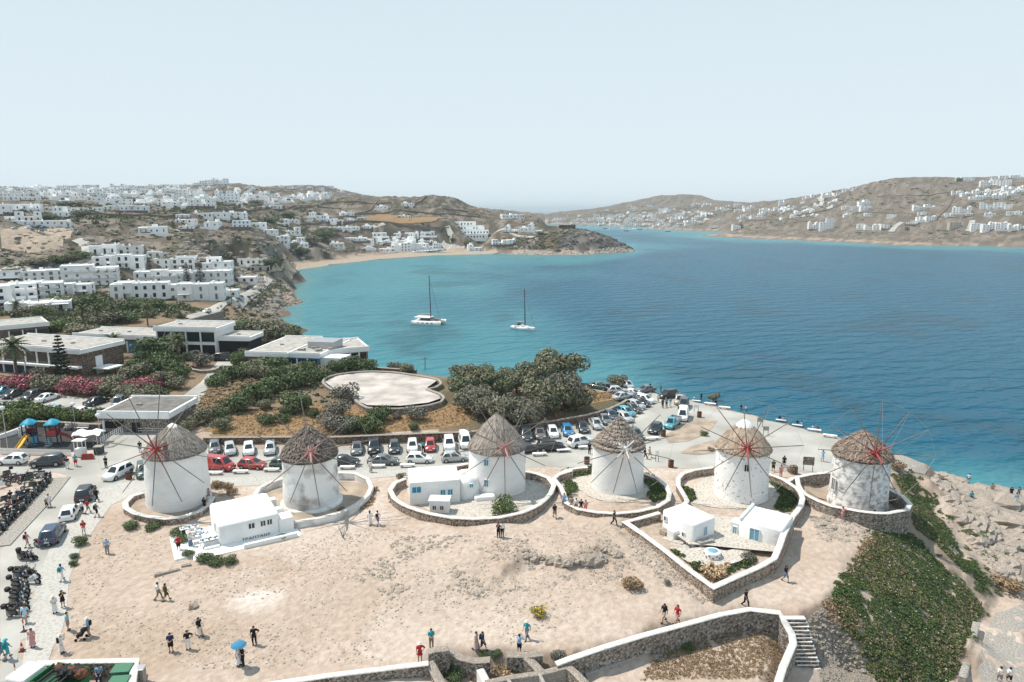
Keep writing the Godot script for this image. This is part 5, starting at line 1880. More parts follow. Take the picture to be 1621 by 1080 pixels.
func tree(px: float, py: float, wide: float, tall: float, kind: String, label: String, group := ""):
	var p := T(px, py)
	var s := scale_at(p)
	var o := thing("tree", label, "tree", p, rng.randf() * TAU, group)
	var h := tall * s
	var w := wide * s
	var st := mb()
	tube(st, Vector3(0, -0.3, 0), Vector3(0.1, h * 0.35, 0.05) * 1.0, 0.05 * h, 0.035 * h, 7)
	var limbs := [Vector3(0.28 * w, h * 0.7, 0.1 * w), Vector3(-0.25 * w, h * 0.66, -0.15 * w), Vector3(0.02 * w, h * 0.75, 0.24 * w)]
	part("trunk", done(st), mats["wood"], o)
	for l in limbs:
		st = mb()
		tube(st, Vector3(0.1, h * 0.33, 0.05), l, 0.03 * h, 0.012 * h, 5)
		part("limb", done(st), mats["wood"], o)
	var c := part("crown", crown(kind, rng.randi() % 3), mats["leaf"], o)
	c.position = Vector3(0, -h * 0.12, 0)
	var grow := 1.4 if kind == "tree" else 1.15
	c.scale = Vector3(w * grow, h * (grow + 0.05), w * grow)


func palm(px: float, py: float, tall: float, wide: float, label: String):
	var p := T(px, py)
	var s := scale_at(p)
	var h := tall * s
	var r := wide * s / 2
	var o := thing("palm_tree", label, "palm tree", p, rng.randf() * TAU, "palms in the hotel gardens")
	var st := mb()
	var prof := []
	for k in 9:
		prof.append([0.028 * h + (0.02 if k % 2 else 0.0) + (0.09 if k == 8 else 0.0), h * 0.78 * k / 8.0 - 0.2])
	lathe(st, prof, 8)
	part("trunk", done(st), mats["wood"], o)
	for k in 26:
		var a := TAU * k * 0.382
		var el := lerpf(1.2, -0.75, k / 25.0)
		var f := SurfaceTool.new()
		f.begin(Mesh.PRIMITIVE_TRIANGLES)
		f.set_smooth_group(-1)
		var d := Vector3(cos(a), 0, sin(a))
		var sd := Vector3(-sin(a), 0, cos(a))
		var last := Vector3(0, h * 0.78, 0)
		var c := Color(0.075, 0.095, 0.045) if el > -0.3 else Color(0.17, 0.14, 0.085)
		for j in 7:
			var w := (j + 1) / 7.0
			var q := Vector3(0, h * 0.78, 0) + d * r * w * cos(el * 0.8) + Vector3(0, r * (sin(el) * w - 0.45 * w * w), 0)
			f.set_color(c * rng.randf_range(0.7, 1.4))
			var lw := r * 0.2 * sin(w * 2.6 + 0.35)
			for e in [-1.0, 1.0]:
				tri(f, last, q, last.lerp(q, 0.8) + sd * lw * e - Vector3(0, lw * 0.55, 0))
				tri(f, last.lerp(q, 0.45), q, last.lerp(q, 1.2) + sd * lw * e * 0.9 - Vector3(0, lw * 0.4, 0))
			last = q
		part("frond", done(f), mats["leaf"], o)


func araucaria(px: float, py: float, tall: float, wide: float, label: String):
	var p := T(px, py)
	var s := scale_at(p)
	var h := tall * s
	var r := wide * s / 2
	var o := thing("pine_tree", label, "pine tree", p, rng.randf() * TAU)
	var st := mb()
	tube(st, Vector3(0, -0.3, 0), Vector3(0, h, 0), 0.018 * h + 0.06, 0.03, 7)
	part("trunk", done(st), mats["wood"], o)
	var f := SurfaceTool.new()
	f.begin(Mesh.PRIMITIVE_TRIANGLES)
	f.set_smooth_group(-1)
	for t in 12:
		var w := 0.2 + 0.8 * t / 12.0
		for k in 6:
			var a := TAU * k / 6 + t * 0.6
			var d := Vector3(cos(a), 0.12, sin(a))
			var long := r * pow(1.02 - w, 0.75) * 1.25 * rng.randf_range(0.8, 1.1)
			for e in 26:
				var q := Vector3(0, h * w, 0) + d * long * rng.randf_range(0.1, 1.0)
				var u := Vector3(rng.randfn(), rng.randfn() * 0.5, rng.randfn()).normalized() * (0.05 * h * 0.6)
				f.set_color(Color(0.03, 0.045, 0.028) * rng.randf_range(0.6, 1.5))
				tri(f, q - u, q + Vector3(0, 0.022 * h, 0), q + u)
	part("crown", done(f), mats["leaf"], o)


func scatter(called: String, label: String, mesh: Mesh, m: Material, spots: Array, lo: float, hi: float, sink := 0.0, squash := 1.0) -> MultiMeshInstance3D:
	var mm := MultiMesh.new()
	mm.transform_format = MultiMesh.TRANSFORM_3D
	mm.mesh = mesh
	mm.instance_count = spots.size()
	for i in spots.size():
		var s := lerpf(lo, hi, pow(rng.randf(), 2.2))
		var b := Basis(Vector3.UP, rng.randf() * TAU).scaled_local(Vector3(s, s * squash * rng.randf_range(0.7, 1.2), s))
		mm.set_instance_transform(i, Transform3D(b, spots[i] - Vector3(0, sink * s, 0)))
	var o := MultiMeshInstance3D.new()
	o.multimesh = mm
	o.material_override = m
	o.name = numbered(called)
	add_child(o)
	tag(o, label, "", "", "stuff")
	return o


func spread(px: Array, n: int) -> Array:      # n places on the ground inside an outline
	var pts := places(px)
	var poly := PackedVector2Array()
	var lo := Vector2(1e9, 1e9)
	var hi := -lo
	for p in pts:
		var q := Vector2(p.x, p.z)
		poly.append(q)
		lo = lo.min(q)
		hi = hi.max(q)
	var out := []
	var tries := 0
	while out.size() < n and tries < n * 12:
		tries += 1
		var q := Vector2(rng.randf_range(lo.x, hi.x), rng.randf_range(lo.y, hi.y))
		if Geometry2D.is_point_in_polygon(q, poly):
			out.append(Vector3(q.x, H(q.x, q.y), q.y))
	return out


func build_plants():
	rng.seed = 77
	mat("crag", lin(0.13, 0.125, 0.12), 0.95, mats["tex_mottled"], 0.1, mats["tex_bumps"], 40.0)
	mat("field_stone", lin(0.55, 0.475, 0.4), 0.95, mats["tex_mottled"], 0.6, mats["tex_bumps"], 8.0)
	build_rocks()
	rng.seed = 78
	var clump := leaves("clump", 46, 0.13, FRESH + DARK, 4, 201, 0.6, 0.3)
	var straw := leaves("strawclump", 34, 0.16, STRAW, 3, 202, 0.7, 0.2)
	var dryc := leaves("dryclump", 44, 0.1, DRY + DRY + STRAW, 4, 203, 0.5, 0.2)
	var scrub := leaves("scrub", 40, 0.17, DARK + OLIVE + GREYISH, 4, 204, 0.6, 0.3)
	var strip := [[1412, 752], [1440, 752], [1466, 775], [1488, 800], [1500, 842], [1535, 890], [1572, 942], [1552, 935], [1520, 900], [1480, 858], [1448, 838], [1440, 800], [1424, 772]]
	var bank := [[1385, 842], [1400, 832], [1430, 838], [1462, 862], [1500, 905], [1540, 945], [1556, 965], [1535, 1000], [1520, 1040], [1500, 1085], [1390, 1085], [1362, 1030], [1335, 995], [1318, 945], [1330, 915], [1365, 880], [1372, 865], [1380, 862]]
	scatter("ground_cover", "fleshy green ground cover on the bank above the shore road", clump, mats["leaf"], clustered(spread(bank, 9000) + spread(strip, 2600), 0.35, -0.22) + clustered(spread([[1300, 975], [1330, 905], [1370, 850], [1400, 745], [1446, 745], [1500, 800], [1520, 845], [1590, 945], [1560, 985], [1535, 1085], [1360, 1085]], 3000), 0.3, 0.16), 0.3, 0.95, 0.1, 0.8)
	scatter("ground_cover", "browner patches of ground cover on the green bank", leaves("clump2", 46, 0.13, OLIVE + DRY + FRESH, 4, 208, 0.6, 0.3), mats["leaf"], clustered(spread(bank, 5000) + spread(strip, 1500), 0.12, 0.0), 0.35, 0.9, 0.1)
	scatter("ground_cover", "small pale flowers dotted over the green bank", leaves("petals", 5, 0.2, [Color(0.7, 0.68, 0.5)], 1, 207), mats["leaf"], lifted(spread(bank, 260), 0.3), 0.12, 0.28)
	scatter("dry_grass", "dry grass on the edge of the green bank", dryc, mats["leaf"], spread([[1318, 945], [1300, 960], [1310, 985], [1340, 1000], [1365, 1000], [1345, 950]], 160) + spread([[1340, 905], [1330, 925], [1350, 930], [1385, 870], [1375, 850], [1360, 870]], 200), 0.4, 0.9)
	scatter("dry_grass", "dry rust grass in the walled yard", dryc, mats["leaf"], spread([[1010, 1078], [1050, 1030], [1110, 1005], [1180, 982], [1225, 985], [1245, 1010], [1232, 1055], [1222, 1082]], 2600).filter(func(p): return rough.get_noise_2d(p.x * 9, p.z * 9) > -0.1), 0.15, 0.5)
	scatter("dry_grass", "rows of pale dry lavender tufts beside the drive", straw, mats["leaf"], spread([[332, 612], [360, 602], [395, 597], [420, 604], [402, 622], [365, 640], [325, 655], [306, 660], [310, 645]], 420), 0.5, 1.1)
	scatter("dry_grass", "rust-coloured dry grass in the field behind the parking wall", dryc, mats["leaf"], spread([[333, 690], [430, 689], [540, 688], [640, 682], [742, 671], [760, 655], [722, 640], [650, 652], [560, 648], [500, 640], [420, 645], [350, 660]], 2600), 0.2, 0.6)
	scatter("dry_grass", "dry grass inside the curved wall", dryc, mats["leaf"], spread([[885, 660], [905, 648], [935, 638], [978, 630], [965, 622], [940, 622], [900, 640]], 500), 0.25, 0.6)
	var rough_field := [[300, 660], [330, 600], [400, 580], [500, 590], [515, 612], [545, 640], [500, 655], [420, 660]]
	scatter("scrub", "low scrub in the rough garden by the hotel", scrub, mats["leaf"], spread(rough_field, 350), 0.5, 1.3, 0.1)
	scatter("ground_cover", "green planting behind the stepped-roof windmill", clump, mats["leaf"], spread([[1020, 752], [1042, 762], [1052, 775], [1050, 790], [1036, 796], [1026, 785], [1032, 775], [1020, 764]], 320) + spread([[890, 748], [935, 742], [934, 752], [905, 756]], 120) + spread([[893, 765], [905, 765], [912, 778], [898, 780]], 60), 0.6, 1.3)
	scatter("ground_cover", "green planting right of the tan-roofed windmill", clump, mats["leaf"], spread([[1215, 752], [1236, 762], [1256, 778], [1258, 800], [1246, 813], [1228, 806], [1238, 785], [1222, 768]], 380) + spread([[1078, 772], [1096, 775], [1100, 792], [1090, 796]], 70), 0.5, 1.1)
	scatter("ground_cover", "green plants in the bed inside the pointed yard", clump, mats["leaf"], spread([[1062, 872], [1080, 878], [1095, 893], [1128, 900], [1165, 893], [1186, 880], [1200, 890], [1165, 905], [1130, 920], [1100, 902]], 260), 0.4, 1.0)
	scatter("dry_grass", "dry grass clump in the bed inside the pointed yard", straw, mats["leaf"], spread([[1112, 903], [1150, 900], [1146, 914], [1130, 921], [1116, 914]], 70), 0.6, 1.2)
	scatter("dry_grass", "dry weeds along the sea edge of the square", dryc, mats["leaf"], spread([[940, 604], [1000, 607], [1090, 628], [1200, 655], [1300, 682], [1302, 686], [1200, 660], [1090, 633], [1000, 612], [945, 609]], 420), 0.5, 1.3)
	scatter("dry_grass", "dry weeds at the foot of the mill walls", dryc, mats["leaf"], spread([[592, 770], [600, 775], [590, 800], [570, 812], [566, 806], [585, 790]], 70) + spread([[614, 775], [622, 792], [650, 808], [645, 812], [616, 798]], 60) + spread([[335, 762], [370, 763], [375, 785], [350, 790]], 40), 0.3, 0.8)
	hills()
	# single shrubs
	shrubs("dark", "rounded dark green shrub", "in the field left of the circular platform", [[365, 602, 44], [345, 612, 36], [392, 596, 40], [352, 664, 34], [375, 652, 50], [402, 636, 54], [432, 622, 50], [470, 614, 54], [500, 604, 40], [440, 600, 36]], "shrubs in the field by the platform")
	shrubs("dark", "dark green bush", "in the rust-coloured field", [[475, 652, 58], [446, 668, 26], [563, 683, 42], [588, 682, 44], [600, 666, 46], [655, 680, 22], [420, 672, 30], [496, 660, 24]], "bushes in the rust-coloured field")
	shrubs("grey", "grey-green bush", "in the rust-coloured field", [[545, 636, 46], [528, 682, 46], [548, 684, 40], [659, 665, 38], [628, 663, 18], [535, 660, 44], [450, 655, 22]], "bushes in the rust-coloured field")
	shrubs("dry", "brown dry bush", "on the dirt beside the shop and mills", [[345, 772, 20], [362, 774, 18], [368, 784, 16], [543, 812, 18]], "")
	shrubs("rose", "pink flowering oleander", "in front of the stone hotel", [[12, 618, 40], [40, 616, 44], [118, 622, 46], [145, 624, 44], [205, 622, 36], [230, 618, 40], [250, 614, 32]], "oleanders in front of the stone hotel", 0.9)
	shrub(138, 664, 22, "rose", "small pink oleander beside the playground hedge")
	shrubs("olive", "loose grey-green shrub", "between the car park and the stone hotel", [[72, 620, 40], [92, 618, 36], [172, 624, 40], [188, 616, 36], [60, 606, 36], [215, 600, 40], [262, 610, 40], [278, 616, 34], [200, 634, 40], [225, 640, 44], [240, 628, 36]], "shrubs in front of the stone hotel")
	shrubs("fresh", "green hedge shrub", "along the wall behind the playground", [[8, 678, 40], [30, 672, 40], [52, 667, 36], [72, 663, 30], [92, 663, 30], [112, 665, 28], [126, 666, 26], [146, 664, 30], [158, 660, 24], [18, 664, 40], [45, 657, 34]], "hedge behind the playground")
	shrubs("dark", "dark garden shrub", "in the hotel garden by the drive", [[228, 575, 34], [246, 590, 40], [262, 582, 44], [275, 592, 40], [290, 598, 30], [232, 598, 36], [300, 570, 24], [376, 578, 34], [388, 574, 30], [214, 585, 30], [425, 592, 50], [448, 590, 40], [488, 594, 44], [530, 590, 34], [555, 588, 44], [580, 588, 40]], "shrubs in the hotel garden")
	shrubs("olive", "olive-grey shrub", "behind the reception wing and platform", [[405, 592, 44], [412, 600, 40], [466, 594, 34], [510, 596, 30], [625, 587, 26], [645, 590, 26], [310, 672, 30], [330, 668, 40], [300, 682, 30], [420, 648, 26], [352, 680, 34]], "shrubs in the hotel garden")
	shrubs("dark", "low dark shrub", "along the pavement edge", [[130, 862, 22], [118, 884, 14], [117, 895, 14]], "")
	shrubs("dark", "low green shrub", "below the shop terrace and the nearest ring wall", [[208, 836, 26], [243, 838, 24], [282, 848, 30], [298, 881, 22], [325, 889, 30], [344, 893, 26], [364, 891, 26], [447, 853, 18], [290, 858, 24]], "shrubs below the shop", 0.8)
	shrub(1003, 932, 36, "dry", "brown dry shrub alone on the dirt field")
	shrub(1056, 926, 14, "grey", "small grey shrub near the pointed yard wall")
	shrub(852, 976, 32, "yellow", "yellow-flowering shrub at the edge of the dirt path")
	shrub(884, 1044, 26, "grey", "grey-green weed at the end of the yard wall")
	shrub(797, 812, 44, "fresh", "green shrub inside the oval wall beside the windmill")
	shrub(635, 757, 16, "olive", "small shrub at the left end of the oval wall")
	shrub(900, 783, 22, "fresh", "low green bush left of the stepped-roof windmill")
	shrub(1184, 888, 24, "grey", "silvery bush in the corner of the pointed yard")
	shrub(1115, 690, 14, "fresh", "small green bush on the sandy island")
	shrub(1125, 714, 12, "dry", "dry bush on the smaller sandy island")
	shrub(1254, 748, 16, "dry", "dry shrub beside the information board")
	shrub(1418, 742, 26, "dry", "yellowing bush beside the weather-stained windmill")
	shrub(1130, 634, 20, "olive", "grey bush at the sea edge of the square")
	shrub(978, 612, 34, "olive", "grey-green bush behind the far parked cars")
	shrub(1570, 880, 44, "fresh", "square patch of green succulents on the right-hand rocks", "", 0.3)
	shrub(1540, 838, 36, "fresh", "small patch of succulents higher on the right-hand rocks", "", 0.3)
	shrub(1590, 930, 50, "dry", "rusty dry bush above the shore road", "", 0.5)
	shrub(786, 1040, 20, "dark", "dark weed on the ruin's broken wall")
	shrub(765, 1042, 18, "fresh", "green weed on the ruin's broken wall")
	shrub(795, 1072, 50, "dry", "dry weeds inside the ruin", "", 0.6)
	shrub(722, 1078, 40, "dark", "dark shrub at the foot of the ruin's end wall")
	shrub(1090, 1030, 20, "fresh", "green weed at the foot of the yard wall")
	# the thicket right of the platform
	var grove := [[734, 630, 46, 40], [752, 650, 52, 46], [778, 662, 46, 40], [806, 670, 54, 50], [836, 672, 44, 48], [862, 656, 60, 58], [893, 644, 52, 62], [913, 650, 40, 38], [756, 614, 44, 40], [784, 624, 50, 42], [818, 622, 46, 40], [850, 616, 50, 50], [885, 606, 64, 56], [735, 606, 36, 30]]
	for i in grove.size():
		var q: Array = grove[i]
		tree(q[0], q[1], q[2], q[3], "tree", "grey-green tree, %s from the left in the %s row of the thicket" % [ordinal(i if i < 8 else i - 8), "front" if i < 8 else "back"], "trees of the thicket")
	tree(393, 540, 50, 38, "tree", "left round grey-green tree at the edge of the cove", "trees at the cove")
	tree(424, 543, 52, 38, "tree", "middle round grey-green tree at the edge of the cove", "trees at the cove")
	tree(452, 545, 44, 32, "tree", "right lower round tree at the edge of the cove", "trees at the cove")
	tree(318, 580, 34, 30, "grey", "small olive tree in the round stone planter")
	tree(255, 568, 62, 50, "dark", "broad dark tree in front of the blue-shuttered wing")
	tree(385, 576, 34, 34, "dark", "dark round tree beside the entrance canopy")
	tree(362, 446, 26, 20, "olive", "grey-green tree beside the lane below the hotel")
	var belt := [[92, 484, 30, 22], [108, 486, 34, 24], [128, 488, 36, 26], [146, 486, 32, 26], [198, 488, 34, 22], [218, 490, 36, 24], [240, 488, 34, 24], [172, 512, 40, 26], [196, 510, 40, 24], [72, 500, 26, 18], [50, 496, 30, 16], [105, 518, 36, 20], [88, 524, 34, 20], [125, 528, 40, 20]]
	for i in belt.size():
		var q: Array = belt[i]
		tree(q[0], q[1], q[2], q[3], ["fresh", "olive", "dark"][i % 3], "%s tree of the garden belt between the white hotel and the stone hotel" % ordinal(i), "trees of the hotel garden belt")
	var low := [[20, 436, 30, 14], [60, 420, 34, 16], [90, 416, 30, 16], [115, 412, 28, 14], [130, 408, 26, 14], [455, 384, 24, 14], [478, 402, 26, 16], [490, 385, 36, 22], [508, 380, 34, 22], [520, 372, 30, 18], [470, 370, 24, 14], [460, 396, 26, 18], [428, 352, 24, 12], [740, 388, 16, 14], [716, 382, 10, 8], [210, 322, 26, 14], [224, 330, 22, 12], [130, 343, 26, 14], [78, 346, 24, 10], [108, 326, 30, 10], [350, 312, 24, 9], [405, 322, 20, 8], [455, 343, 22, 10], [418, 417, 22, 12], [433, 418, 18, 12], [1172, 361, 8, 12], [1519, 288, 9, 8], [855, 372, 14, 8]]
	for i in low.size():
		var q: Array = low[i]
		tree(q[0], q[1], q[2], q[3], ["dark", "olive"][i % 2], "%s dark tree among the hillside houses" % ordinal(i) if i < 20 else "%s dark tree of the scattered trees across the far slopes" % ordinal(i - 20), "trees among the far houses")
	palm(28, 604, 62, 46, "large palm left of the stone hotel wing")
	palm(181, 566, 34, 34, "bushy palm in front of the long blue-shuttered wing")
	palm(284, 580, 52, 34, "tall palm beside the round planter")
	palm(234, 516, 34, 22, "slender palm behind the long stone wing")
	palm(28, 502, 22, 20, "palm beside the white pool house")
	palm(133, 520, 36, 24, "left palm of the dark pair in the hotel garden")
	palm(156, 518, 36, 24, "right palm of the dark pair in the hotel garden")
	palm(181, 512, 28, 20, "shorter palm right of the dark pair")
	palm(797, 606, 26, 26, "palm crown showing behind the thicket")
	araucaria(297, 452, 34, 13, "left dark conical pine in front of the white hotel block")
	araucaria(318, 453, 32, 14, "right dark conical pine in front of the white hotel block")
	araucaria(100, 608, 68, 26, "airy conical pine in front of the stone hotel wing")


func clustered(a: Array, freq: float, least: float) -> Array:
	var n := FastNoiseLite.new()
	n.seed = 5
	n.frequency = freq
	return a.filter(func(p): return n.get_noise_2d(p.x, p.z) > least)


func lifted(a: Array, h: float) -> Array:
	return a.map(func(p): return p + Vector3(0, h, 0))


func hills():
	var walls := [[[300, 330], [380, 333], [470, 330], [540, 332]], [[330, 325], [420, 326], [520, 322], [620, 322]], [[560, 340], [620, 336], [700, 340], [760, 345]], [[540, 345], [570, 338], [590, 328], [600, 318]], [[640, 330], [660, 322], [676, 312]], [[480, 356], [560, 352], [640, 358], [700, 362]], [[120, 345], [180, 342], [260, 345], [300, 340]], [[1330, 342], [1400, 338], [1470, 342], [1530, 345]], [[1250, 345], [1300, 335], [1340, 322]], [[1390, 312], [1450, 310], [1520, 305], [1600, 312]], [[1180, 350], [1240, 348], [1300, 352]], [[950, 338], [1020, 334], [1090, 330], [1140, 332]], [[1480, 350], [1500, 330], [1510, 310]], [[700, 330], [740, 336], [770, 345]]]
	for i in walls.size():
		var c := spline(places(walls[i]), 12.0)
		var up := []
		var lo := []
		for p in c:
			var q := on(p)
			lo.append(q.y - 2.0)
			up.append(q + Vector3(0, 1.6, 0))
		var o := part("field_wall", wall_mesh(up, lo, 0.7), mats["brown_stone"], self)
		tag(o, "low dry stone field wall crossing the hills, %s of those counted" % ordinal(i), "field wall", "field walls on the hills", "thing")
	var spots := []
	var stones := []
	var n := FastNoiseLite.new()
	n.seed = 90
	n.frequency = 0.006
	var tries := 0
	while tries < 60000:
		tries += 1
		var az := deg_to_rad(rng.randf_range(-38, 38))
		var r := 300.0 * exp(rng.randf() * 2.3)
		var x := sin(az) * r
		var z := -cos(az) * r
		var h := H(x, z)
		if h < -7.0:
			continue
		var v := n.get_noise_2d(x, z)
		if rng.randf() < 0.42 + v * 1.3 and h > -5.0:
			spots.append(Vector3(x, h, z))
		elif rng.randf() < 0.25 - v * 0.6 + (0.3 if (h < -2.0 and r > 700) else 0.0):
			stones.append(Vector3(x, h, z))
	scatter("scrub", "dark scrub dotted over the hills round the bay", leaves("hill_scrub", 26, 0.2, DARK + OLIVE, 4, 204, 0.5, 0.3), mats["leaf"], spots, 1.6, 5.0, 0.1, 0.7)
	scatter("rubble", "boulders scattered over the hills round the bay", rock_mesh(31), mats["rock"], stones, 0.9, 5.5, 0.1)
	scatter("scrub", "scrub and low trees far across the bay", leaves("hill_scrub", 26, 0.2, DARK + OLIVE, 4, 204, 0.5, 0.3), mats["leaf"], clustered(spread([[900, 352], [960, 330], [1080, 310], [1140, 326], [1240, 320], [1400, 284], [1621, 282], [1621, 370], [1400, 372], [1150, 364], [1000, 356]], 9000), 0.004, -0.05), 3.0, 11.0, 0.1, 0.5)
	var rocky := spread([[270, 412], [280, 380], [310, 366], [380, 362], [425, 378], [440, 395], [430, 408], [340, 412]], 900)
	scatter("rubble", "boulders of the rocky knoll behind the white hotel", rock_mesh(32), mats["rock"], rocky, 0.8, 3.4, 0.1)
	scatter("rubble", "rocks of the small point beside the cove", rock_mesh(33), mats["rock"], spread([[400, 492], [440, 470], [460, 458], [480, 480], [462, 490], [440, 496], [405, 510]], 700), 0.6, 2.6, 0.2)
	scatter("scrub", "scrub on the small point beside the cove", leaves("hill_scrub", 26, 0.2, DARK + OLIVE, 4, 204, 0.5, 0.3), mats["leaf"], spread([[385, 485], [420, 455], [440, 440], [460, 462], [440, 468], [410, 488]], 260), 1.0, 2.8, 0.1)
	scatter("rubble", "pale rocks along the foot of the headland", rock_mesh(34), mats["pale_rock"], spread([[790, 402], [840, 396], [870, 398], [930, 400], [1000, 396], [1008, 398.5], [930, 403.2], [850, 403.8]], 700), 1.2, 5.0, 0.2)
	scatter("rubble", "dark crags of the headland cliff", rock_mesh(36), mats["crag"], spread([[880, 376], [900, 370], [955, 368], [985, 385], [1000, 395], [930, 401], [880, 401]], 900), 2.0, 11.0, 0.2)
	scatter("scrub", "green scrub on the slope of the headland", leaves("hill_scrub", 26, 0.2, DARK + OLIVE, 4, 204, 0.5, 0.3), mats["leaf"], spread([[800, 385], [830, 372], [880, 366], [920, 366], [890, 385], [860, 394], [810, 396]], 700), 1.5, 5.0, 0.1, 0.6)
	var garden := leaves("garden", 60, 0.14, FRESH + DARK + OLIVE, 5, 209, 0.7, 0.35)
	scatter("undergrowth", "dense garden greenery between the white hotel and the stone hotel", garden, mats["leaf"], spread([[85, 470], [140, 474], [185, 478], [300, 482], [325, 492], [290, 506], [200, 506], [150, 530], [85, 530], [40, 506], [0, 500], [0, 490], [60, 494]], 900), 1.2, 3.6, 0.1)
	scatter("undergrowth", "garden greenery around the stone hotel wings", garden, mats["leaf"], spread([[185, 596], [225, 566], [290, 572], [296, 592], [280, 606], [255, 640], [170, 630], [60, 612], [0, 606], [0, 598], [130, 606]], 700) + spread([[395, 590], [500, 592], [590, 586], [640, 588], [590, 592], [500, 612], [420, 610]], 300), 0.8, 2.2, 0.1)
	scatter("undergrowth", "scrub on the slope below the cove lane", garden, mats["leaf"], spread([[325, 497], [400, 492], [440, 498], [455, 540], [400, 530], [345, 522]], 240), 0.8, 2.4, 0.1)
	scatter("rubble", "rocks on the slope below the cove lane", rock_mesh(32), mats["rock"], spread([[325, 495], [400, 490], [440, 497], [460, 540], [400, 530], [345, 522]], 500), 0.4, 2.2, 0.1)
	scatter("undergrowth", "hillside greenery between the houses on the left", garden, mats["leaf"], spread([[0, 345], [60, 322], [330, 318], [480, 330], [520, 345], [480, 400], [430, 366], [330, 350], [200, 372], [120, 355]], 900), 2.0, 6.5, 0.1)


func build_rocks():
	var field := [[115, 940], [150, 850], [190, 810], [250, 840], [330, 880], [400, 870], [560, 840], [640, 835], [780, 850], [900, 830], [985, 845], [1120, 955], [1180, 955], [1000, 1000], [830, 1020], [640, 1045], [400, 1060], [240, 1060], [110, 1010]]
	scatter("rubble", "small stones scattered over the dirt field", rock_mesh(41), mats["field_stone"], clustered(spread(field, 9000), 0.09, -0.02), 0.04, 0.26, 0.05)
	scatter("rubble", "darker pebbles scattered over the dirt field", rock_mesh(48), mats["rock"], clustered(spread(field, 6000), 0.05, 0.05), 0.03, 0.16, 0.05)
	scatter("rubble", "stones on the rocky rise in the middle of the dirt field", rock_mesh(42), mats["field_stone"], spread([[560, 880], [620, 850], [760, 850], [860, 850], [960, 850], [1010, 890], [1000, 920], [900, 920], [800, 940], [720, 960], [620, 950], [560, 920]], 3200).filter(func(p): return rough.get_noise_2d(p.x * 14, p.z * 14) > 0.08), 0.06, 0.55, 0.1)
	scatter("rubble", "stones tumbled along the pointed yard wall", rock_mesh(43), mats["pale_rock"], spread([[990, 850], [1010, 850], [1125, 950], [1110, 955], [1050, 920], [1000, 880]], 420), 0.12, 0.6, 0.1)
	scatter("rubble", "loose rubble on the steep bank beside the steps", rock_mesh(44), mats["rock"], spread([[1272, 985], [1300, 962], [1330, 990], [1360, 1030], [1390, 1085], [1300, 1085], [1290, 1040]], 1700), 0.1, 0.6, 0.1)
	scatter("rubble", "rocks of the shore right of the last windmill", rock_mesh(45), mats["pale_rock"], spread([[1475, 760], [1500, 764], [1550, 772], [1621, 774], [1640, 860], [1600, 920], [1570, 900], [1540, 850], [1510, 810]], 1300), 0.3, 3.0, 0.12)
	scatter("rubble", "loose stones by the oval wall of the last windmill", rock_mesh(46), mats["pale_rock"], spread([[1282, 820], [1310, 815], [1380, 845], [1360, 860], [1300, 860]], 260), 0.15, 0.8, 0.15)
	scatter("rubble", "wet dark stones along the waterline on the right", rock_mesh(47), mats["brown_stone"], spread([[1480, 756], [1550, 768], [1640, 772], [1640, 778], [1550, 776], [1490, 766]], 420), 0.4, 1.6, 0.2)
	var big := [[833, 882, 14], [845, 886, 18], [858, 884, 12], [870, 890, 16], [884, 892, 20], [898, 893, 18], [912, 890, 16], [926, 892, 20], [940, 890, 24], [952, 886, 16], [976, 880, 16], [955, 872, 12], [830, 874, 12], [306, 962, 13], [756, 944, 8], [905, 806, 10]]
	for i in big.size():
		var p := T(big[i][0], big[i][1])
		var s: float = big[i][2] * scale_at(p)
		var o := part("boulder", rock_mesh(50 + i % 5), mats["pale_rock"], self)
		o.position = p + Vector3(0, s * 0.12, 0)
		o.rotation.y = i * 1.3
		o.scale = Vector3(s * 1.1, s * 1.15, s)
		tag(o, ("%s boulder from the left along the weathered outcrop in the dirt field" % ordinal(i)) if i < 13 else ["flat grey block lying on the left of the dirt field", "round pale stone among dry stalks in the dirt field", "pale boulder at the foot of the ring wall with visitors"][i - 13], "boulder", "boulders of the outcrop" if i < 13 else "")
	var shore := [[1490, 752, 16], [1500, 757, 20], [1515, 763, 22], [1530, 795, 60], [1560, 790, 50], [1590, 800, 56], [1545, 812, 44], [1600, 830, 50], [1575, 815, 40], [1612, 860, 44], [1300, 830, 20], [1315, 836, 16]]
	for i in shore.size():
		var p := T(shore[i][0], shore[i][1])
		var s: float = shore[i][2] * scale_at(p)
		var o := part("boulder", rock_mesh(60 + i % 4, 0.6), mats["pale_rock"], self)
		o.position = p + Vector3(0, s * 0.05, 0)
		o.rotation.y = i * 2.1
		o.scale = Vector3(s * 1.2, s * 0.75, s)
		tag(o, ("pale flat shore rock, %s counted along the right-hand shore" % ordinal(i)) if i < 10 else ["craggy rock above the shadow of the tall yard wall", "second craggy rock above the shadow of the tall yard wall"][i - 10], "rock", "shore rocks" if i < 10 else "")


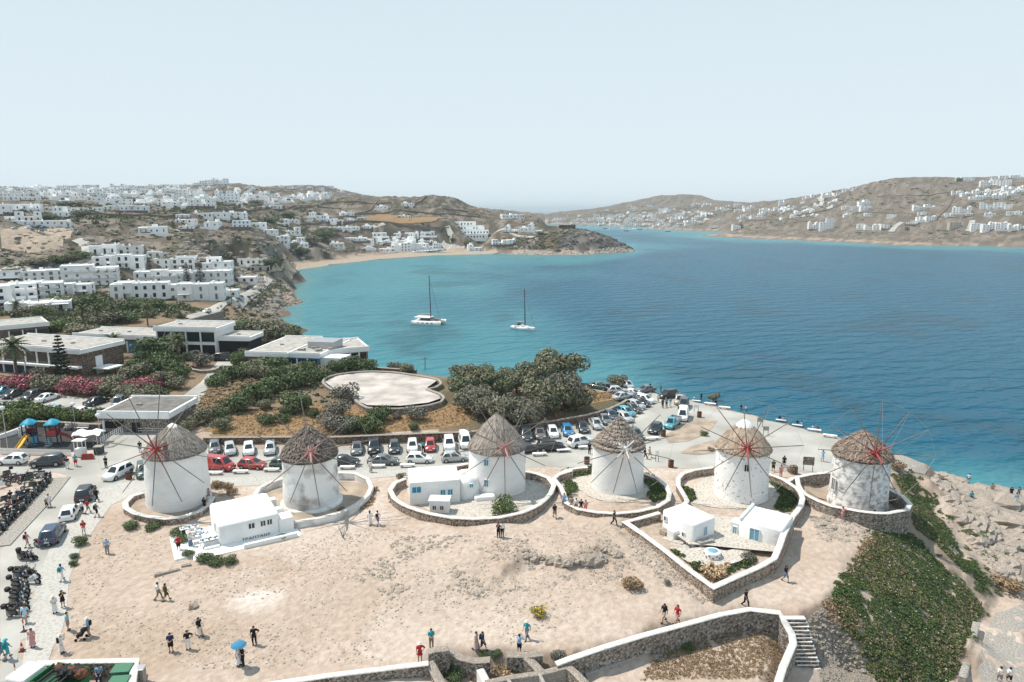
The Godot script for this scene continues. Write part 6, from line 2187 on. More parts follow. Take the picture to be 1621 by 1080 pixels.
# ---------------------------------------------------------------- vehicles
func car_proto(kind: String) -> Node3D:
	var o := Node3D.new()
	o.name = "parked_car"
	# length, half width, height, belt height; then z of: rear glass foot, roof back, roof front, windscreen foot
	var q: Array = {"hatch": [3.9, 0.85, 1.48, 0.92, -1.85, -1.45, 0.25, 1.0], "sedan": [4.5, 0.88, 1.43, 0.9, -1.55, -0.85, 0.35, 1.15], "suv": [4.4, 0.92, 1.68, 1.02, -2.1, -1.75, 0.45, 1.2], "van": [4.7, 0.93, 1.95, 1.05, -2.25, -2.15, 1.05, 1.65], "small": [2.9, 0.8, 1.5, 0.95, -1.4, -1.1, 0.3, 0.95], "pickup": [4.9, 0.88, 1.72, 0.95, -0.15, 0.05, 0.95, 1.5]}[kind]
	var L: float = q[0] / 2
	var w: float = q[1]
	var H_: float = q[2]
	var bh: float = q[3]
	var st := mb()
	var rows := []
	for k in [[-L, 0.82, 0.62, 0.4], [-L + 0.06, 0.93, 0.95, 0.25], [-L + 0.5, 1.0, 1.0, 0.2], [-0.4, 1.0, 1.0, 0.18], [q[7], 1.0, 1.0, 0.18], [L - 0.55, 0.98, 0.92, 0.2], [L - 0.1, 0.88, 0.8, 0.24], [L, 0.74, 0.62, 0.34]]:
		var hw: float = w * k[1]
		var t: float = bh * k[2]
		rows.append([Vector3(-hw * 0.9, k[3], k[0]), Vector3(-hw, 0.48, k[0]), Vector3(-hw * 0.97, t - 0.1, k[0]), Vector3(-hw * 0.86, t, k[0]), Vector3(hw * 0.86, t, k[0]), Vector3(hw * 0.97, t - 0.1, k[0]), Vector3(hw, 0.48, k[0]), Vector3(hw * 0.9, k[3], k[0])])
	rings(st, rows, true, true)
	fan(st, rows[0], false)
	fan(st, rows[-1], true)
	part("body", done(st), mats["car"], o)
	# the cabin narrows towards the roof
	st = mb()
	var cab := func(y: float, back: float, front: float, hw: float) -> Array:
		return [Vector3(-hw, y, back + 0.1), Vector3(-hw, y, front - 0.12), Vector3(-hw + 0.16, y, front), Vector3(hw - 0.16, y, front), Vector3(hw, y, front - 0.12), Vector3(hw, y, back + 0.1), Vector3(hw - 0.16, y, back), Vector3(-hw + 0.16, y, back)]
	var lo: Array = cab.call(bh - 0.02, q[4], q[7], w * 0.9)
	var up: Array = cab.call(H_ - 0.06, q[5], q[6], w * 0.74)
	var cr: Array = cab.call(H_, q[5] + 0.15, q[6] - 0.18, w * 0.62)
	rings(st, [lo, up, cr], true, true)
	fan(st, cr, true)
	part("cabin", done(st), mats["car"], o)
	var pane := func(a: Vector3, b: Vector3, c: Vector3, d: Vector3, t: float) -> ArrayMesh:   # glass set in the face a b c d
		var m := (a + b + c + d) / 4
		var n := (b - a).cross(d - a).normalized()
		if n.dot(m - Vector3(0, bh * 0.5, m.z * 0.5)) < 0:
			n = -n
		var g := mb()
		var pts := []
		for v in [a, b, c, d]:
			pts.append(m + (v - m) * t)
		var hi := pts.map(func(v): return v + n * 0.02)
		var dn := pts.map(func(v): return v - n * 0.01)
		for e in 4:
			quad(g, dn[e], hi[e], hi[(e + 1) % 4], dn[(e + 1) % 4])
		quad(g, hi[0], hi[1], hi[2], hi[3])
		return done(g)
	part("windscreen", pane.call(lo[2], lo[3], up[3], up[2], 0.9), mats["glass"], o)
	part("rear_window", pane.call(lo[7], lo[6], up[6], up[7], 0.86), mats["glass"], o)
	for s in [[0, 1], [5, 4]]:
		var a: Vector3 = lo[s[0]]
		var b: Vector3 = lo[s[1]]
		var c: Vector3 = up[s[1]]
		var d: Vector3 = up[s[0]]
		if kind != "pickup":
			part("side_window", pane.call(a, a.lerp(b, 0.47), d.lerp(c, 0.45), d, 0.86), mats["glass" if kind != "van" else "car"], o)
		part("side_window", pane.call(a.lerp(b, 0.52 if kind != "pickup" else 0.1), b, c, d.lerp(c, 0.5 if kind != "pickup" else 0.1), 0.86), mats["glass"], o)
	if kind == "pickup":
		st = mb()
		box(st, Vector3(0, 0.92, -1.25), Vector3(1.72, 0.1, 2.3))
		for s in [-1, 1]:
			box(st, Vector3(s * 0.84, 1.12, -1.25), Vector3(0.06, 0.35, 2.3))
		box(st, Vector3(0, 1.12, -2.38), Vector3(1.6, 0.35, 0.06))
		part("cargo_bed", done(st), mats["steel"], o)
	var wz := L * 0.63
	var wr := 0.31 if kind in ["hatch", "sedan", "small"] else 0.36
	for s in [[-1, 1], [1, 1], [-1, -1], [1, -1]]:
		if not mats.has("wheel%.2f" % wr):
			st = mb()
			tube(st, Vector3(-0.11, 0, 0), Vector3(0.11, 0, 0), wr, wr, 14)
			mats["wheel%.2f" % wr] = done(st)
			st = mb()
			tube(st, Vector3(-0.125, 0, 0), Vector3(0.125, 0, 0), wr * 0.62, wr * 0.62, 10)
			mats["rim%.2f" % wr] = done(st)
		var wh := part("wheel", mats["wheel%.2f" % wr], mats["tyre"], o, at(Vector3(s[0] * (w - 0.09), wr, s[1] * wz)))
		part("rim", mats["rim%.2f" % wr], mats["rim"], wh)
	for s in [-1, 1]:
		part("headlight", unit_box("headlight", Vector3(0.36, 0.15, 0.12), 0.03), mats["lamp_glass"], o, at(Vector3(s * w * 0.64, bh * 0.66, L - 0.1)))
		part("tail_light", unit_box("tail_light", Vector3(0.2, 0.22, 0.1), 0.03), mats["tail_red"], o, at(Vector3(s * w * 0.72, bh * 0.72, -L + 0.04)))
		part("mirror", unit_box("car_mirror", Vector3(0.16, 0.12, 0.1), 0.03), mats["car"], o, at(Vector3(s * (w + 0.04), bh, q[7] - 0.3)))
	part("number_plate", unit_box("number_plate", Vector3(0.5, 0.11, 0.03)), mats["plate"], o, at(Vector3(0, 0.42, L)))
	part("number_plate", unit_box("number_plate", Vector3(0.5, 0.11, 0.03)), mats["plate"], o, at(Vector3(0, 0.5, -L - 0.02)))
	return o


var protos := {}
const PAINT := {"white": Color(0.78, 0.79, 0.79), "silver": Color(0.42, 0.44, 0.45), "grey": Color(0.13, 0.14, 0.15), "dark": Color(0.035, 0.04, 0.045), "black": Color(0.012, 0.013, 0.015), "red": Color(0.42, 0.035, 0.03), "blue": Color(0.03, 0.2, 0.42), "navy": Color(0.025, 0.05, 0.11), "teal": Color(0.06, 0.33, 0.42), "brown": Color(0.15, 0.12, 0.115), "green": Color(0.03, 0.075, 0.06), "beige": Color(0.42, 0.36, 0.29), "pale blue": Color(0.3, 0.45, 0.56)}


func car(px: float, py: float, nx: float, ny: float, kind: String, paint: String, label: String, group := ""):   # nx, ny: where its nose points
	if not protos.has(kind):
		protos[kind] = car_proto(kind)
	var p := T(px, py)
	var d := T(px + nx, py + ny) - p
	var c: Node3D = protos[kind].duplicate()
	c.name = numbered("parked_car" if kind not in ["van", "pickup"] else ("parked_van" if kind == "van" else "pickup_truck"))
	add_child(c)
	c.position = p + Vector3(0, 0.03, 0)
	c.rotation.y = atan2(d.x, d.z)
	tag(c, label, {"van": "van", "pickup": "pickup truck"}.get(kind, "car"), group)
	var m := tint("car", PAINT[paint].linear_to_srgb())
	for k in c.get_children():
		if k is MeshInstance3D and k.material_override == mats["car"]:
			k.material_override = m


func cars(where: String, group: String, list: Array):
	list.sort_custom(func(a, b): return a[0] < b[0])
	var words := {"hatch": "hatchback", "sedan": "saloon", "suv": "tall car", "van": "van", "small": "tiny two-seat car", "pickup": "pickup truck"}
	for i in list.size():
		var q: Array = list[i]
		car(q[0], q[1], q[2], q[3], q[4], q[5], "%s %s, %s from the left %s" % [q[5], words[q[4]], ordinal(i), where], group)


func build_vehicles():
	cars("parked against the stone wall", "cars parked against the stone wall", [[340, 714, 1, 14, "hatch", "grey"], [364, 717, 3, 14, "hatch", "silver"], [394, 717, 0, 14, "hatch", "white"], [428, 716, -2, 14, "hatch", "silver"], [565, 715, -1, 14, "sedan", "grey"], [592, 713, 0, 14, "suv", "black"], [624, 714, 0, 14, "hatch", "dark"], [653, 712, 0, 14, "hatch", "white"], [681, 711, 0, 14, "hatch", "red"], [711, 709, 2, 14, "suv", "white"], [736, 705, 4, 13, "van", "white"]])
	cars("in the curved row along the wall", "cars parked along the curved wall", [[833, 694, 3, 12, "suv", "dark"], [854, 691, 4, 12, "sedan", "brown"], [875, 690, 6, 12, "hatch", "white"], [898, 687, 6, 12, "hatch", "blue"], [922, 682, 7, 11, "hatch", "dark"], [943, 676, 9, 10, "sedan", "silver"], [957, 669, 10, 9, "sedan", "grey"], [966, 662, 11, 7, "sedan", "navy"]])
	cars("in the row facing the sea", "cars parked facing the sea", [[988, 666, 14, 6, "hatch", "silver"], [991, 657, 14, 5, "hatch", "teal"], [1000, 651, 14, 5, "sedan", "dark"], [1006, 646, 14, 4, "hatch", "silver"], [1015, 642, 14, 4, "hatch", "black"], [1021, 637, 14, 3, "hatch", "white"], [1000, 627, 14, 3, "sedan", "white"], [978, 623, 14, 3, "hatch", "silver"], [985, 632, 14, 3, "sedan", "silver"], [1004, 634, 14, 3, "hatch", "grey"]])
	cars("in the farthest row at the sea edge", "cars parked at the sea edge", [[948, 616, 14, 3, "sedan", "green"], [962, 618, 14, 3, "sedan", "black"], [993, 614, 10, 4, "small", "white"], [1022, 621, -14, 2, "sedan", "grey"], [1057, 630, -14, 2, "suv", "black"]])
	car(1076, 638, -3, 12, "pickup", "beige", "beige pickup truck parked beyond the white van on the square", "")
	car(1082, 645, -3, 12, "suv", "dark", "dark tall car hidden behind the white van on the square")
	car(1081, 663, -3, 12, "van", "white", "white van parked behind the teal pickup on the square")
	car(1064, 675, -11, 9, "pickup", "teal", "teal pickup truck beside the sandy island")
	car(1037, 684, -9, 9, "hatch", "black", "black hatchback in front of the teal pickup")
	car(1006, 693, 10, 7, "hatch", "green", "dark green hatchback half hidden by the stepped roof")
	cars("in the second row along the walkway", "cars parked along the walkway", [[347, 743, 16, 2, "van", "red"], [400, 741, 16, 1, "hatch", "red"], [450, 741, 16, 1, "hatch", "green"], [545, 736, 16, 1, "sedan", "black"], [607, 735, 16, 0, "sedan", "grey"], [664, 732, 16, 0, "hatch", "white"], [719, 730, 16, -1, "hatch", "silver"], [836, 716, 16, -2, "hatch", "dark"], [872, 713, 16, -1, "suv", "black"], [918, 705, 16, -4, "suv", "white"]])
	car(21, 734, -16, 0, "hatch", "white", "white hatchback in front of the picket fence")
	car(76, 737, -16, 1, "suv", "dark", "dark seven-seat car in front of the picket fence")
	car(187, 755, -12, 5, "suv", "white", "white tall car turning at the road junction")
	car(228, 752, 1, 14, "suv", "green", "dark green jeep half hidden by the red-hubbed windmill nearest the road")
	car(136, 788, 7, -12, "suv", "black", "black tall car queueing on the road, farthest of three")
	car(111, 818, 7, -12, "hatch", "white", "white hatchback queueing on the road between two dark cars")
	car(84, 853, 8, -12, "suv", "navy", "navy blue tall car queueing on the road, nearest of three")
	cars("in the upper row of the hotel car park", "cars in the hotel car park", [[3, 624, -12, 4, "hatch", "teal"], [21, 628, -12, 4, "sedan", "dark"], [50, 632, -12, 5, "suv", "dark"], [76, 634, 12, -4, "sedan", "white"], [153, 640, 12, -4, "sedan", "black"], [189, 643, -8, 9, "van", "grey"]])
	cars("in the car park row behind the hedge", "cars in the hotel car park", [[3, 649, -12, 5, "sedan", "dark"], [15, 651, -12, 5, "hatch", "grey"], [39, 652, -12, 5, "hatch", "silver"], [58, 654, -12, 5, "sedan", "white"], [83, 656, -12, 5, "hatch", "pale blue"], [101, 658, -12, 5, "hatch", "silver"], [126, 658, -12, 5, "sedan", "white"]])
	car(349, 571, -16, 0, "van", "black", "black van under the entrance canopy of the stone hotel")
	car(428, 586, -16, 0, "van", "white", "white van half hidden by shrubs beside the reception wing")
	car(392, 458, -14, 0, "suv", "navy", "dark blue car beside the cove lane")
	car(416, 451, -3, 10, "hatch", "red", "red car on the cove lane near the top of the rocks")
	car(415, 458, -3, 10, "hatch", "silver", "silver car on the cove lane below the red one")
	car(327, 495, -14, 2, "hatch", "white", "white car on the bend of the cove lane")
	cars("on the sandy gravel lot", "cars on the gravel lot", [[22, 363, -9, 1, "hatch", "silver"], [44, 362, -9, 1, "suv", "white"], [50, 365, -9, 1, "sedan", "navy"], [59, 360, -9, 1, "hatch", "dark"], [64, 369, -9, 1, "suv", "dark"], [68, 361, -9, 1, "hatch", "blue"], [92, 360, -9, 1, "van", "white"], [91, 369, -9, 1, "sedan", "silver"], [111, 365, -9, 1, "hatch", "white"], [124, 371, -9, 1, "van", "green"]])
	car(140, 408, 2, 8, "hatch", "white", "white car on the lane climbing behind the white hotel")
	cars("on the lane above the left hotel wings", "cars on the lane behind the hotel", [[59, 427, -9, 1, "hatch", "dark"], [68, 426, -9, 1, "hatch", "grey"], [77, 426, -9, 1, "sedan", "silver"], [91, 425, -9, 1, "van", "green"]])
	refuse_corner()


func refuse_corner():
	stone_wall("white-topped wall enclosing the refuse bins at the bottom left", [[64, 1087, 1.3], [65, 1049, 1.3], [140, 1046, 1.3], [214, 1044, 1.3], [208, 1087, 1.3]], 1.3, 0.26, "grey_stone", "white")
	mat("bin_green", lin(0.02, 0.13, 0.05), 0.5)
	mat("bin_green_pale", lin(0.07, 0.19, 0.12), 0.5)
	var t := thing("refuse_truck", "green refuse truck with open hopper full of black sacks", "truck", G(98, 1114, 0), 1.35)
	var st := mb()
	rbox(st, Vector3(0, 1.3, 0), Vector3(2.2, 1.1, 3.2), 0.06)
	part("hopper", done(st), mats["bin_green"], t)
	st = mb()
	for s in [-1, 1]:
		box(st, Vector3(s * 1.12, 2.1, 0.2), Vector3(0.08, 0.7, 2.8))
	box(st, Vector3(0, 2.05, -1.5), Vector3(2.2, 0.6, 0.08))
	part("hopper_sides", done(st), mats["bin_green"], t).set_meta("kind", "stuff")
	for k in 5:
		part("grate_bar", unit_box("grate_bar", Vector3(1.6, 0.06, 0.14)), mats["dark"], t, at(Vector3(-0.1, 2.3, -0.9 + k * 0.4)))
	st = mb()
	rbox(st, Vector3(0, 1.3, -2.9), Vector3(2.1, 2.0, 1.7), 0.15)
	part("cab", done(st), mats["white_paint"], t)
	for s in [[-1, -2.6], [1, -2.6], [-1, 0.9], [1, 0.9]]:
		part("wheel", unit_wheel(), mats["tyre"], t, at(Vector3(s[0] * 1.0, 0.42, s[1])))
	for k in 2:
		var b := thing("refuse_bin", ["green wheeled refuse bin against the white corner wall", "second green wheeled refuse bin nearer the bottom edge"][k], "bin", G(196 - 5 * k, 1082 + 20 * k, 0), 0.12)
		st = mb()
		rbox(st, Vector3(0, 0.7, 0), Vector3(1.3, 1.1, 1.0), 0.08)
		part("tub", done(st), mats["bin_green_pale"], b)
		st = mb()
		rbox(st, Vector3(0, 1.32, 0), Vector3(1.4, 0.14, 1.1), 0.05)
		part("lid", done(st), mats["bin_green_pale"], b)
		for s in [[-0.5, -0.4], [0.5, -0.4], [-0.5, 0.4], [0.5, 0.4]]:
			part("castor", unit_box("castor", Vector3(0.1, 0.18, 0.16), 0.03), mats["dark"], b, at(Vector3(s[0], 0, s[1])))
	for k in 9:
		var sk := part("refuse_sack", rock_mesh(51 + k % 3), mats["dark" if k % 4 else "rust"], self)
		sk.position = G(92 + k * 4.5, 1057 + (k % 3) * 5, 2.3)
		sk.scale = Vector3.ONE * (0.7 + 0.15 * (k % 3))
		tag(sk, "refuse sack heaped on the green truck, %s from the left" % ordinal(k), "sack", "sacks on the refuse truck")
	var c := thing("electric_cabinet", "grey electric cabinet outside the refuse corner", "cabinet", G(221, 1080, 0), 0.1)
	st = mb()
	rbox(st, Vector3(0, 0.6, 0), Vector3(0.9, 1.2, 0.6), 0.05)
	part("case", done(st), mats["concrete"], c)
	st = mb()
	rbox(st, Vector3(0, 1.24, 0), Vector3(1.0, 0.08, 0.7), 0.02)
	part("top", done(st), mats["steel"], c)


func unit_wheel() -> ArrayMesh:
	if not mats.has("unit_wheel"):
		var st := mb()
		tube(st, Vector3(-0.14, 0, 0), Vector3(0.14, 0, 0), 0.42, 0.42, 14)
		mats["unit_wheel"] = done(st)
	return mats["unit_wheel"]


# ---------------------------------------------------------------- motorcycles
func bike_proto(scooter: bool) -> Node3D:
	var o := Node3D.new()
	o.name = "motorcycle"
	var r := 0.26 if scooter else 0.31
	if not mats.has("bw%.2f" % r):
		var s := mb()
		tube(s, Vector3(-0.06, 0, 0), Vector3(0.06, 0, 0), r, r, 14)
		mats["bw%.2f" % r] = done(s)
		s = mb()
		tube(s, Vector3(-0.068, 0, 0), Vector3(0.068, 0, 0), r * 0.66, r * 0.66, 10)
		mats["br%.2f" % r] = done(s)
	for z in [0.66, -0.62]:
		var w := part("wheel", mats["bw%.2f" % r], mats["tyre"], o, at(Vector3(0, r, z)))
		part("rim", mats["br%.2f" % r], mats["rim"], w)
	var st := mb()
	if scooter:
		rings(st, [circle(Vector3(0, 0.3, -0.35), 0.16, 8, 0, 2.6), circle(Vector3(0, 0.5, -0.42), 0.2, 8, 0, 2.5), circle(Vector3(0, 0.72, -0.42), 0.15, 8, 0, 2.8)])
		box(st, Vector3(0, 0.33, 0.2), Vector3(0.36, 0.1, 0.55))
	else:
		rings(st, [circle(Vector3(0, 0.28, -0.02), 0.14, 8, 0, 2.2), circle(Vector3(0, 0.5, 0.0), 0.19, 8, 0, 2.2), circle(Vector3(0, 0.82, 0.16), 0.14, 8, 0, 2.0), circle(Vector3(0, 0.9, 0.16), 0.06, 8, 0, 2.2)])
	part("body", done(st), mats["car"], o)
	st = mb()
	if scooter:
		hexa(st, [Vector3(-0.2, 0.34, 0.46), Vector3(0.2, 0.34, 0.46), Vector3(0.17, 0.34, 0.38), Vector3(-0.17, 0.34, 0.38)], [Vector3(-0.14, 0.98, 0.4), Vector3(0.14, 0.98, 0.4), Vector3(0.12, 0.98, 0.3), Vector3(-0.12, 0.98, 0.3)])
	else:
		hexa(st, [Vector3(-0.17, 0.62, 0.62), Vector3(0.17, 0.62, 0.62), Vector3(0.15, 0.62, 0.4), Vector3(-0.15, 0.62, 0.4)], [Vector3(-0.12, 1.02, 0.46), Vector3(0.12, 1.02, 0.46), Vector3(0.12, 0.98, 0.3), Vector3(-0.12, 0.98, 0.3)])
	part("front_shield", done(st), mats["car"], o)
	st = mb()
	rbox(st, Vector3(0, 0.8, -0.42), Vector3(0.28, 0.13, 0.78), 0.05)
	part("seat", done(st), mats["dark"], o)
	st = mb()
	tube(st, Vector3(0, 0.3, 0.66), Vector3(0, 0.98, 0.38), 0.04, 0.035, 6)
	part("fork", done(st), mats["steel"], o)
	st = mb()
	tube(st, Vector3(-0.35, 1.02, 0.26), Vector3(0.35, 1.02, 0.26), 0.025, 0.025, 6)
	part("handlebar", done(st), mats["dark"], o)
	for s in [-1, 1]:
		part("mirror", unit_box("bike_mirror", Vector3(0.12, 0.09, 0.03), 0.01), mats["dark"], o, at(Vector3(s * 0.28, 1.15, 0.3)))
	part("headlight", unit_box("bike_lamp", Vector3(0.16, 0.13, 0.08), 0.03), mats["lamp_glass"], o, at(Vector3(0, 0.85, 0.5 if scooter else 0.6)))
	return o


func bike(px: float, py: float, turn: float, scooter: bool, paint: Color, label: String, group: String, box_ := false):
	var key := "scooter" if scooter else "motorcycle"
	if not protos.has(key):
		protos[key] = bike_proto(scooter)
	var c: Node3D = protos[key].duplicate()
	c.name = numbered(key)
	add_child(c)
	c.position = T(px, py)
	c.basis = Basis(Vector3.UP, turn) * Basis(Vector3.BACK, 0.12)
	c.scale = Vector3.ONE * 1.08
	tag(c, label, "motorcycle" if not scooter else "scooter", group)
	var m := tint("car", paint.linear_to_srgb())
	for k in c.get_children():
		if k.material_override == mats["car"]:
			k.material_override = m
	if box_:
		part("top_box", unit_box("top_box", Vector3(0.4, 0.34, 0.42), 0.08), mats["dark"], c, at(Vector3(0, 0.9, -0.95)))


func build_bikes():
	rng.seed = 91
	var tones := [["black", Color(0.014, 0.014, 0.016)], ["dark grey", Color(0.05, 0.053, 0.06)], ["dark blue", Color(0.02, 0.045, 0.1)], ["silver", Color(0.35, 0.36, 0.37)], ["black", Color(0.012, 0.013, 0.013)], ["dark green", Color(0.02, 0.05, 0.04)], ["white", Color(0.7, 0.7, 0.7)], ["dark red", Color(0.18, 0.02, 0.02)]]
	for i in 26:                                 # side by side along the raised pavement
		var w := i / 25.0
		var t: Array = tones[(i * 5 + i / 3) % 8]
		bike(lerpf(80, 1, w) + rng.randf_range(-2, 2), lerpf(762, 842, w) + rng.randf_range(-2, 2), 0.5 + rng.randf_range(-0.25, 0.25), i % 3 != 1, t[1], "%s %s, %s from the top beside the raised pavement" % [t[0], "scooter" if i % 3 != 1 else "motorcycle", ordinal(i)], "motorcycles beside the raised pavement", i % 4 == 2)
	var back := [[5, 757], [14, 761], [24, 763], [32, 762], [41, 764], [50, 758], [60, 757], [4, 772], [2, 798], [3, 816], [22, 803], [34, 788], [46, 775]]
	for i in back.size():
		var t: Array = tones[(i * 3 + 1) % 8]
		bike(back[i][0], back[i][1], -0.9 + rng.randf_range(-0.4, 0.4), i % 2 == 0, t[1], "%s %s, %s round the inner dirt motorcycle lot" % [t[0], "scooter" if i % 2 == 0 else "motorcycle", ordinal(i)], "motorcycles on the dirt lot", i % 5 == 0)
	var right := [[68, 866, 3], [47, 886, 0], [41, 887, 4], [38, 910, 1], [36, 917, 2], [52, 914, 0], [51, 924, 6], [33, 931, 0], [34, 938, 1], [33, 945, 4], [31, 951, 2], [31, 958, 5], [30, 968, 1], [28, 977, 0]]
	for i in right.size():
		var t: Array = tones[right[i][2]]
		bike(right[i][0], right[i][1], 1.45 + rng.randf_range(-0.2, 0.2), i % 3 != 0, t[1], "%s %s, %s from the top along the slab pavement" % [t[0], "scooter" if i % 3 != 0 else "motorcycle", ordinal(i)], "motorcycles along the slab pavement", i % 3 == 1)


# ---------------------------------------------------------------- benches, bins, lamps, playground
func build_street():
	var bs := [[340, 752, 0.0], [381, 750, 0.0], [430, 747, 0.0], [550, 743, 0.0], [598, 741, 0.03], [645, 740, 0.03], [854, 722, 0.12], [892, 716, 0.14], [926, 711, 0.16], [1033, 697, 0.2]]
	for i in bs.size():
		bench(bs[i], "white slab bench, %s from the left along the walkway" % ordinal(i), "benches along the walkway")
	bs = [[1102, 637, -0.4], [1124, 642, -0.4], [1147, 648, -0.4], [1236, 668, -0.42], [1262, 676, -0.42], [1289, 684, -0.42], [1314, 693, -0.45]]
	for i in bs.size():
		bench(bs[i], "white slab bench, %s from the left along the sea edge" % ordinal(i), "benches along the sea edge")
	var bins := [[1062, 740, "in the middle of the square"], [929, 735, "beside the stepped-roof windmill"], [1050, 691, "beside the sandy island"], [1107, 661, "near the sea edge of the square"], [204, 759, "at the road junction"]]
	for b in bins:
		var o := thing("litter_bin", "round rust-brown litter bin %s" % b[2], "bin", T(b[0], b[1]), 0, "litter bins on the square")
		var st := mb()
		lathe(st, [[0.36, 0], [0.4, 0.1], [0.4, 0.95], [0.36, 1.0]], 14)
		part("drum", done(st), mats["rust"], o)
		st = mb()
		lathe(st, [[0.42, 0.98], [0.42, 1.04], [0.25, 1.08]], 14)
		part("rim", done(st), mats["dark"], o)
	var boards := [[1279, 746, 1.5, 1.2, "dark information board on two posts beside the walled mill", "grey_stone"], [1040, 731, 0.5, 0.8, "slim sign post in the middle of the square", "white_paint"], [1102, 653, 0.9, 0.6, "white sign near the sea edge", "white_paint"], [1203, 676, 1.0, 0.7, "grey notice board behind the tan-roofed windmill", "concrete"], [1212, 690, 0.9, 0.7, "low grey notice board on the open square", "concrete"]]
	for b in boards:
		var o := thing("information_board", b[4], "sign", T(b[0], b[1]), -0.2)
		for s in [-1, 1]:
			part("post", unit_box("board_post", Vector3(0.07, 1.0, 0.07)), mats["dark"], o, at(Vector3(s * b[2] * 0.4, 0, 0)))
		var st := mb()
		rbox(st, Vector3(0, 0.9 + b[3] / 2, 0.02), Vector3(b[2], b[3], 0.06), 0.02)
		part("panel", done(st), mats[b[5]], o)
	var st := mb()
	var po := thing("plinth", "rough brown stone plinth with a shrub beside the information board", "plinth", T(1256, 750))
	rbox(st, Vector3(0, 0.6, 0), Vector3(0.9, 1.2, 0.9), 0.12)
	part("block", done(st), mats["brown_stone"], po)
	for l in [[120, 684, 36, "street lamp behind the playground hedge"], [159, 696, 32, "street lamp at the playground entrance"], [13, 716, 56, "tall lamp at the left of the playground"]]:
		var p := T(l[0], l[1])
		var h: float = l[2] * scale_at(p)
		var o := thing("street_lamp", "grey %s" % l[3], "street lamp", p)
		st = mb()
		tube(st, Vector3(0, -0.2, 0), Vector3(0, h, 0), 0.07, 0.045, 8)
		part("post", done(st), mats["steel"], o)
		st = mb()
		lathe(st, [[0.1, h], [0.34, h + 0.15], [0.38, h + 0.4], [0.15, h + 0.55]], 12)
		part("lantern", done(st), mats["lamp_glass"], o)
	for l in [[423, 450, 32, "beside the cove lane at the rocks"], [367, 482, 26, "beside the cove lane lower down"], [63, 492, 30, "in front of the curved hotel wing"], [673, 585, 20, "behind the circular platform"], [556, 322, 14, "on the far slope"], [277, 424, 18, "above the hotel"]]:
		var p := T(l[0], l[1])
		var h: float = l[2] * scale_at(p)
		var o := thing("utility_pole", "slim wooden utility pole %s" % l[3], "pole", p, 0.3)
		st = mb()
		tube(st, Vector3(0, -0.5, 0), Vector3(0, h, 0), 0.13, 0.09, 7)
		part("post", done(st), mats["wood"], o)
		part("crossarm", unit_box("crossarm", Vector3(1.6, 0.12, 0.1)), mats["wood"], o, at(Vector3(0, h - 0.6, 0)))
	for c in [[38, 1000, "pole-like orange marker beside the slab pavement"], [35, 1031, "orange traffic cone in the middle of the near road"], [25, 1071, "orange marker at the bottom left of the road"]]:
		var o := thing("traffic_cone", c[2], "traffic cone", T(c[0], c[1]))
		var tall := 0.75 if "cone" in c[2] else 1.15
		st = mb()
		lathe(st, [[0.19, 0.04], [0.17, 0.1], [0.05, tall], [0.0, tall + 0.02]] if tall < 1 else [[0.09, 0.04], [0.06, 0.1], [0.05, tall], [0.0, tall + 0.02]], 12)
		part("cone", done(st), mats["red_paint"], o)
		part("base", unit_box("cone_base", Vector3(0.42, 0.05, 0.42)), mats["dark"], o)
		st = mb()
		lathe(st, [[0.13, 0.34], [0.105, 0.5]] if tall < 1 else [[0.066, 0.6], [0.062, 0.8]], 12)
		part("band", done(st), mats["white_paint"], o)
	playground()
	var fo := thing("stone_kerb", "broken corner of pale stone kerb lying on the left of the dirt field", "kerb", T(262, 905), 0.0)
	st = mb()
	box(st, Vector3(0.3, 0.08, 0.3), Vector3(2.3, 0.2, 0.3), Basis(Vector3.UP, 0.55))
	part("long_side", done(st), mats["pale_rock"], fo)
	st = mb()
	box(st, Vector3(1.6, 0.1, -1.0), Vector3(0.9, 0.22, 0.35), Basis(Vector3.UP, 0.4))
	part("short_side", done(st), mats["pale_rock"], fo)
	var ds := thing("dead_sapling", "bare dead sapling standing alone on the dirt below the ring wall", "sapling", T(543, 852))
	for k in 5:
		st = mb()
		tube(st, Vector3.ZERO, Vector3(cos(k * 1.3) * 0.6, 1.3 + 0.25 * (k % 3), sin(k * 1.3) * 0.5), 0.04, 0.015, 5)
		part("branch", done(st), mats["grey_wood"], ds)
	var bl := thing("wooden_bench", "grey bench at the foot of the bank beside the shore road", "bench", T(1527, 1070), 0.9)
	st = mb()
	rbox(st, Vector3(0, 0.45, 0), Vector3(1.8, 0.08, 0.6), 0.02)
	part("seat", done(st), mats["steel"], bl)
	for s in [-0.7, 0.7]:
		part("leg", unit_box("bench_leg2", Vector3(0.1, 0.42, 0.5)), mats["concrete"], bl, at(Vector3(s, 0, 0)))


func bench(b: Array, label: String, group: String):
	var o := thing("bench", label, "bench", T(b[0], b[1]), b[2], group)
	part("seat", unit_box("slab_seat", Vector3(2.1, 0.14, 0.6), 0.03), mats["white_paint"], o, at(Vector3(0, 0.36, 0)))
	for s in [-0.8, 0.8]:
		part("leg", unit_box("slab_leg", Vector3(0.3, 0.36, 0.5)), mats["concrete"], o, at(Vector3(s, 0, 0)))


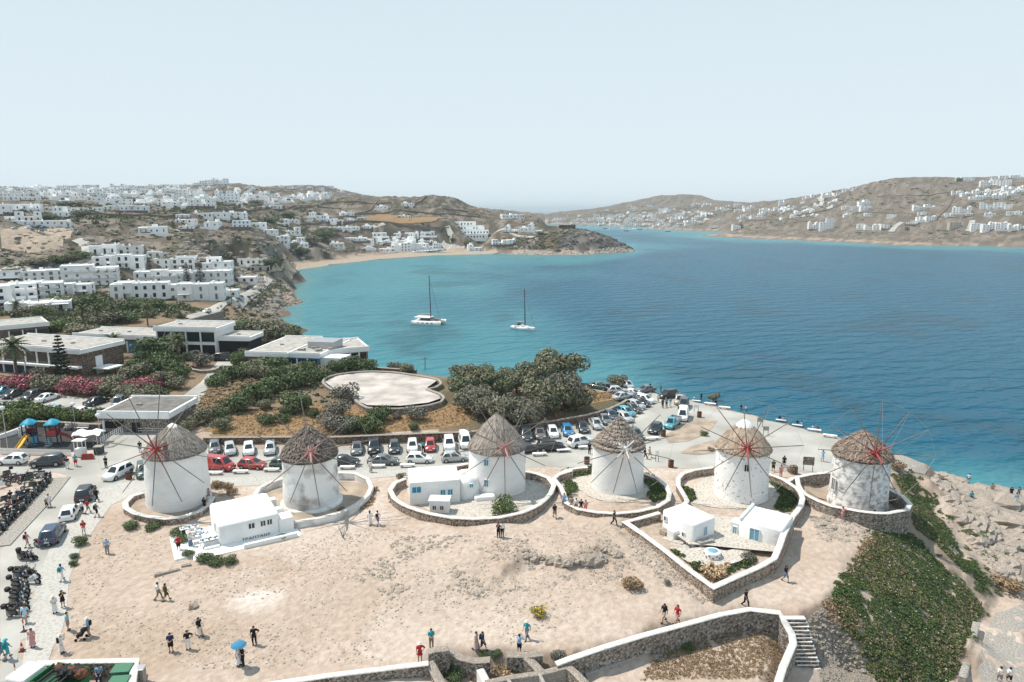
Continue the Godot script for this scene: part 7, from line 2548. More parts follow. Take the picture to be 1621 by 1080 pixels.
func playground():
	var st: SurfaceTool
	for k in 2:
		var o := thing("play_tower", ["climbing tower with blue roof and yellow slide", "climbing tower with blue roof, red panel and red slide"][k], "play tower", T([49, 86][k], [702, 702][k]), 0.25, "")
		for s in [[-0.7, -0.7], [0.7, -0.7], [-0.7, 0.7], [0.7, 0.7]]:
			part("post", unit_box("play_post", Vector3(0.14, 3.2, 0.14)), mats["navy_paint"], o, at(Vector3(s[0], 0, s[1])))
		st = mb()
		rbox(st, Vector3(0, 1.35, 0), Vector3(1.5, 0.12, 1.5), 0.02)
		part("deck", done(st), mats["navy_paint"], o)
		st = mb()
		lathe(st, [[1.3, 3.15], [1.2, 3.3], [0.7, 3.7], [0.12, 3.95]], 4)
		part("roof", done(st), mats["teal_paint"], o, Transform3D(Basis(Vector3.UP, PI / 4), Vector3.ZERO))
		for s in [-1, 1]:
			part("panel", unit_box("play_panel", Vector3(1.3, 0.85, 0.08), 0.02), mats["red_paint"], o, at(Vector3(0, 1.4, s * 0.7) if k else Vector3(s * 0.1, 1.4, -0.7), 0))
		var sl := Vector3(-0.5, 0, 3.1) if k == 0 else Vector3(2.7, 0, -0.3)
		var d := sl.normalized()
		var side := Vector3(d.z, 0, -d.x) * 0.3
		var rows := []
		for j in 7:
			var w := j / 6.0
			var c := d * (0.7 + w * (sl.length() - 0.3)) + Vector3(0, lerpf(1.45, 0.3, w) + 0.08 * sin(w * TAU), 0)
			rows.append([c - side + Vector3(0, 0.22, 0), c - side, c + side, c + side + Vector3(0, 0.22, 0), c + side * 1.2 + Vector3(0, 0.2, 0), c + side * 1.1 - Vector3(0, 0.08, 0), c - side * 1.1 - Vector3(0, 0.08, 0), c - side * 1.2 + Vector3(0, 0.2, 0)])
		st = mb()
		rings(st, rows, true, false)
		part("slide", done(st), tint("red_paint", lin(0.62, 0.36, 0.02)) if k == 0 else mats["red_paint"], o)
		for j in 5:
			part("rung", unit_box("rung", Vector3(0.9, 0.08, 0.12)), mats["teal_paint"], o, at(Vector3(-0.3 if k else 0.9, 0.25 * j + 0.2, 1.6 - 0.2 * j)))
	var br := thing("rope_bridge", "swaying bridge between the two climbing towers", "bridge", T(67, 702), 0.25)
	for k in 6:
		part("plank", unit_box("bridge_plank", Vector3(0.32, 0.06, 0.8)), mats["wood"], br, at(Vector3(-1.2 + k * 0.45, 1.35 - 0.12 * sin(k * 0.63), 0)))
	for s in [-0.4, 0.4]:
		st = mb()
		tube(st, Vector3(-1.5, 2.1, s), Vector3(1.5, 2.1, s), 0.03, 0.03, 5)
		part("handrail", done(st), mats["rust"], br)
	var a := T(0, 719)
	var b := T(112, 722)
	var f := thing("picket_fence", "white picket fence along the front of the playground", "fence", a)
	var n := 60
	for k in n:
		part("picket", unit_box("picket", Vector3(0.12, 0.95, 0.04)), mats["white_paint"], f, at((b - a) * (k / float(n - 1)), 0))
	for h in [0.3, 0.75]:
		st = mb()
		tube(st, Vector3(0, h, -0.05), b - a + Vector3(0, h, -0.05), 0.035, 0.035, 4)
		part("rail", done(st), mats["white_paint"], f)
	a = T(160, 706)
	b = T(200, 683)
	f = thing("rail_fence", "white wire-mesh fence along the ramp at the playground's right", "fence", a)
	for k in 14:
		part("post", unit_box("mesh_post", Vector3(0.06, 1.3, 0.06)), mats["white_paint"], f, at((b - a) * (k / 13.0)))
	for h in [0.25, 0.6, 0.95, 1.28]:
		st = mb()
		tube(st, Vector3(0, h, 0), b - a + Vector3(0, h, 0), 0.025, 0.025, 4)
		part("rail", done(st), mats["white_paint"], f)
	for k in 2:
		var o := thing("playground_bench", ["left grey bench against the stone wall with two people on it", "right empty bench against the stone wall"][k], "bench", T(111 + 20 * k, 681), 0)
		st = mb()
		rbox(st, Vector3(0, 0.42, 0), Vector3(1.9, 0.08, 0.5), 0.02)
		part("seat", done(st), mats["pale_wood"], o)
		st = mb()
		rbox(st, Vector3(0, 0.75, -0.25), Vector3(1.9, 0.4, 0.06), 0.02)
		part("backrest", done(st), mats["pale_wood"], o)
		for s in [-0.8, 0.8]:
			part("leg", unit_box("pg_leg", Vector3(0.08, 0.4, 0.45)), mats["concrete"], o, at(Vector3(s, 0, 0)))
	var ca := thing("canopy", "crumpled white fabric canopy beside the playground gate", "canopy", T(141, 703), 0.1)
	for s in [[-1.7, -1], [1.7, -1], [-1.7, 1], [1.7, 1]]:
		part("post", unit_box("canopy_post", Vector3(0.07, 1.7, 0.07)), mats["white_paint"], ca, at(Vector3(s[0], 0, s[1])))
	st = mb()
	var rows := []
	for i in 7:
		var row := []
		for j in 6:
			row.append(Vector3(-2.1 + i * 0.7, 1.75 + 0.2 * sin(i * 1.9 + j) + 0.15 * cos(j * 2.2), -1.3 + j * 0.52))
		rows.append(row)
	rings(st, rows, false, false)
	part("fabric", done(st), mats["white_paint"], ca)
	var hut := thing("ticket_booth", "small white booth with open window at the playground gate", "booth", T(128, 722), 0.0)
	st = mb()
	rbox(st, Vector3(0, 0.6, 0), Vector3(1.3, 1.2, 1.0), 0.03)
	part("counter", done(st), mats["white_paint"], hut)
	for s in [[-0.6, -0.4], [0.6, -0.4], [-0.6, 0.4], [0.6, 0.4]]:
		part("post", unit_box("booth_post", Vector3(0.08, 1.2, 0.08)), mats["white_paint"], hut, at(Vector3(s[0], 1.2, s[1])))
	st = mb()
	rbox(st, Vector3(0, 2.45, 0), Vector3(1.6, 0.1, 1.3), 0.02)
	part("roof", done(st), mats["white_paint"], hut)
	var ub := thing("utility_box", "dark grey utility box with a pale lid beside the curved planter", "cabinet", T(157, 718), 0.15)
	st = mb()
	rbox(st, Vector3(0, 0.55, 0), Vector3(1.1, 1.1, 1.0), 0.03)
	part("case", done(st), tint("concrete", lin(0.12, 0.13, 0.14)), ub)
	st = mb()
	rbox(st, Vector3(0, 1.14, 0), Vector3(1.2, 0.09, 1.1), 0.02)
	part("lid", done(st), mats["concrete"], ub)
	var rb := thing("red_barrier", "low red plastic barrier block at the playground corner", "barrier", T(139, 727), 0.1)
	st = mb()
	hexa(st, [Vector3(-0.8, 0, 0.3), Vector3(0.8, 0, 0.3), Vector3(0.8, 0, -0.3), Vector3(-0.8, 0, -0.3)], [Vector3(-0.75, 0.75, 0.12), Vector3(0.75, 0.75, 0.12), Vector3(0.75, 0.75, -0.12), Vector3(-0.75, 0.75, -0.12)])
	part("block", done(st), mats["red_paint"], rb)
	st = mb()
	box(st, Vector3(0, 0.79, 0), Vector3(1.3, 0.08, 0.1))
	part("handle", done(st), mats["red_paint"], rb)


# ---------------------------------------------------------------- people: one continuous body each, clothes as its children
func capsules(pose: String) -> Dictionary:
	var hip := Vector3(0, 0.93, 0)
	var J := {"hipL": Vector3(0.1, 0.9, 0), "hipR": Vector3(-0.1, 0.9, 0), "kneeL": Vector3(0.11, 0.49, 0.02), "kneeR": Vector3(-0.11, 0.49, 0.02), "ankL": Vector3(0.12, 0.08, -0.02), "ankR": Vector3(-0.12, 0.08, -0.02), "shL": Vector3(0.19, 1.42, 0), "shR": Vector3(-0.19, 1.42, 0), "elL": Vector3(0.25, 1.14, -0.02), "elR": Vector3(-0.25, 1.14, -0.02), "haL": Vector3(0.26, 0.88, 0.06), "haR": Vector3(-0.26, 0.88, 0.06), "head": Vector3(0, 1.62, 0.02)}
	match pose:
		"walk":
			J.kneeL = Vector3(0.1, 0.5, 0.22); J.ankL = Vector3(0.1, 0.09, 0.3); J.kneeR = Vector3(-0.1, 0.48, -0.05); J.ankR = Vector3(-0.1, 0.12, -0.36)
			J.elL = Vector3(0.24, 1.15, -0.16); J.haL = Vector3(0.24, 0.92, -0.16); J.elR = Vector3(-0.24, 1.15, 0.12); J.haR = Vector3(-0.22, 0.95, 0.28)
		"photo":
			J.elL = Vector3(0.27, 1.27, 0.2); J.haL = Vector3(0.1, 1.52, 0.3); J.elR = Vector3(-0.27, 1.27, 0.2); J.haR = Vector3(-0.1, 1.52, 0.3)
		"hip":
			J.elL = Vector3(0.42, 1.2, -0.06); J.haL = Vector3(0.2, 1.0, 0.06); J.kneeR = Vector3(-0.13, 0.5, 0.06)
		"hold":
			J.elL = Vector3(0.24, 1.15, 0.02); J.haL = Vector3(0.08, 1.12, 0.26); J.elR = Vector3(-0.24, 1.15, 0.02); J.haR = Vector3(-0.08, 1.1, 0.26)
		"sit":
			for k in J:
				J[k] -= Vector3(0, 0.43, 0)
			J.kneeL = Vector3(0.14, 0.5, 0.44); J.kneeR = Vector3(-0.14, 0.5, 0.44); J.ankL = Vector3(0.14, 0.08, 0.48); J.ankR = Vector3(-0.14, 0.08, 0.44)
			J.haL = Vector3(0.13, 0.58, 0.34); J.haR = Vector3(-0.13, 0.58, 0.34); J.elL += Vector3(0, 0.02, 0.05); J.elR += Vector3(0, 0.02, 0.05)
			hip = Vector3(0, 0.5, 0)
	var neck: Vector3 = (J.shL + J.shR) / 2
	var torso := [[hip + Vector3(-0.07, 0, 0), hip + Vector3(0.07, 0, 0), 0.115, 0.115], [hip, hip + Vector3(0, 0.2, 0.0), 0.125, 0.115], [hip + Vector3(0, 0.2, 0), neck - Vector3(0, 0.1, 0), 0.115, 0.14], [neck + Vector3(-0.13, -0.03, 0), neck + Vector3(0.13, -0.03, 0), 0.08, 0.08]]
	var arms := []
	var sleeves := []
	var legs := []
	var thighs := []
	for s in ["L", "R"]:
		arms += [[J["sh" + s], J["el" + s], 0.06, 0.042], [J["el" + s], J["ha" + s], 0.042, 0.03]]
		sleeves += [[J["sh" + s], J["sh" + s].lerp(J["el" + s], 0.7), 0.062, 0.06]]
		legs += [[J["hip" + s], J["knee" + s], 0.09, 0.06], [J["knee" + s], J["ank" + s], 0.06, 0.04]]
		thighs += [[J["hip" + s], J["hip" + s].lerp(J["knee" + s], 0.85), 0.1, 0.085]]
	var feet := []
	for s in ["L", "R"]:
		feet += [[J["ank" + s] - Vector3(0, 0.03, 0.03), J["ank" + s] + Vector3(0, -0.045, 0.16), 0.045, 0.035]]
	var head := [[neck, J.head - Vector3(0, 0.1, 0), 0.055, 0.05], [J.head - Vector3(0, 0.06, -0.015), J.head + Vector3(0, 0.04, -0.01), 0.08, 0.098], [J.head + Vector3(0, -0.02, 0.09), J.head + Vector3(0, -0.035, 0.105), 0.018, 0.02], [J.head + Vector3(0.095, -0.02, 0), J.head + Vector3(0.1, 0.01, 0), 0.018, 0.018], [J.head + Vector3(-0.095, -0.02, 0), J.head + Vector3(-0.1, 0.01, 0), 0.018, 0.018]]
	return {"J": J, "hip": hip, "torso": torso, "arms": arms, "sleeves": sleeves, "legs": legs, "thighs": thighs, "feet": feet, "head": head}


func skin_mesh(bones: Array, grow: float, cell: float, lowest := -1.0, extra = null) -> ArrayMesh:   # surface nets over smoothly joined tapered capsules
	var lo := Vector3(1e9, 1e9, 1e9)
	var hi := -lo
	for b in bones:
		for e in 2:
			var r: Vector3 = Vector3.ONE * (b[2 + e] + grow + cell * 2.5)
			lo = lo.min(b[e] - r)
			hi = hi.max(b[e] + r)
	var n := Vector3i(((hi - lo) / cell).ceil()) + Vector3i.ONE
	var f := PackedFloat32Array()
	f.resize(n.x * n.y * n.z)
	f.fill(1.0)
	var k := 0.035
	for b in bones:
		var a: Vector3 = b[0]
		var ab: Vector3 = b[1] - a
		var l2 := maxf(ab.length_squared(), 1e-8)
		var m: float = maxf(b[2], b[3]) + grow + cell * 2.0 + k
		var i0 := Vector3i(((a.min(b[1]) - Vector3.ONE * m - lo) / cell).floor()).max(Vector3i.ZERO)
		var i1 := Vector3i(((a.max(b[1]) + Vector3.ONE * m - lo) / cell).ceil()).min(n - Vector3i.ONE)
		for z in range(i0.z, i1.z + 1):
			for y in range(i0.y, i1.y + 1):
				for x in range(i0.x, i1.x + 1):
					var p := lo + Vector3(x, y, z) * cell
					var t := clampf((p - a).dot(ab) / l2, 0, 1)
					var d: float = p.distance_to(a + ab * t) - lerpf(b[2], b[3], t) - grow
					var w := (z * n.y + y) * n.x + x
					var h := maxf(k - absf(f[w] - d), 0.0) / k
					f[w] = minf(f[w], d) - h * h * k * 0.25
	var where := {}
	var verts := PackedVector3Array()
	var st := mb()
	st.set_smooth_group(0)
	for z in n.z - 1:
		for y in n.y - 1:
			for x in n.x - 1:
				var base := (z * n.y + y) * n.x + x
				var c := [f[base], f[base + 1], f[base + n.x], f[base + n.x + 1], f[base + n.x * n.y], f[base + n.x * n.y + 1], f[base + n.x * n.y + n.x], f[base + n.x * n.y + n.x + 1]]
				var ins := 0
				for v in c:
					if v < 0:
						ins += 1
				if ins == 0 or ins == 8:
					continue
				var sum := Vector3.ZERO
				var cnt := 0
				for e in [[0, 1], [2, 3], [4, 5], [6, 7], [0, 2], [1, 3], [4, 6], [5, 7], [0, 4], [1, 5], [2, 6], [3, 7]]:
					var u: float = c[e[0]]
					var v: float = c[e[1]]
					if (u < 0) != (v < 0):
						var t := u / (u - v)
						var pa := Vector3(e[0] & 1, (e[0] >> 1) & 1, e[0] >> 2)
						var pb := Vector3(e[1] & 1, (e[1] >> 1) & 1, e[1] >> 2)
						sum += pa.lerp(pb, t)
						cnt += 1
				var q := lo + (Vector3(x, y, z) + sum / cnt) * cell
				if lowest >= 0:
					q.y = maxf(q.y, lowest)
				where[base] = verts.size()
				verts.append(q)
	for z in range(1, n.z - 1):
		for y in range(1, n.y - 1):
			for x in range(1, n.x - 1):
				var base := (z * n.y + y) * n.x + x
				var u := f[base]
				for ax in 3:
					var st_: int = [1, n.x, n.x * n.y][ax]
					var v := f[base + st_]
					if (u < 0) == (v < 0):
						continue
					var s1: int = [n.x, n.x * n.y, 1][ax]
					var s2: int = [n.x * n.y, 1, n.x][ax]
					var ids := [base - s1 - s2, base - s2, base, base - s1]
					var ok := true
					for i in ids:
						ok = ok and where.has(i)
					if not ok:
						continue
					var A := verts[where[ids[0]]]
					var B := verts[where[ids[1]]]
					var C := verts[where[ids[2]]]
					var Dv := verts[where[ids[3]]]
					if u < 0:
						quad(st, A, Dv, C, B)
					else:
						quad(st, A, B, C, Dv)
	if extra != null:
		extra.call(st)
	return done(st)


func figure(pose: String) -> Dictionary:
	if mats.has("figure_" + pose):
		return mats["figure_" + pose]
	var c := capsules(pose)
	var J: Dictionary = c.J
	var hands := func(st: SurfaceTool):
		for s in ["L", "R"]:
			var w: Vector3 = J["ha" + s]
			var d: Vector3 = (w - J["el" + s]).normalized()
			var sx := d.cross(Vector3.BACK).normalized()
			tube(st, w, w + d * 0.08, 0.03, 0.034, 6)
			for i in 4:
				var r := w + d * 0.075 + sx * (i - 1.5) * 0.017
				var m := r + d * (0.04 + 0.006 * (1 - absi(i - 1)))
				var cu := Vector3(0, 0, 1).slide(d).normalized() * 0.5
				tube(st, r, m, 0.009, 0.008, 4)
				tube(st, m, m + (d + cu).normalized() * 0.032, 0.008, 0.006, 4)
			var th := w + d * 0.03 + sx * 0.03 * (1 if s == "L" else -1)
			tube(st, th, th + (d + sx * (0.8 if s == "L" else -0.8)).normalized() * 0.05, 0.011, 0.008, 4)
	var out := {"J": J, "hip": c.hip}
	out.body = skin_mesh(c.torso + c.arms + c.legs + c.head + c.feet, 0.0, 0.03, 0.005, hands)
	out.shirt = skin_mesh(c.torso + c.sleeves, 0.018, 0.035)
	out.trousers = skin_mesh([c.torso[0], [c.hip, c.hip + Vector3(0, 0.06, 0), 0.13, 0.125]] + c.legs, 0.02, 0.035, 0.04)
	out.shorts = skin_mesh([c.torso[0], [c.hip, c.hip + Vector3(0, 0.06, 0), 0.13, 0.125]] + c.thighs, 0.016, 0.035)
	out.shoes = skin_mesh(c.feet, 0.012, 0.025, 0.0)
	var st := mb()
	var h: Vector3 = J.head
	var rows := []
	for j in 6:
		var v := lerpf(-0.55, 1.5, j / 5.0)
		var row := []
		for i in 14:
			var a := -TAU * i / 14
			var cut := 0.0 if v > 0.25 or sin(a) < 0.35 else 0.06
			row.append(h + Vector3(cos(a) * cos(v) * (0.112 - cut), sin(v) * 0.125 + 0.02, sin(a) * cos(v) * (0.118 - cut) - 0.012))
		rows.append(row)
	rings(st, rows)
	fan(st, rows[-1])
	out.hair = done(st)
	st = mb()
	rings(st, [circle(h + Vector3(0, -0.26, -0.1), 0.07, 8, 0, 0.5), circle(h + Vector3(0, -0.1, -0.08), 0.105, 8, 0, 0.6), circle(h + Vector3(0, 0.08, -0.03), 0.115, 8, 0, 0.9)])
	out.long_hair = done(st)
	st = mb()
	lathe(st, [[0.2, 0.055], [0.195, 0.07], [0.12, 0.08], [0.115, 0.15], [0.08, 0.175], [0.0, 0.18]], 14, h)
	out.hat = done(st)
	st = mb()
	for s in [-1, 1]:
		box(st, h + Vector3(s * 0.036, 0.005, 0.095), Vector3(0.028, 0.012, 0.012))
	box(st, h + Vector3(0, -0.065, 0.098), Vector3(0.045, 0.01, 0.012))
	out.face = done(st)
	for k in [["skirt", 0.36, 0.24], ["long_skirt", 0.78, 0.27]]:
		st = mb()
		var prof := []
		for i in 6:
			var w := i / 5.0
			prof.append([lerpf(k[2], 0.155, sqrt(w)), c.hip.y + 0.12 - k[1] * (1 - w) - 0.0])
		rows = []
		for p in prof:
			var row := []
			for i in 20:
				var a := -TAU * i / 20
				var r: float = p[0] * (1.0 + 0.06 * sin(a * 5) * (0.3 + (c.hip.y - p[1])))
				row.append(Vector3(cos(a) * r, p[1], sin(a) * r * 0.85))
			rows.append(row)
		rings(st, rows)
		out[k[0]] = done(st)
	st = mb()
	rbox(st, Vector3(0, c.hip.y + 0.32, -0.2), Vector3(0.3, 0.42, 0.17), 0.06)
	out.backpack = done(st)
	mats["figure_" + pose] = out
	return out


func person(px: float, py: float, turn: float, pose: String, top: Color, low: String, lowc: Color, label: String, extras := "", group := "", tall := 1.0, p3 = null) -> Node3D:
	var g := figure(pose)
	var p: Vector3 = T(px, py) if p3 == null else p3
	var o := thing("person", label, "person", p, turn, group)
	o.scale = Vector3.ONE * tall
	part("body", g.body, mats["skin" if "tan" not in extras else "tanned"], o)
	part("face", g.face, mats["dark"], o)
	part("shirt", g.shirt, tint("cloth", top.linear_to_srgb()), o)
	part(low, g[low], tint("cloth", lowc.linear_to_srgb()), o)
	part("shoes", g.shoes, mats["dark" if "white shoes" not in extras else "white_paint"], o)
	var hm := "blonde" if "blonde" in extras else ("grey_hair" if "grey" in extras else "hair")
	part("hair", g.hair, mats[hm], o)
	if "long" in extras:
		part("long_hair", g.long_hair, mats[hm], o)
	if "hat" in extras:
		part("hat", g.hat, tint("cloth", (Color(0.7, 0.66, 0.58) if "teal hat" not in extras else Color(0.05, 0.4, 0.45)).linear_to_srgb()), o)
	if "pack" in extras:
		part("backpack", g.backpack, tint("cloth", (Color(0.02, 0.022, 0.028) if "teal pack" not in extras else Color(0.02, 0.2, 0.2)).linear_to_srgb()), o)
	return o


func build_people():
	var W := Color(0.7, 0.7, 0.69)
	var B := Color(0.015, 0.016, 0.018)
	var NV := Color(0.02, 0.035, 0.08)
	var LB := Color(0.25, 0.42, 0.62)
	var TL := Color(0.03, 0.33, 0.4)
	var RD := Color(0.45, 0.03, 0.04)
	var PK := Color(0.55, 0.27, 0.28)
	var KH := Color(0.25, 0.2, 0.14)
	var GY := Color(0.22, 0.22, 0.23)
	var DM := Color(0.12, 0.2, 0.32)
	var OL := Color(0.07, 0.075, 0.04)
	# on the road and the slab pavement
	person(43, 866, 2.9, "walk", PK, "shorts", PK, "person in pink with a dark backpack walking up the road", "pack")
	person(133, 847, 0.4, "hold", RD, "skirt", W, "person in a red top and white skirt looking at a phone beside the pavement edge", "long")
	person(170, 877, 0.5, "stand", LB, "trousers", GY, "person in a blue shirt and dark trousers standing on the dirt", "grey")
	person(98, 919, 3.0, "walk", LB, "trousers", W, "person with a blue backpack walking away on the pavement", "teal pack")
	person(87, 971, 0.8, "hold", W, "long_skirt", W, "person in a long white dress and hat on the pavement", "hat long")
	person(100, 962, 1.2, "photo", B, "skirt", B, "person in a short black dress taking a photograph", "long")
	person(108, 998, 2.0, "stand", Color(0.2, 0.45, 0.5), "shorts", GY, "person in a turquoise shirt and grey shorts at the pavement edge")
	var m := person(141, 1007, -1.3, "hold", LB, "shorts", GY, "person in a pale blue shirt with a backpack pushing a stroller", "pack hat")
	stroller(T(130, 1012), -1.3)
	person(41, 986, 0.3, "walk", Color(0.4, 0.58, 0.7), "skirt", Color(0.4, 0.58, 0.7), "person in a pale blue dress between the scooters", "")
	person(52, 1025, 0.2, "stand", PK, "long_skirt", PK, "person in a dusty pink dress on the pavement", "long")
	person(98, 1034, 2.3, "photo", W, "long_skirt", W, "person in a long white skirt with a hat and bag taking a photograph", "hat pack")
	person(2, 1042, 2.8, "walk", DM, "shorts", DM, "person in blue at the left edge beside the one with a turquoise hat", "pack")
	person(12, 1043, 2.9, "walk", TL, "shorts", TL, "person with turquoise hat and green backpack walking away", "teal hat teal pack hat")
	person(74, 804, 0.8, "walk", KH, "shorts", B, "child in dark clothes walking beside a person in white", "", "", 0.75)
	person(78, 803, 0.8, "walk", W, "long_skirt", W, "person in a white dress crossing the road by the raised pavement", "long")
	person(131, 814, 2.6, "stand", W, "shorts", NV, "person in a white shirt at the side of the white hatchback")
	person(139, 812, 2.4, "walk", RD, "shorts", GY, "person in a dark red shirt beside the white hatchback", "tan")
	person(153, 794, 2.8, "walk", B, "trousers", B, "person in black walking up beside the queueing cars", "pack")
	person(153, 818, 2.8, "walk", GY, "shorts", B, "person in a grey shirt and black shorts walking on the slab pavement", "pack hat")
	person(18, 797, 0.3, "hold", B, "trousers", B, "person in black standing among the motorcycles")
	person(24, 803, 0.9, "hold", GY, "trousers", NV, "person in a white helmet leaning over a scooter", "hat")
	person(107, 742, 0.4, "stand", NV, "trousers", W, "person in a navy top and white trousers by the picket fence")
	person(120, 738, 0.6, "stand", TL, "shorts", RD, "person in a teal top and red shorts by the picket fence")
	person(168, 741, 0.0, "hold", B, "trousers", B, "person in black crossing the junction")
	person(222, 716, 0.2, "stand", B, "shorts", GY, "person in black below the hub of the red-hubbed windmill nearest the road")
	person(230, 753, 0.4, "stand", RD, "trousers", B, "person in a red top beside the dark green jeep", "", "", 0.95)
	person(107, 681, 0.0, "sit", W, "trousers", GY, "left of two people sitting on the playground bench", "grey")
	person(115, 681, 0.0, "sit", DM, "trousers", B, "right of two people sitting on the playground bench")
	person(32, 694, 0.5, "stand", W, "trousers", W, "person in white at the back of the playground slide")
	person(324, 809, 2.8, "stand", B, "trousers", B, "person in dark clothes leaning on the ring wall by the shop", "")
	person(331, 787, -0.6, "sit", PK, "shorts", DM, "person in pink sitting on the ring wall by the shop", "", "", 1.0, G(331, 789, 0.75))
	person(283, 872, 0.9, "stand", RD, "shorts", B, "person in a red shirt and black shorts beside the shop shrubs")
	person(302, 866, 1.0, "hold", W, "long_skirt", DM, "person in a white top and long blue skirt on the shop terrace", "hat")
	# on the dirt field
	person(251, 949, 2.0, "walk", W, "trousers", KH, "person in a white shirt and brown trousers walking with one in olive", "tan")
	person(263, 951, 2.2, "walk", OL, "shorts", OL, "person in olive clothes walking on the dirt field")
	person(271, 1032, 0.3, "hold", NV, "shorts", B, "person in a navy shirt and black shorts facing the camera")
	person(298, 1028, 0.4, "hip", B, "trousers", W, "person in a black cardigan and white trousers on the dirt field")
	person(316, 1007, 1.0, "walk", B, "long_skirt", W, "person in a black top and pale skirt striding over the dirt", "long")
	person(403, 1021, 0.2, "hip", B, "trousers", B, "person all in black with hand on hip")
	person(378, 1054, 1.2, "stand", W, "long_skirt", W, "person in white under the blue parasol", "long")
	person(385, 1054, -0.8, "hold", B, "trousers", B, "person in black holding the blue parasol")
	parasol(T(385, 1054))
	person(665, 1048, 0.2, "hip", RD, "skirt", RD, "person in a dark red dress and straw hat by the boundary wall", "hat")
	person(683, 1025, 0.3, "hold", TL, "trousers", KH, "person in teal holding something at the chest above the ruin", "")
	person(754, 1030, 0.9, "walk", Color(0.5, 0.4, 0.38), "long_skirt", Color(0.5, 0.4, 0.38), "person in a pale dress walking beside one in navy", "")
	person(764, 1030, 1.2, "walk", NV, "shorts", NV, "person in navy walking beside one in a pale dress", "pack")
	person(789, 851, 0.4, "photo", B, "trousers", B, "person in black posing below the oval stone wall", "long")
	person(795, 850, 0.3, "stand", W, "trousers", B, "person in white top and black trousers below the oval stone wall")
	person(586, 831, 2.9, "walk", W, "long_skirt", W, "person in a white strapless dress walking between the mills", "long")
	person(598, 831, 3.0, "walk", W, "shorts", Color(0.2, 0.15, 0.3), "person with a black backpack walking between the mills", "pack")
	person(822, 1034, 2.7, "photo", LB, "shorts", B, "person in a light blue shirt raising a phone on the ruin edge", "white shoes")
	person(834, 1012, -0.6, "walk", TL, "trousers", GY, "person in a teal shirt, white cap and wide grey trousers", "hat")
	person(1051, 984, -1.0, "walk", B, "shorts", Color(0.45, 0.35, 0.27), "person with long dark hair and pale shorts on the path", "long pack tan")
	person(1072, 986, -0.9, "walk", RD, "skirt", PK, "person in a red top and pink skirt on the path", "long")
	person(1180, 960, 0.6, "walk", B, "trousers", B, "person in black walking behind the tip of the pointed yard")
	person(878, 820, 0.2, "walk", B, "shorts", KH, "person in black carrying a bag between two ring walls", "pack tan")
	var seat := [[893, 797, LB, "trousers", DM, "person in blue sitting on the ring wall, farthest left"], [905, 803, GY, "shorts", GY, "person in grey sitting on the ring wall beside the one in blue"], [912, 805, W, "trousers", B, "person in white and black sitting on the ring wall"], [920, 807, B, "trousers", B, "person in black sitting on the ring wall next to the red trousers"], [927, 808, PK, "trousers", RD, "person in red trousers sitting on the ring wall"]]
	for s in seat:
		person(s[0], s[1], -0.2, "sit", s[2], s[3], s[4], s[5], "", "visitors along the ring wall", 1.0, G(s[0], s[1], 1.0))
	person(972, 831, 0.9, "walk", OL, "trousers", B, "person in dark green walking below the ring wall")
	person(1243, 921, 0.5, "walk", B, "shorts", DM, "person in a dark top and denim shorts beside the tall yard wall", "tan long")
	person(1333, 824, 0.8, "photo", PK, "shorts", PK, "person in pink standing below the last windmill's wall")
	person(1383, 829, 2.9, "stand", B, "skirt", W, "person in a white skirt close under the last windmill's wall")
	person(1582, 1082, 2.8, "walk", W, "shorts", GY, "left of two people in white on the shore road")
	person(1597, 1083, 2.9, "walk", W, "shorts", B, "right of two people in white on the shore road")
	# on the square and along the sea
	person(1302, 731, 2.6, "photo", LB, "skirt", LB, "person in a pale blue dress photographing the sea")
	person(1215, 731, 2.6, "walk", W, "shorts", W, "person in white just right of the tan-roofed windmill")
	person(1224, 747, 2.9, "walk", OL, "shorts", B, "person in olive and black walking towards the sea")
	person(1241, 740, 2.7, "stand", B, "skirt", B, "person in a short black dress on the square")
	person(1236, 755, 3.0, "stand", PK, "trousers", PK, "person in pink behind the curved mill wall")
	person(1536, 803, 2.9, "stand", TL, "shorts", NV, "person in a turquoise shirt on the shore rocks")
	person(1533, 768, 2.6, "sit", W, "shorts", B, "person in white sitting on the rocks at the water")
	person(1569, 790, 2.5, "walk", KH, "shorts", KH, "person in brown walking over the flat rocks")
	person(1599, 796, 2.8, "walk", B, "shorts", NV, "person in black on the flat rocks, left of a pair")
	person(1611, 794, 2.8, "walk", GY, "trousers", KH, "person in grey on the flat rocks at the right edge")
	person(1607, 806, 2.9, "stand", LB, "trousers", W, "person in pale blue nearest on the flat rocks")
	person(933, 719, 0.2, "stand", B, "trousers", B, "person in black at the left edge of the stepped-roof windmill")
	person(1021, 727, 1.3, "walk", B, "trousers", B, "person in black walking beside one in pink on the square", "pack")
	person(1028, 725, 1.3, "walk", PK, "shorts", PK, "person in pink walking beside one in black on the square")
	person(1049, 646, 2.9, "walk", B, "trousers", B, "left of three people walking between the far parked cars")
	person(1055, 645, 2.9, "walk", GY, "trousers", B, "middle of three people walking between the far parked cars")
	person(1061, 644, 2.9, "walk", TL, "shorts", W, "right of three people walking between the far parked cars, in teal")
	person(1029, 634, 0.3, "stand", W, "trousers", W, "person in white between the far parked cars")
	person(1041, 637, 0.4, "walk", W, "long_skirt", W, "person in a long white dress near the far parked cars")
	person(1029, 617, 2.6, "stand", B, "trousers", B, "person in black at the far sea edge beside the cars")
	person(1046, 620, 2.7, "stand", KH, "trousers", KH, "person in brown at the far sea edge")
	person(1110, 633, 2.6, "stand", NV, "trousers", B, "person in navy standing at the sea-edge bench")
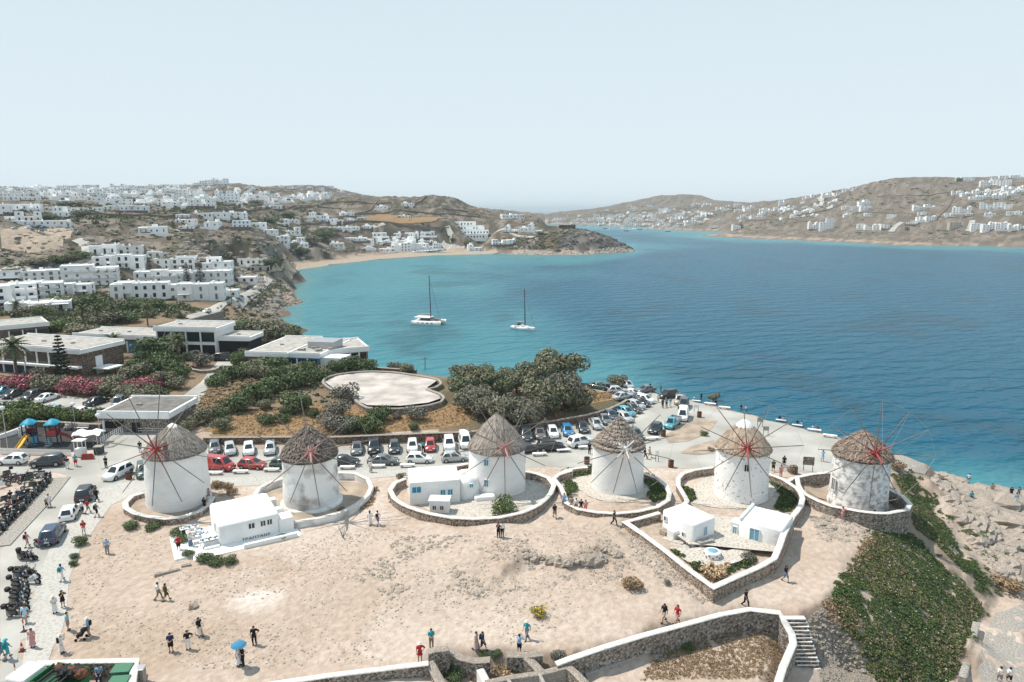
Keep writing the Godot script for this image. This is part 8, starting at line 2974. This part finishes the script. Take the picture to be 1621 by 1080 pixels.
	for s in [[1099, 635, W, "seated person in white on the first sea-edge bench"], [1126, 641, LB, "seated person in blue on the second sea-edge bench"], [1133, 643, B, "seated person in black on the second sea-edge bench"], [1173, 649, B, "seated person in black beside the sea-edge weeds"], [1181, 651, W, "seated person in white beside the sea-edge weeds"], [1234, 667, B, "seated person in black on the fourth sea-edge bench"], [1240, 668, PK, "seated person in pink on the fourth sea-edge bench"], [1262, 674, B, "seated person in black on the fifth sea-edge bench"], [1269, 676, LB, "seated person in blue on the fifth sea-edge bench"], [1287, 682, W, "seated person in white on the sixth sea-edge bench"], [1294, 684, RD, "seated person in dark red on the sixth sea-edge bench"]]:
		person(s[0], s[1], 2.7, "sit", s[2], "trousers", GY, s[3], "", "people sitting at the sea edge")
	person(588, 733, 0.5, "walk", NV, "trousers", GY, "person in navy walking beside the grey saloon")
	person(587, 748, 0.4, "walk", W, "long_skirt", Color(0.5, 0.45, 0.4), "person in pale clothes near the walkway bench")
	person(670, 716, 0.2, "stand", TL, "trousers", B, "person in dark teal between the white and red parked cars")
	for n in get_children():
		if n.has_meta("label") and "rocks" in String(n.get_meta("label")) and String(n.name).begins_with("person"):
			n.position.y += 0.75
	person(158, 1076, 0.4, "sit", LB, "trousers", NV, "worker in a pale blue shirt beside the refuse truck")


func stroller(p: Vector3, turn: float):
	var o := thing("stroller", "black folding stroller pushed over the dirt", "stroller", p, turn)
	var st := mb()
	for s in [-0.25, 0.25]:
		tube(st, Vector3(s, 0.1, 0.4), Vector3(s, 1.0, -0.5), 0.025, 0.025, 5)
	tube(st, Vector3(-0.25, 1.0, -0.5), Vector3(0.25, 1.0, -0.5), 0.025, 0.025, 5)
	part("frame", done(st), mats["dark"], o)
	st = mb()
	hexa(st, [Vector3(-0.22, 0.35, 0.35), Vector3(0.22, 0.35, 0.35), Vector3(0.22, 0.35, -0.1), Vector3(-0.22, 0.35, -0.1)], [Vector3(-0.22, 0.5, 0.38), Vector3(0.22, 0.5, 0.38), Vector3(0.22, 0.85, -0.4), Vector3(-0.22, 0.85, -0.4)])
	part("seat", done(st), mats["dark"], o)
	st = mb()
	lathe(st, [[0.26, 0.75], [0.25, 0.95], [0.12, 1.05]], 10, Vector3(0, 0, -0.2))
	part("hood", done(st), mats["dark"], o)
	for s in [[-0.27, 0.4], [0.27, 0.4], [-0.27, -0.25], [0.27, -0.25]]:
		st = mb()
		tube(st, Vector3(s[0] - 0.03, 0.12, s[1]), Vector3(s[0] + 0.03, 0.12, s[1]), 0.12, 0.12, 10)
		part("wheel", done(st), mats["tyre"], o)


func parasol(p: Vector3):
	var o := thing("parasol", "round blue parasol held over two people", "parasol", p + Vector3(-0.15, 0, 0.2))
	var st := mb()
	tube(st, Vector3(0, 1.0, 0), Vector3(0, 2.25, 0), 0.015, 0.015, 5)
	part("shaft", done(st), mats["steel"], o)
	st = mb()
	var rows := []
	for k in [[0.62, 1.98], [0.45, 2.12], [0.2, 2.22], [0.02, 2.26]]:
		rows.append(circle(Vector3(0, k[1], 0), k[0], 10))
	rings(st, rows, true, false)
	part("canopy", done(st), tint("cloth", lin(0.06, 0.22, 0.36)), o)


# ---------------------------------------------------------------- boats
func hull(st: SurfaceTool, L: float, w: float, free: float, at_: Vector3, draft := 0.4, stern := 0.75):
	var rows := []
	for k in 11:
		var u := k / 10.0
		var b := w * (sin(minf(u * 1.15 + 0.45, PI / 2 + 0.0) * 1.0) if u < 0.55 else pow(maxf(1.0 - (u - 0.5) * 2.0, 0.0), 0.6))
		b = w * stern if u == 0.0 else b
		b = maxf(b, 0.02)
		var z := -L / 2 + u * L
		var sh := free * (1.0 + 0.25 * u * u)
		rows.append([at_ + Vector3(-b, sh, z), at_ + Vector3(-b * 0.92, 0.15, z - 0.15 * u), at_ + Vector3(-b * 0.45, -draft, z - 0.4 * u), at_ + Vector3(b * 0.45, -draft, z - 0.4 * u), at_ + Vector3(b * 0.92, 0.15, z - 0.15 * u), at_ + Vector3(b, sh, z)])
	rings(st, rows, true, true)
	fan(st, rows[0], false)
	fan(st, rows[-1], true)


func rig(o: Node3D, foot: Vector3, tall: float, bow: Vector3, stern: Vector3, boom: float):
	var st := mb()
	var top := foot + Vector3(0, tall, -0.35)
	tube(st, foot, top, 0.24, 0.15, 8)
	part("mast", done(st), tint("concrete", lin(0.13, 0.14, 0.15)), o)
	st = mb()
	tube(st, foot + Vector3(0, 1.6, -0.1), foot + Vector3(0, 1.3, -boom), 0.36, 0.24, 7)
	part("furled_sail", done(st), mats["roof_grey"], o)
	for y in [0.42, 0.72]:
		st = mb()
		tube(st, foot + Vector3(-0.9, tall * y, -0.2), foot + Vector3(0.9, tall * y, -0.2), 0.05, 0.05, 5)
		part("spreader", done(st), mats["white_paint"], o)
	st = mb()
	tube(st, top.lerp(foot, 0.08), bow, 0.06, 0.15, 5)
	part("forestay", done(st), mats["roof_grey"], o)
	st = mb()
	tube(st, top, stern, 0.03, 0.03, 4)
	part("backstay", done(st), mats["steel"], o)
	for s in [-1, 1]:
		st = mb()
		tube(st, top.lerp(foot, 0.15), foot + Vector3(s * 1.6, 0, -0.5), 0.02, 0.02, 4)
		part("shroud", done(st), mats["steel"], o)


func build_boats():
	var p := G(679, 513, SEA)
	var o := thing("catamaran", "large white catamaran anchored in the bay with bare mast and red dinghy", "catamaran", p, 1.28)
	for s in [-1, 1]:
		var st := mb()
		hull(st, 13.0, 0.85, 1.5, Vector3(s * 2.9, 0, 0))
		var h := part("hull", done(st), mats["white_paint"], o)
		for k in 4:
			part("porthole", unit_box("porthole", Vector3(0.06, 0.3, 0.9)), mats["glass"], h, at(Vector3(s * 2.9 + s * 0.84, 0.85, -3.2 + k * 2.0)))
			part("porthole", unit_box("porthole", Vector3(0.06, 0.3, 0.9)), mats["glass"], h, at(Vector3(s * 2.9 - s * 0.84, 0.85, -3.2 + k * 2.0)))
	var st := mb()
	rbox(st, Vector3(0, 1.35, -1.6), Vector3(5.6, 0.5, 8.0), 0.1)
	part("deck", done(st), mats["white_paint"], o)
	st = mb()
	hexa(st, [Vector3(-2.3, 1.6, 2.4), Vector3(2.3, 1.6, 2.4), Vector3(2.4, 1.6, -2.8), Vector3(-2.4, 1.6, -2.8)], [Vector3(-1.7, 2.7, 0.9), Vector3(1.7, 2.7, 0.9), Vector3(2.1, 2.8, -2.8), Vector3(-2.1, 2.8, -2.8)])
	part("saloon", done(st), mats["glass"], o)
	st = mb()
	rbox(st, Vector3(0, 2.9, -2.2), Vector3(4.8, 0.22, 6.8), 0.08)
	part("hard_top", done(st), mats["white_paint"], o)
	for s in [-1, 1]:
		part("top_post", unit_box("top_post", Vector3(0.15, 1.5, 0.15)), mats["white_paint"], o, at(Vector3(s * 2.2, 1.5, -5.2)))
	st = mb()
	tube(st, Vector3(-3, 1.55, 5.2), Vector3(3, 1.55, 5.2), 0.12, 0.12, 6)
	part("front_beam", done(st), mats["steel"], o)
	st = mb()
	box(st, Vector3(0, 1.45, 3.6), Vector3(4.2, 0.04, 3.1))
	part("trampoline", done(st), mats["roof_grey"], o)
	rig(o, Vector3(0, 2.6, 0.9), 17.5, Vector3(0, 1.6, 5.3), Vector3(0, 2.0, -6.2), 5.6)
	var dg := thing("dinghy", "red dinghy lying on the catamaran's foredeck", "dinghy", o.transform * Vector3(0.8, 1.6, 3.4), 1.28)
	st = mb()
	for s in [-1, 1]:
		tube(st, Vector3(s * 0.55, 0.25, -1.0), Vector3(s * 0.35, 0.3, 1.2), 0.24, 0.16, 8)
	part("tubes", done(st), mats["red_paint"], dg).set_meta("kind", "stuff")
	st = mb()
	rbox(st, Vector3(0, 0.15, -0.1), Vector3(1.0, 0.12, 1.8), 0.03)
	part("floor", done(st), mats["dark"], dg)
	p = G(828, 522, SEA)
	o = thing("sailing_yacht", "white sailing yacht anchored right of the catamaran", "yacht", p, 1.05)
	st = mb()
	hull(st, 10.5, 1.65, 1.15, Vector3.ZERO, 0.5)
	part("hull", done(st), mats["white_paint"], o)
	st = mb()
	rbox(st, Vector3(0, 1.2, 0), Vector3(2.4, 0.14, 7.0), 0.05)
	part("deck", done(st), mats["pale_wood"], o)
	st = mb()
	hexa(st, [Vector3(-0.9, 1.25, 2.6), Vector3(0.9, 1.25, 2.6), Vector3(1.05, 1.25, -1.2), Vector3(-1.05, 1.25, -1.2)], [Vector3(-0.65, 1.6, 2.0), Vector3(0.65, 1.6, 2.0), Vector3(0.85, 1.85, -1.2), Vector3(-0.85, 1.85, -1.2)])
	var cb := part("cabin", done(st), mats["white_paint"], o)
	for s in [-1, 1]:
		part("cabin_window", unit_box("cabin_window", Vector3(0.04, 0.2, 1.9)), mats["glass"], cb, at(Vector3(s * 0.93, 1.45, 0.3), s * 0.06))
	st = mb()
	rings(st, [circle(Vector3(0, 1.8, -1.9), 1.1, 10, 0, 0.9), circle(Vector3(0, 2.3, -1.8), 0.9, 10, 0, 0.8), circle(Vector3(0, 2.45, -1.7), 0.4, 10, 0, 0.8)])
	part("spray_hood", done(st), mats["navy_paint"], o)
	st = mb()
	tube(st, Vector3(-0.0, 1.5, -3.8), Vector3(0, 2.1, -3.8), 0.05, 0.05, 6)
	part("wheel_post", done(st), mats["steel"], o)
	rig(o, Vector3(0, 1.5, 0.9), 14.6, Vector3(0, 1.5, 5.2), Vector3(0, 1.3, -5.0), 4.0)
	var far := [[958, 362, 1], [966, 364, 0], [985, 362, 0], [992, 366, 1], [998, 364, 1], [1003, 363, 0], [1013, 364, 0], [1024, 363, 0], [1030, 362, 0], [1058, 367, 0], [1072, 364, 0], [1118, 365.5, 0], [1132, 366, 0], [975, 360, 1]]
	for i in far.size():
		var q: Array = far[i]
		p = G(q[0], q[1], SEA)
		o = thing("motor_boat", ("small moored %s, %s in the cluster off the far beach" % ["sailing boat" if q[2] else "motor boat", ordinal(i)]), "boat", p, 1.2 + 0.7 * sin(i * 2.0), "boats moored off the far beach")
		st = mb()
		hull(st, 12.0, 2.0, 1.5, Vector3.ZERO, 0.4, 0.8)
		part("hull", done(st), mats["white_paint" if i % 3 else "navy_paint"], o)
		part("cabin", unit_box("boat_cabin", Vector3(2.4, 1.6, 4.2), 0.3), mats["white_paint"], o, at(Vector3(0, 1.4, -0.6)))
		part("cabin_window", unit_box("boat_window", Vector3(2.5, 0.5, 3.0)), mats["glass"], o, at(Vector3(0, 2.1, -0.4)))
		if q[2]:
			st = mb()
			tube(st, Vector3(0, 1.5, 1), Vector3(0, 15, 0.8), 0.16, 0.1, 6)
			part("mast", done(st), mats["steel"], o)
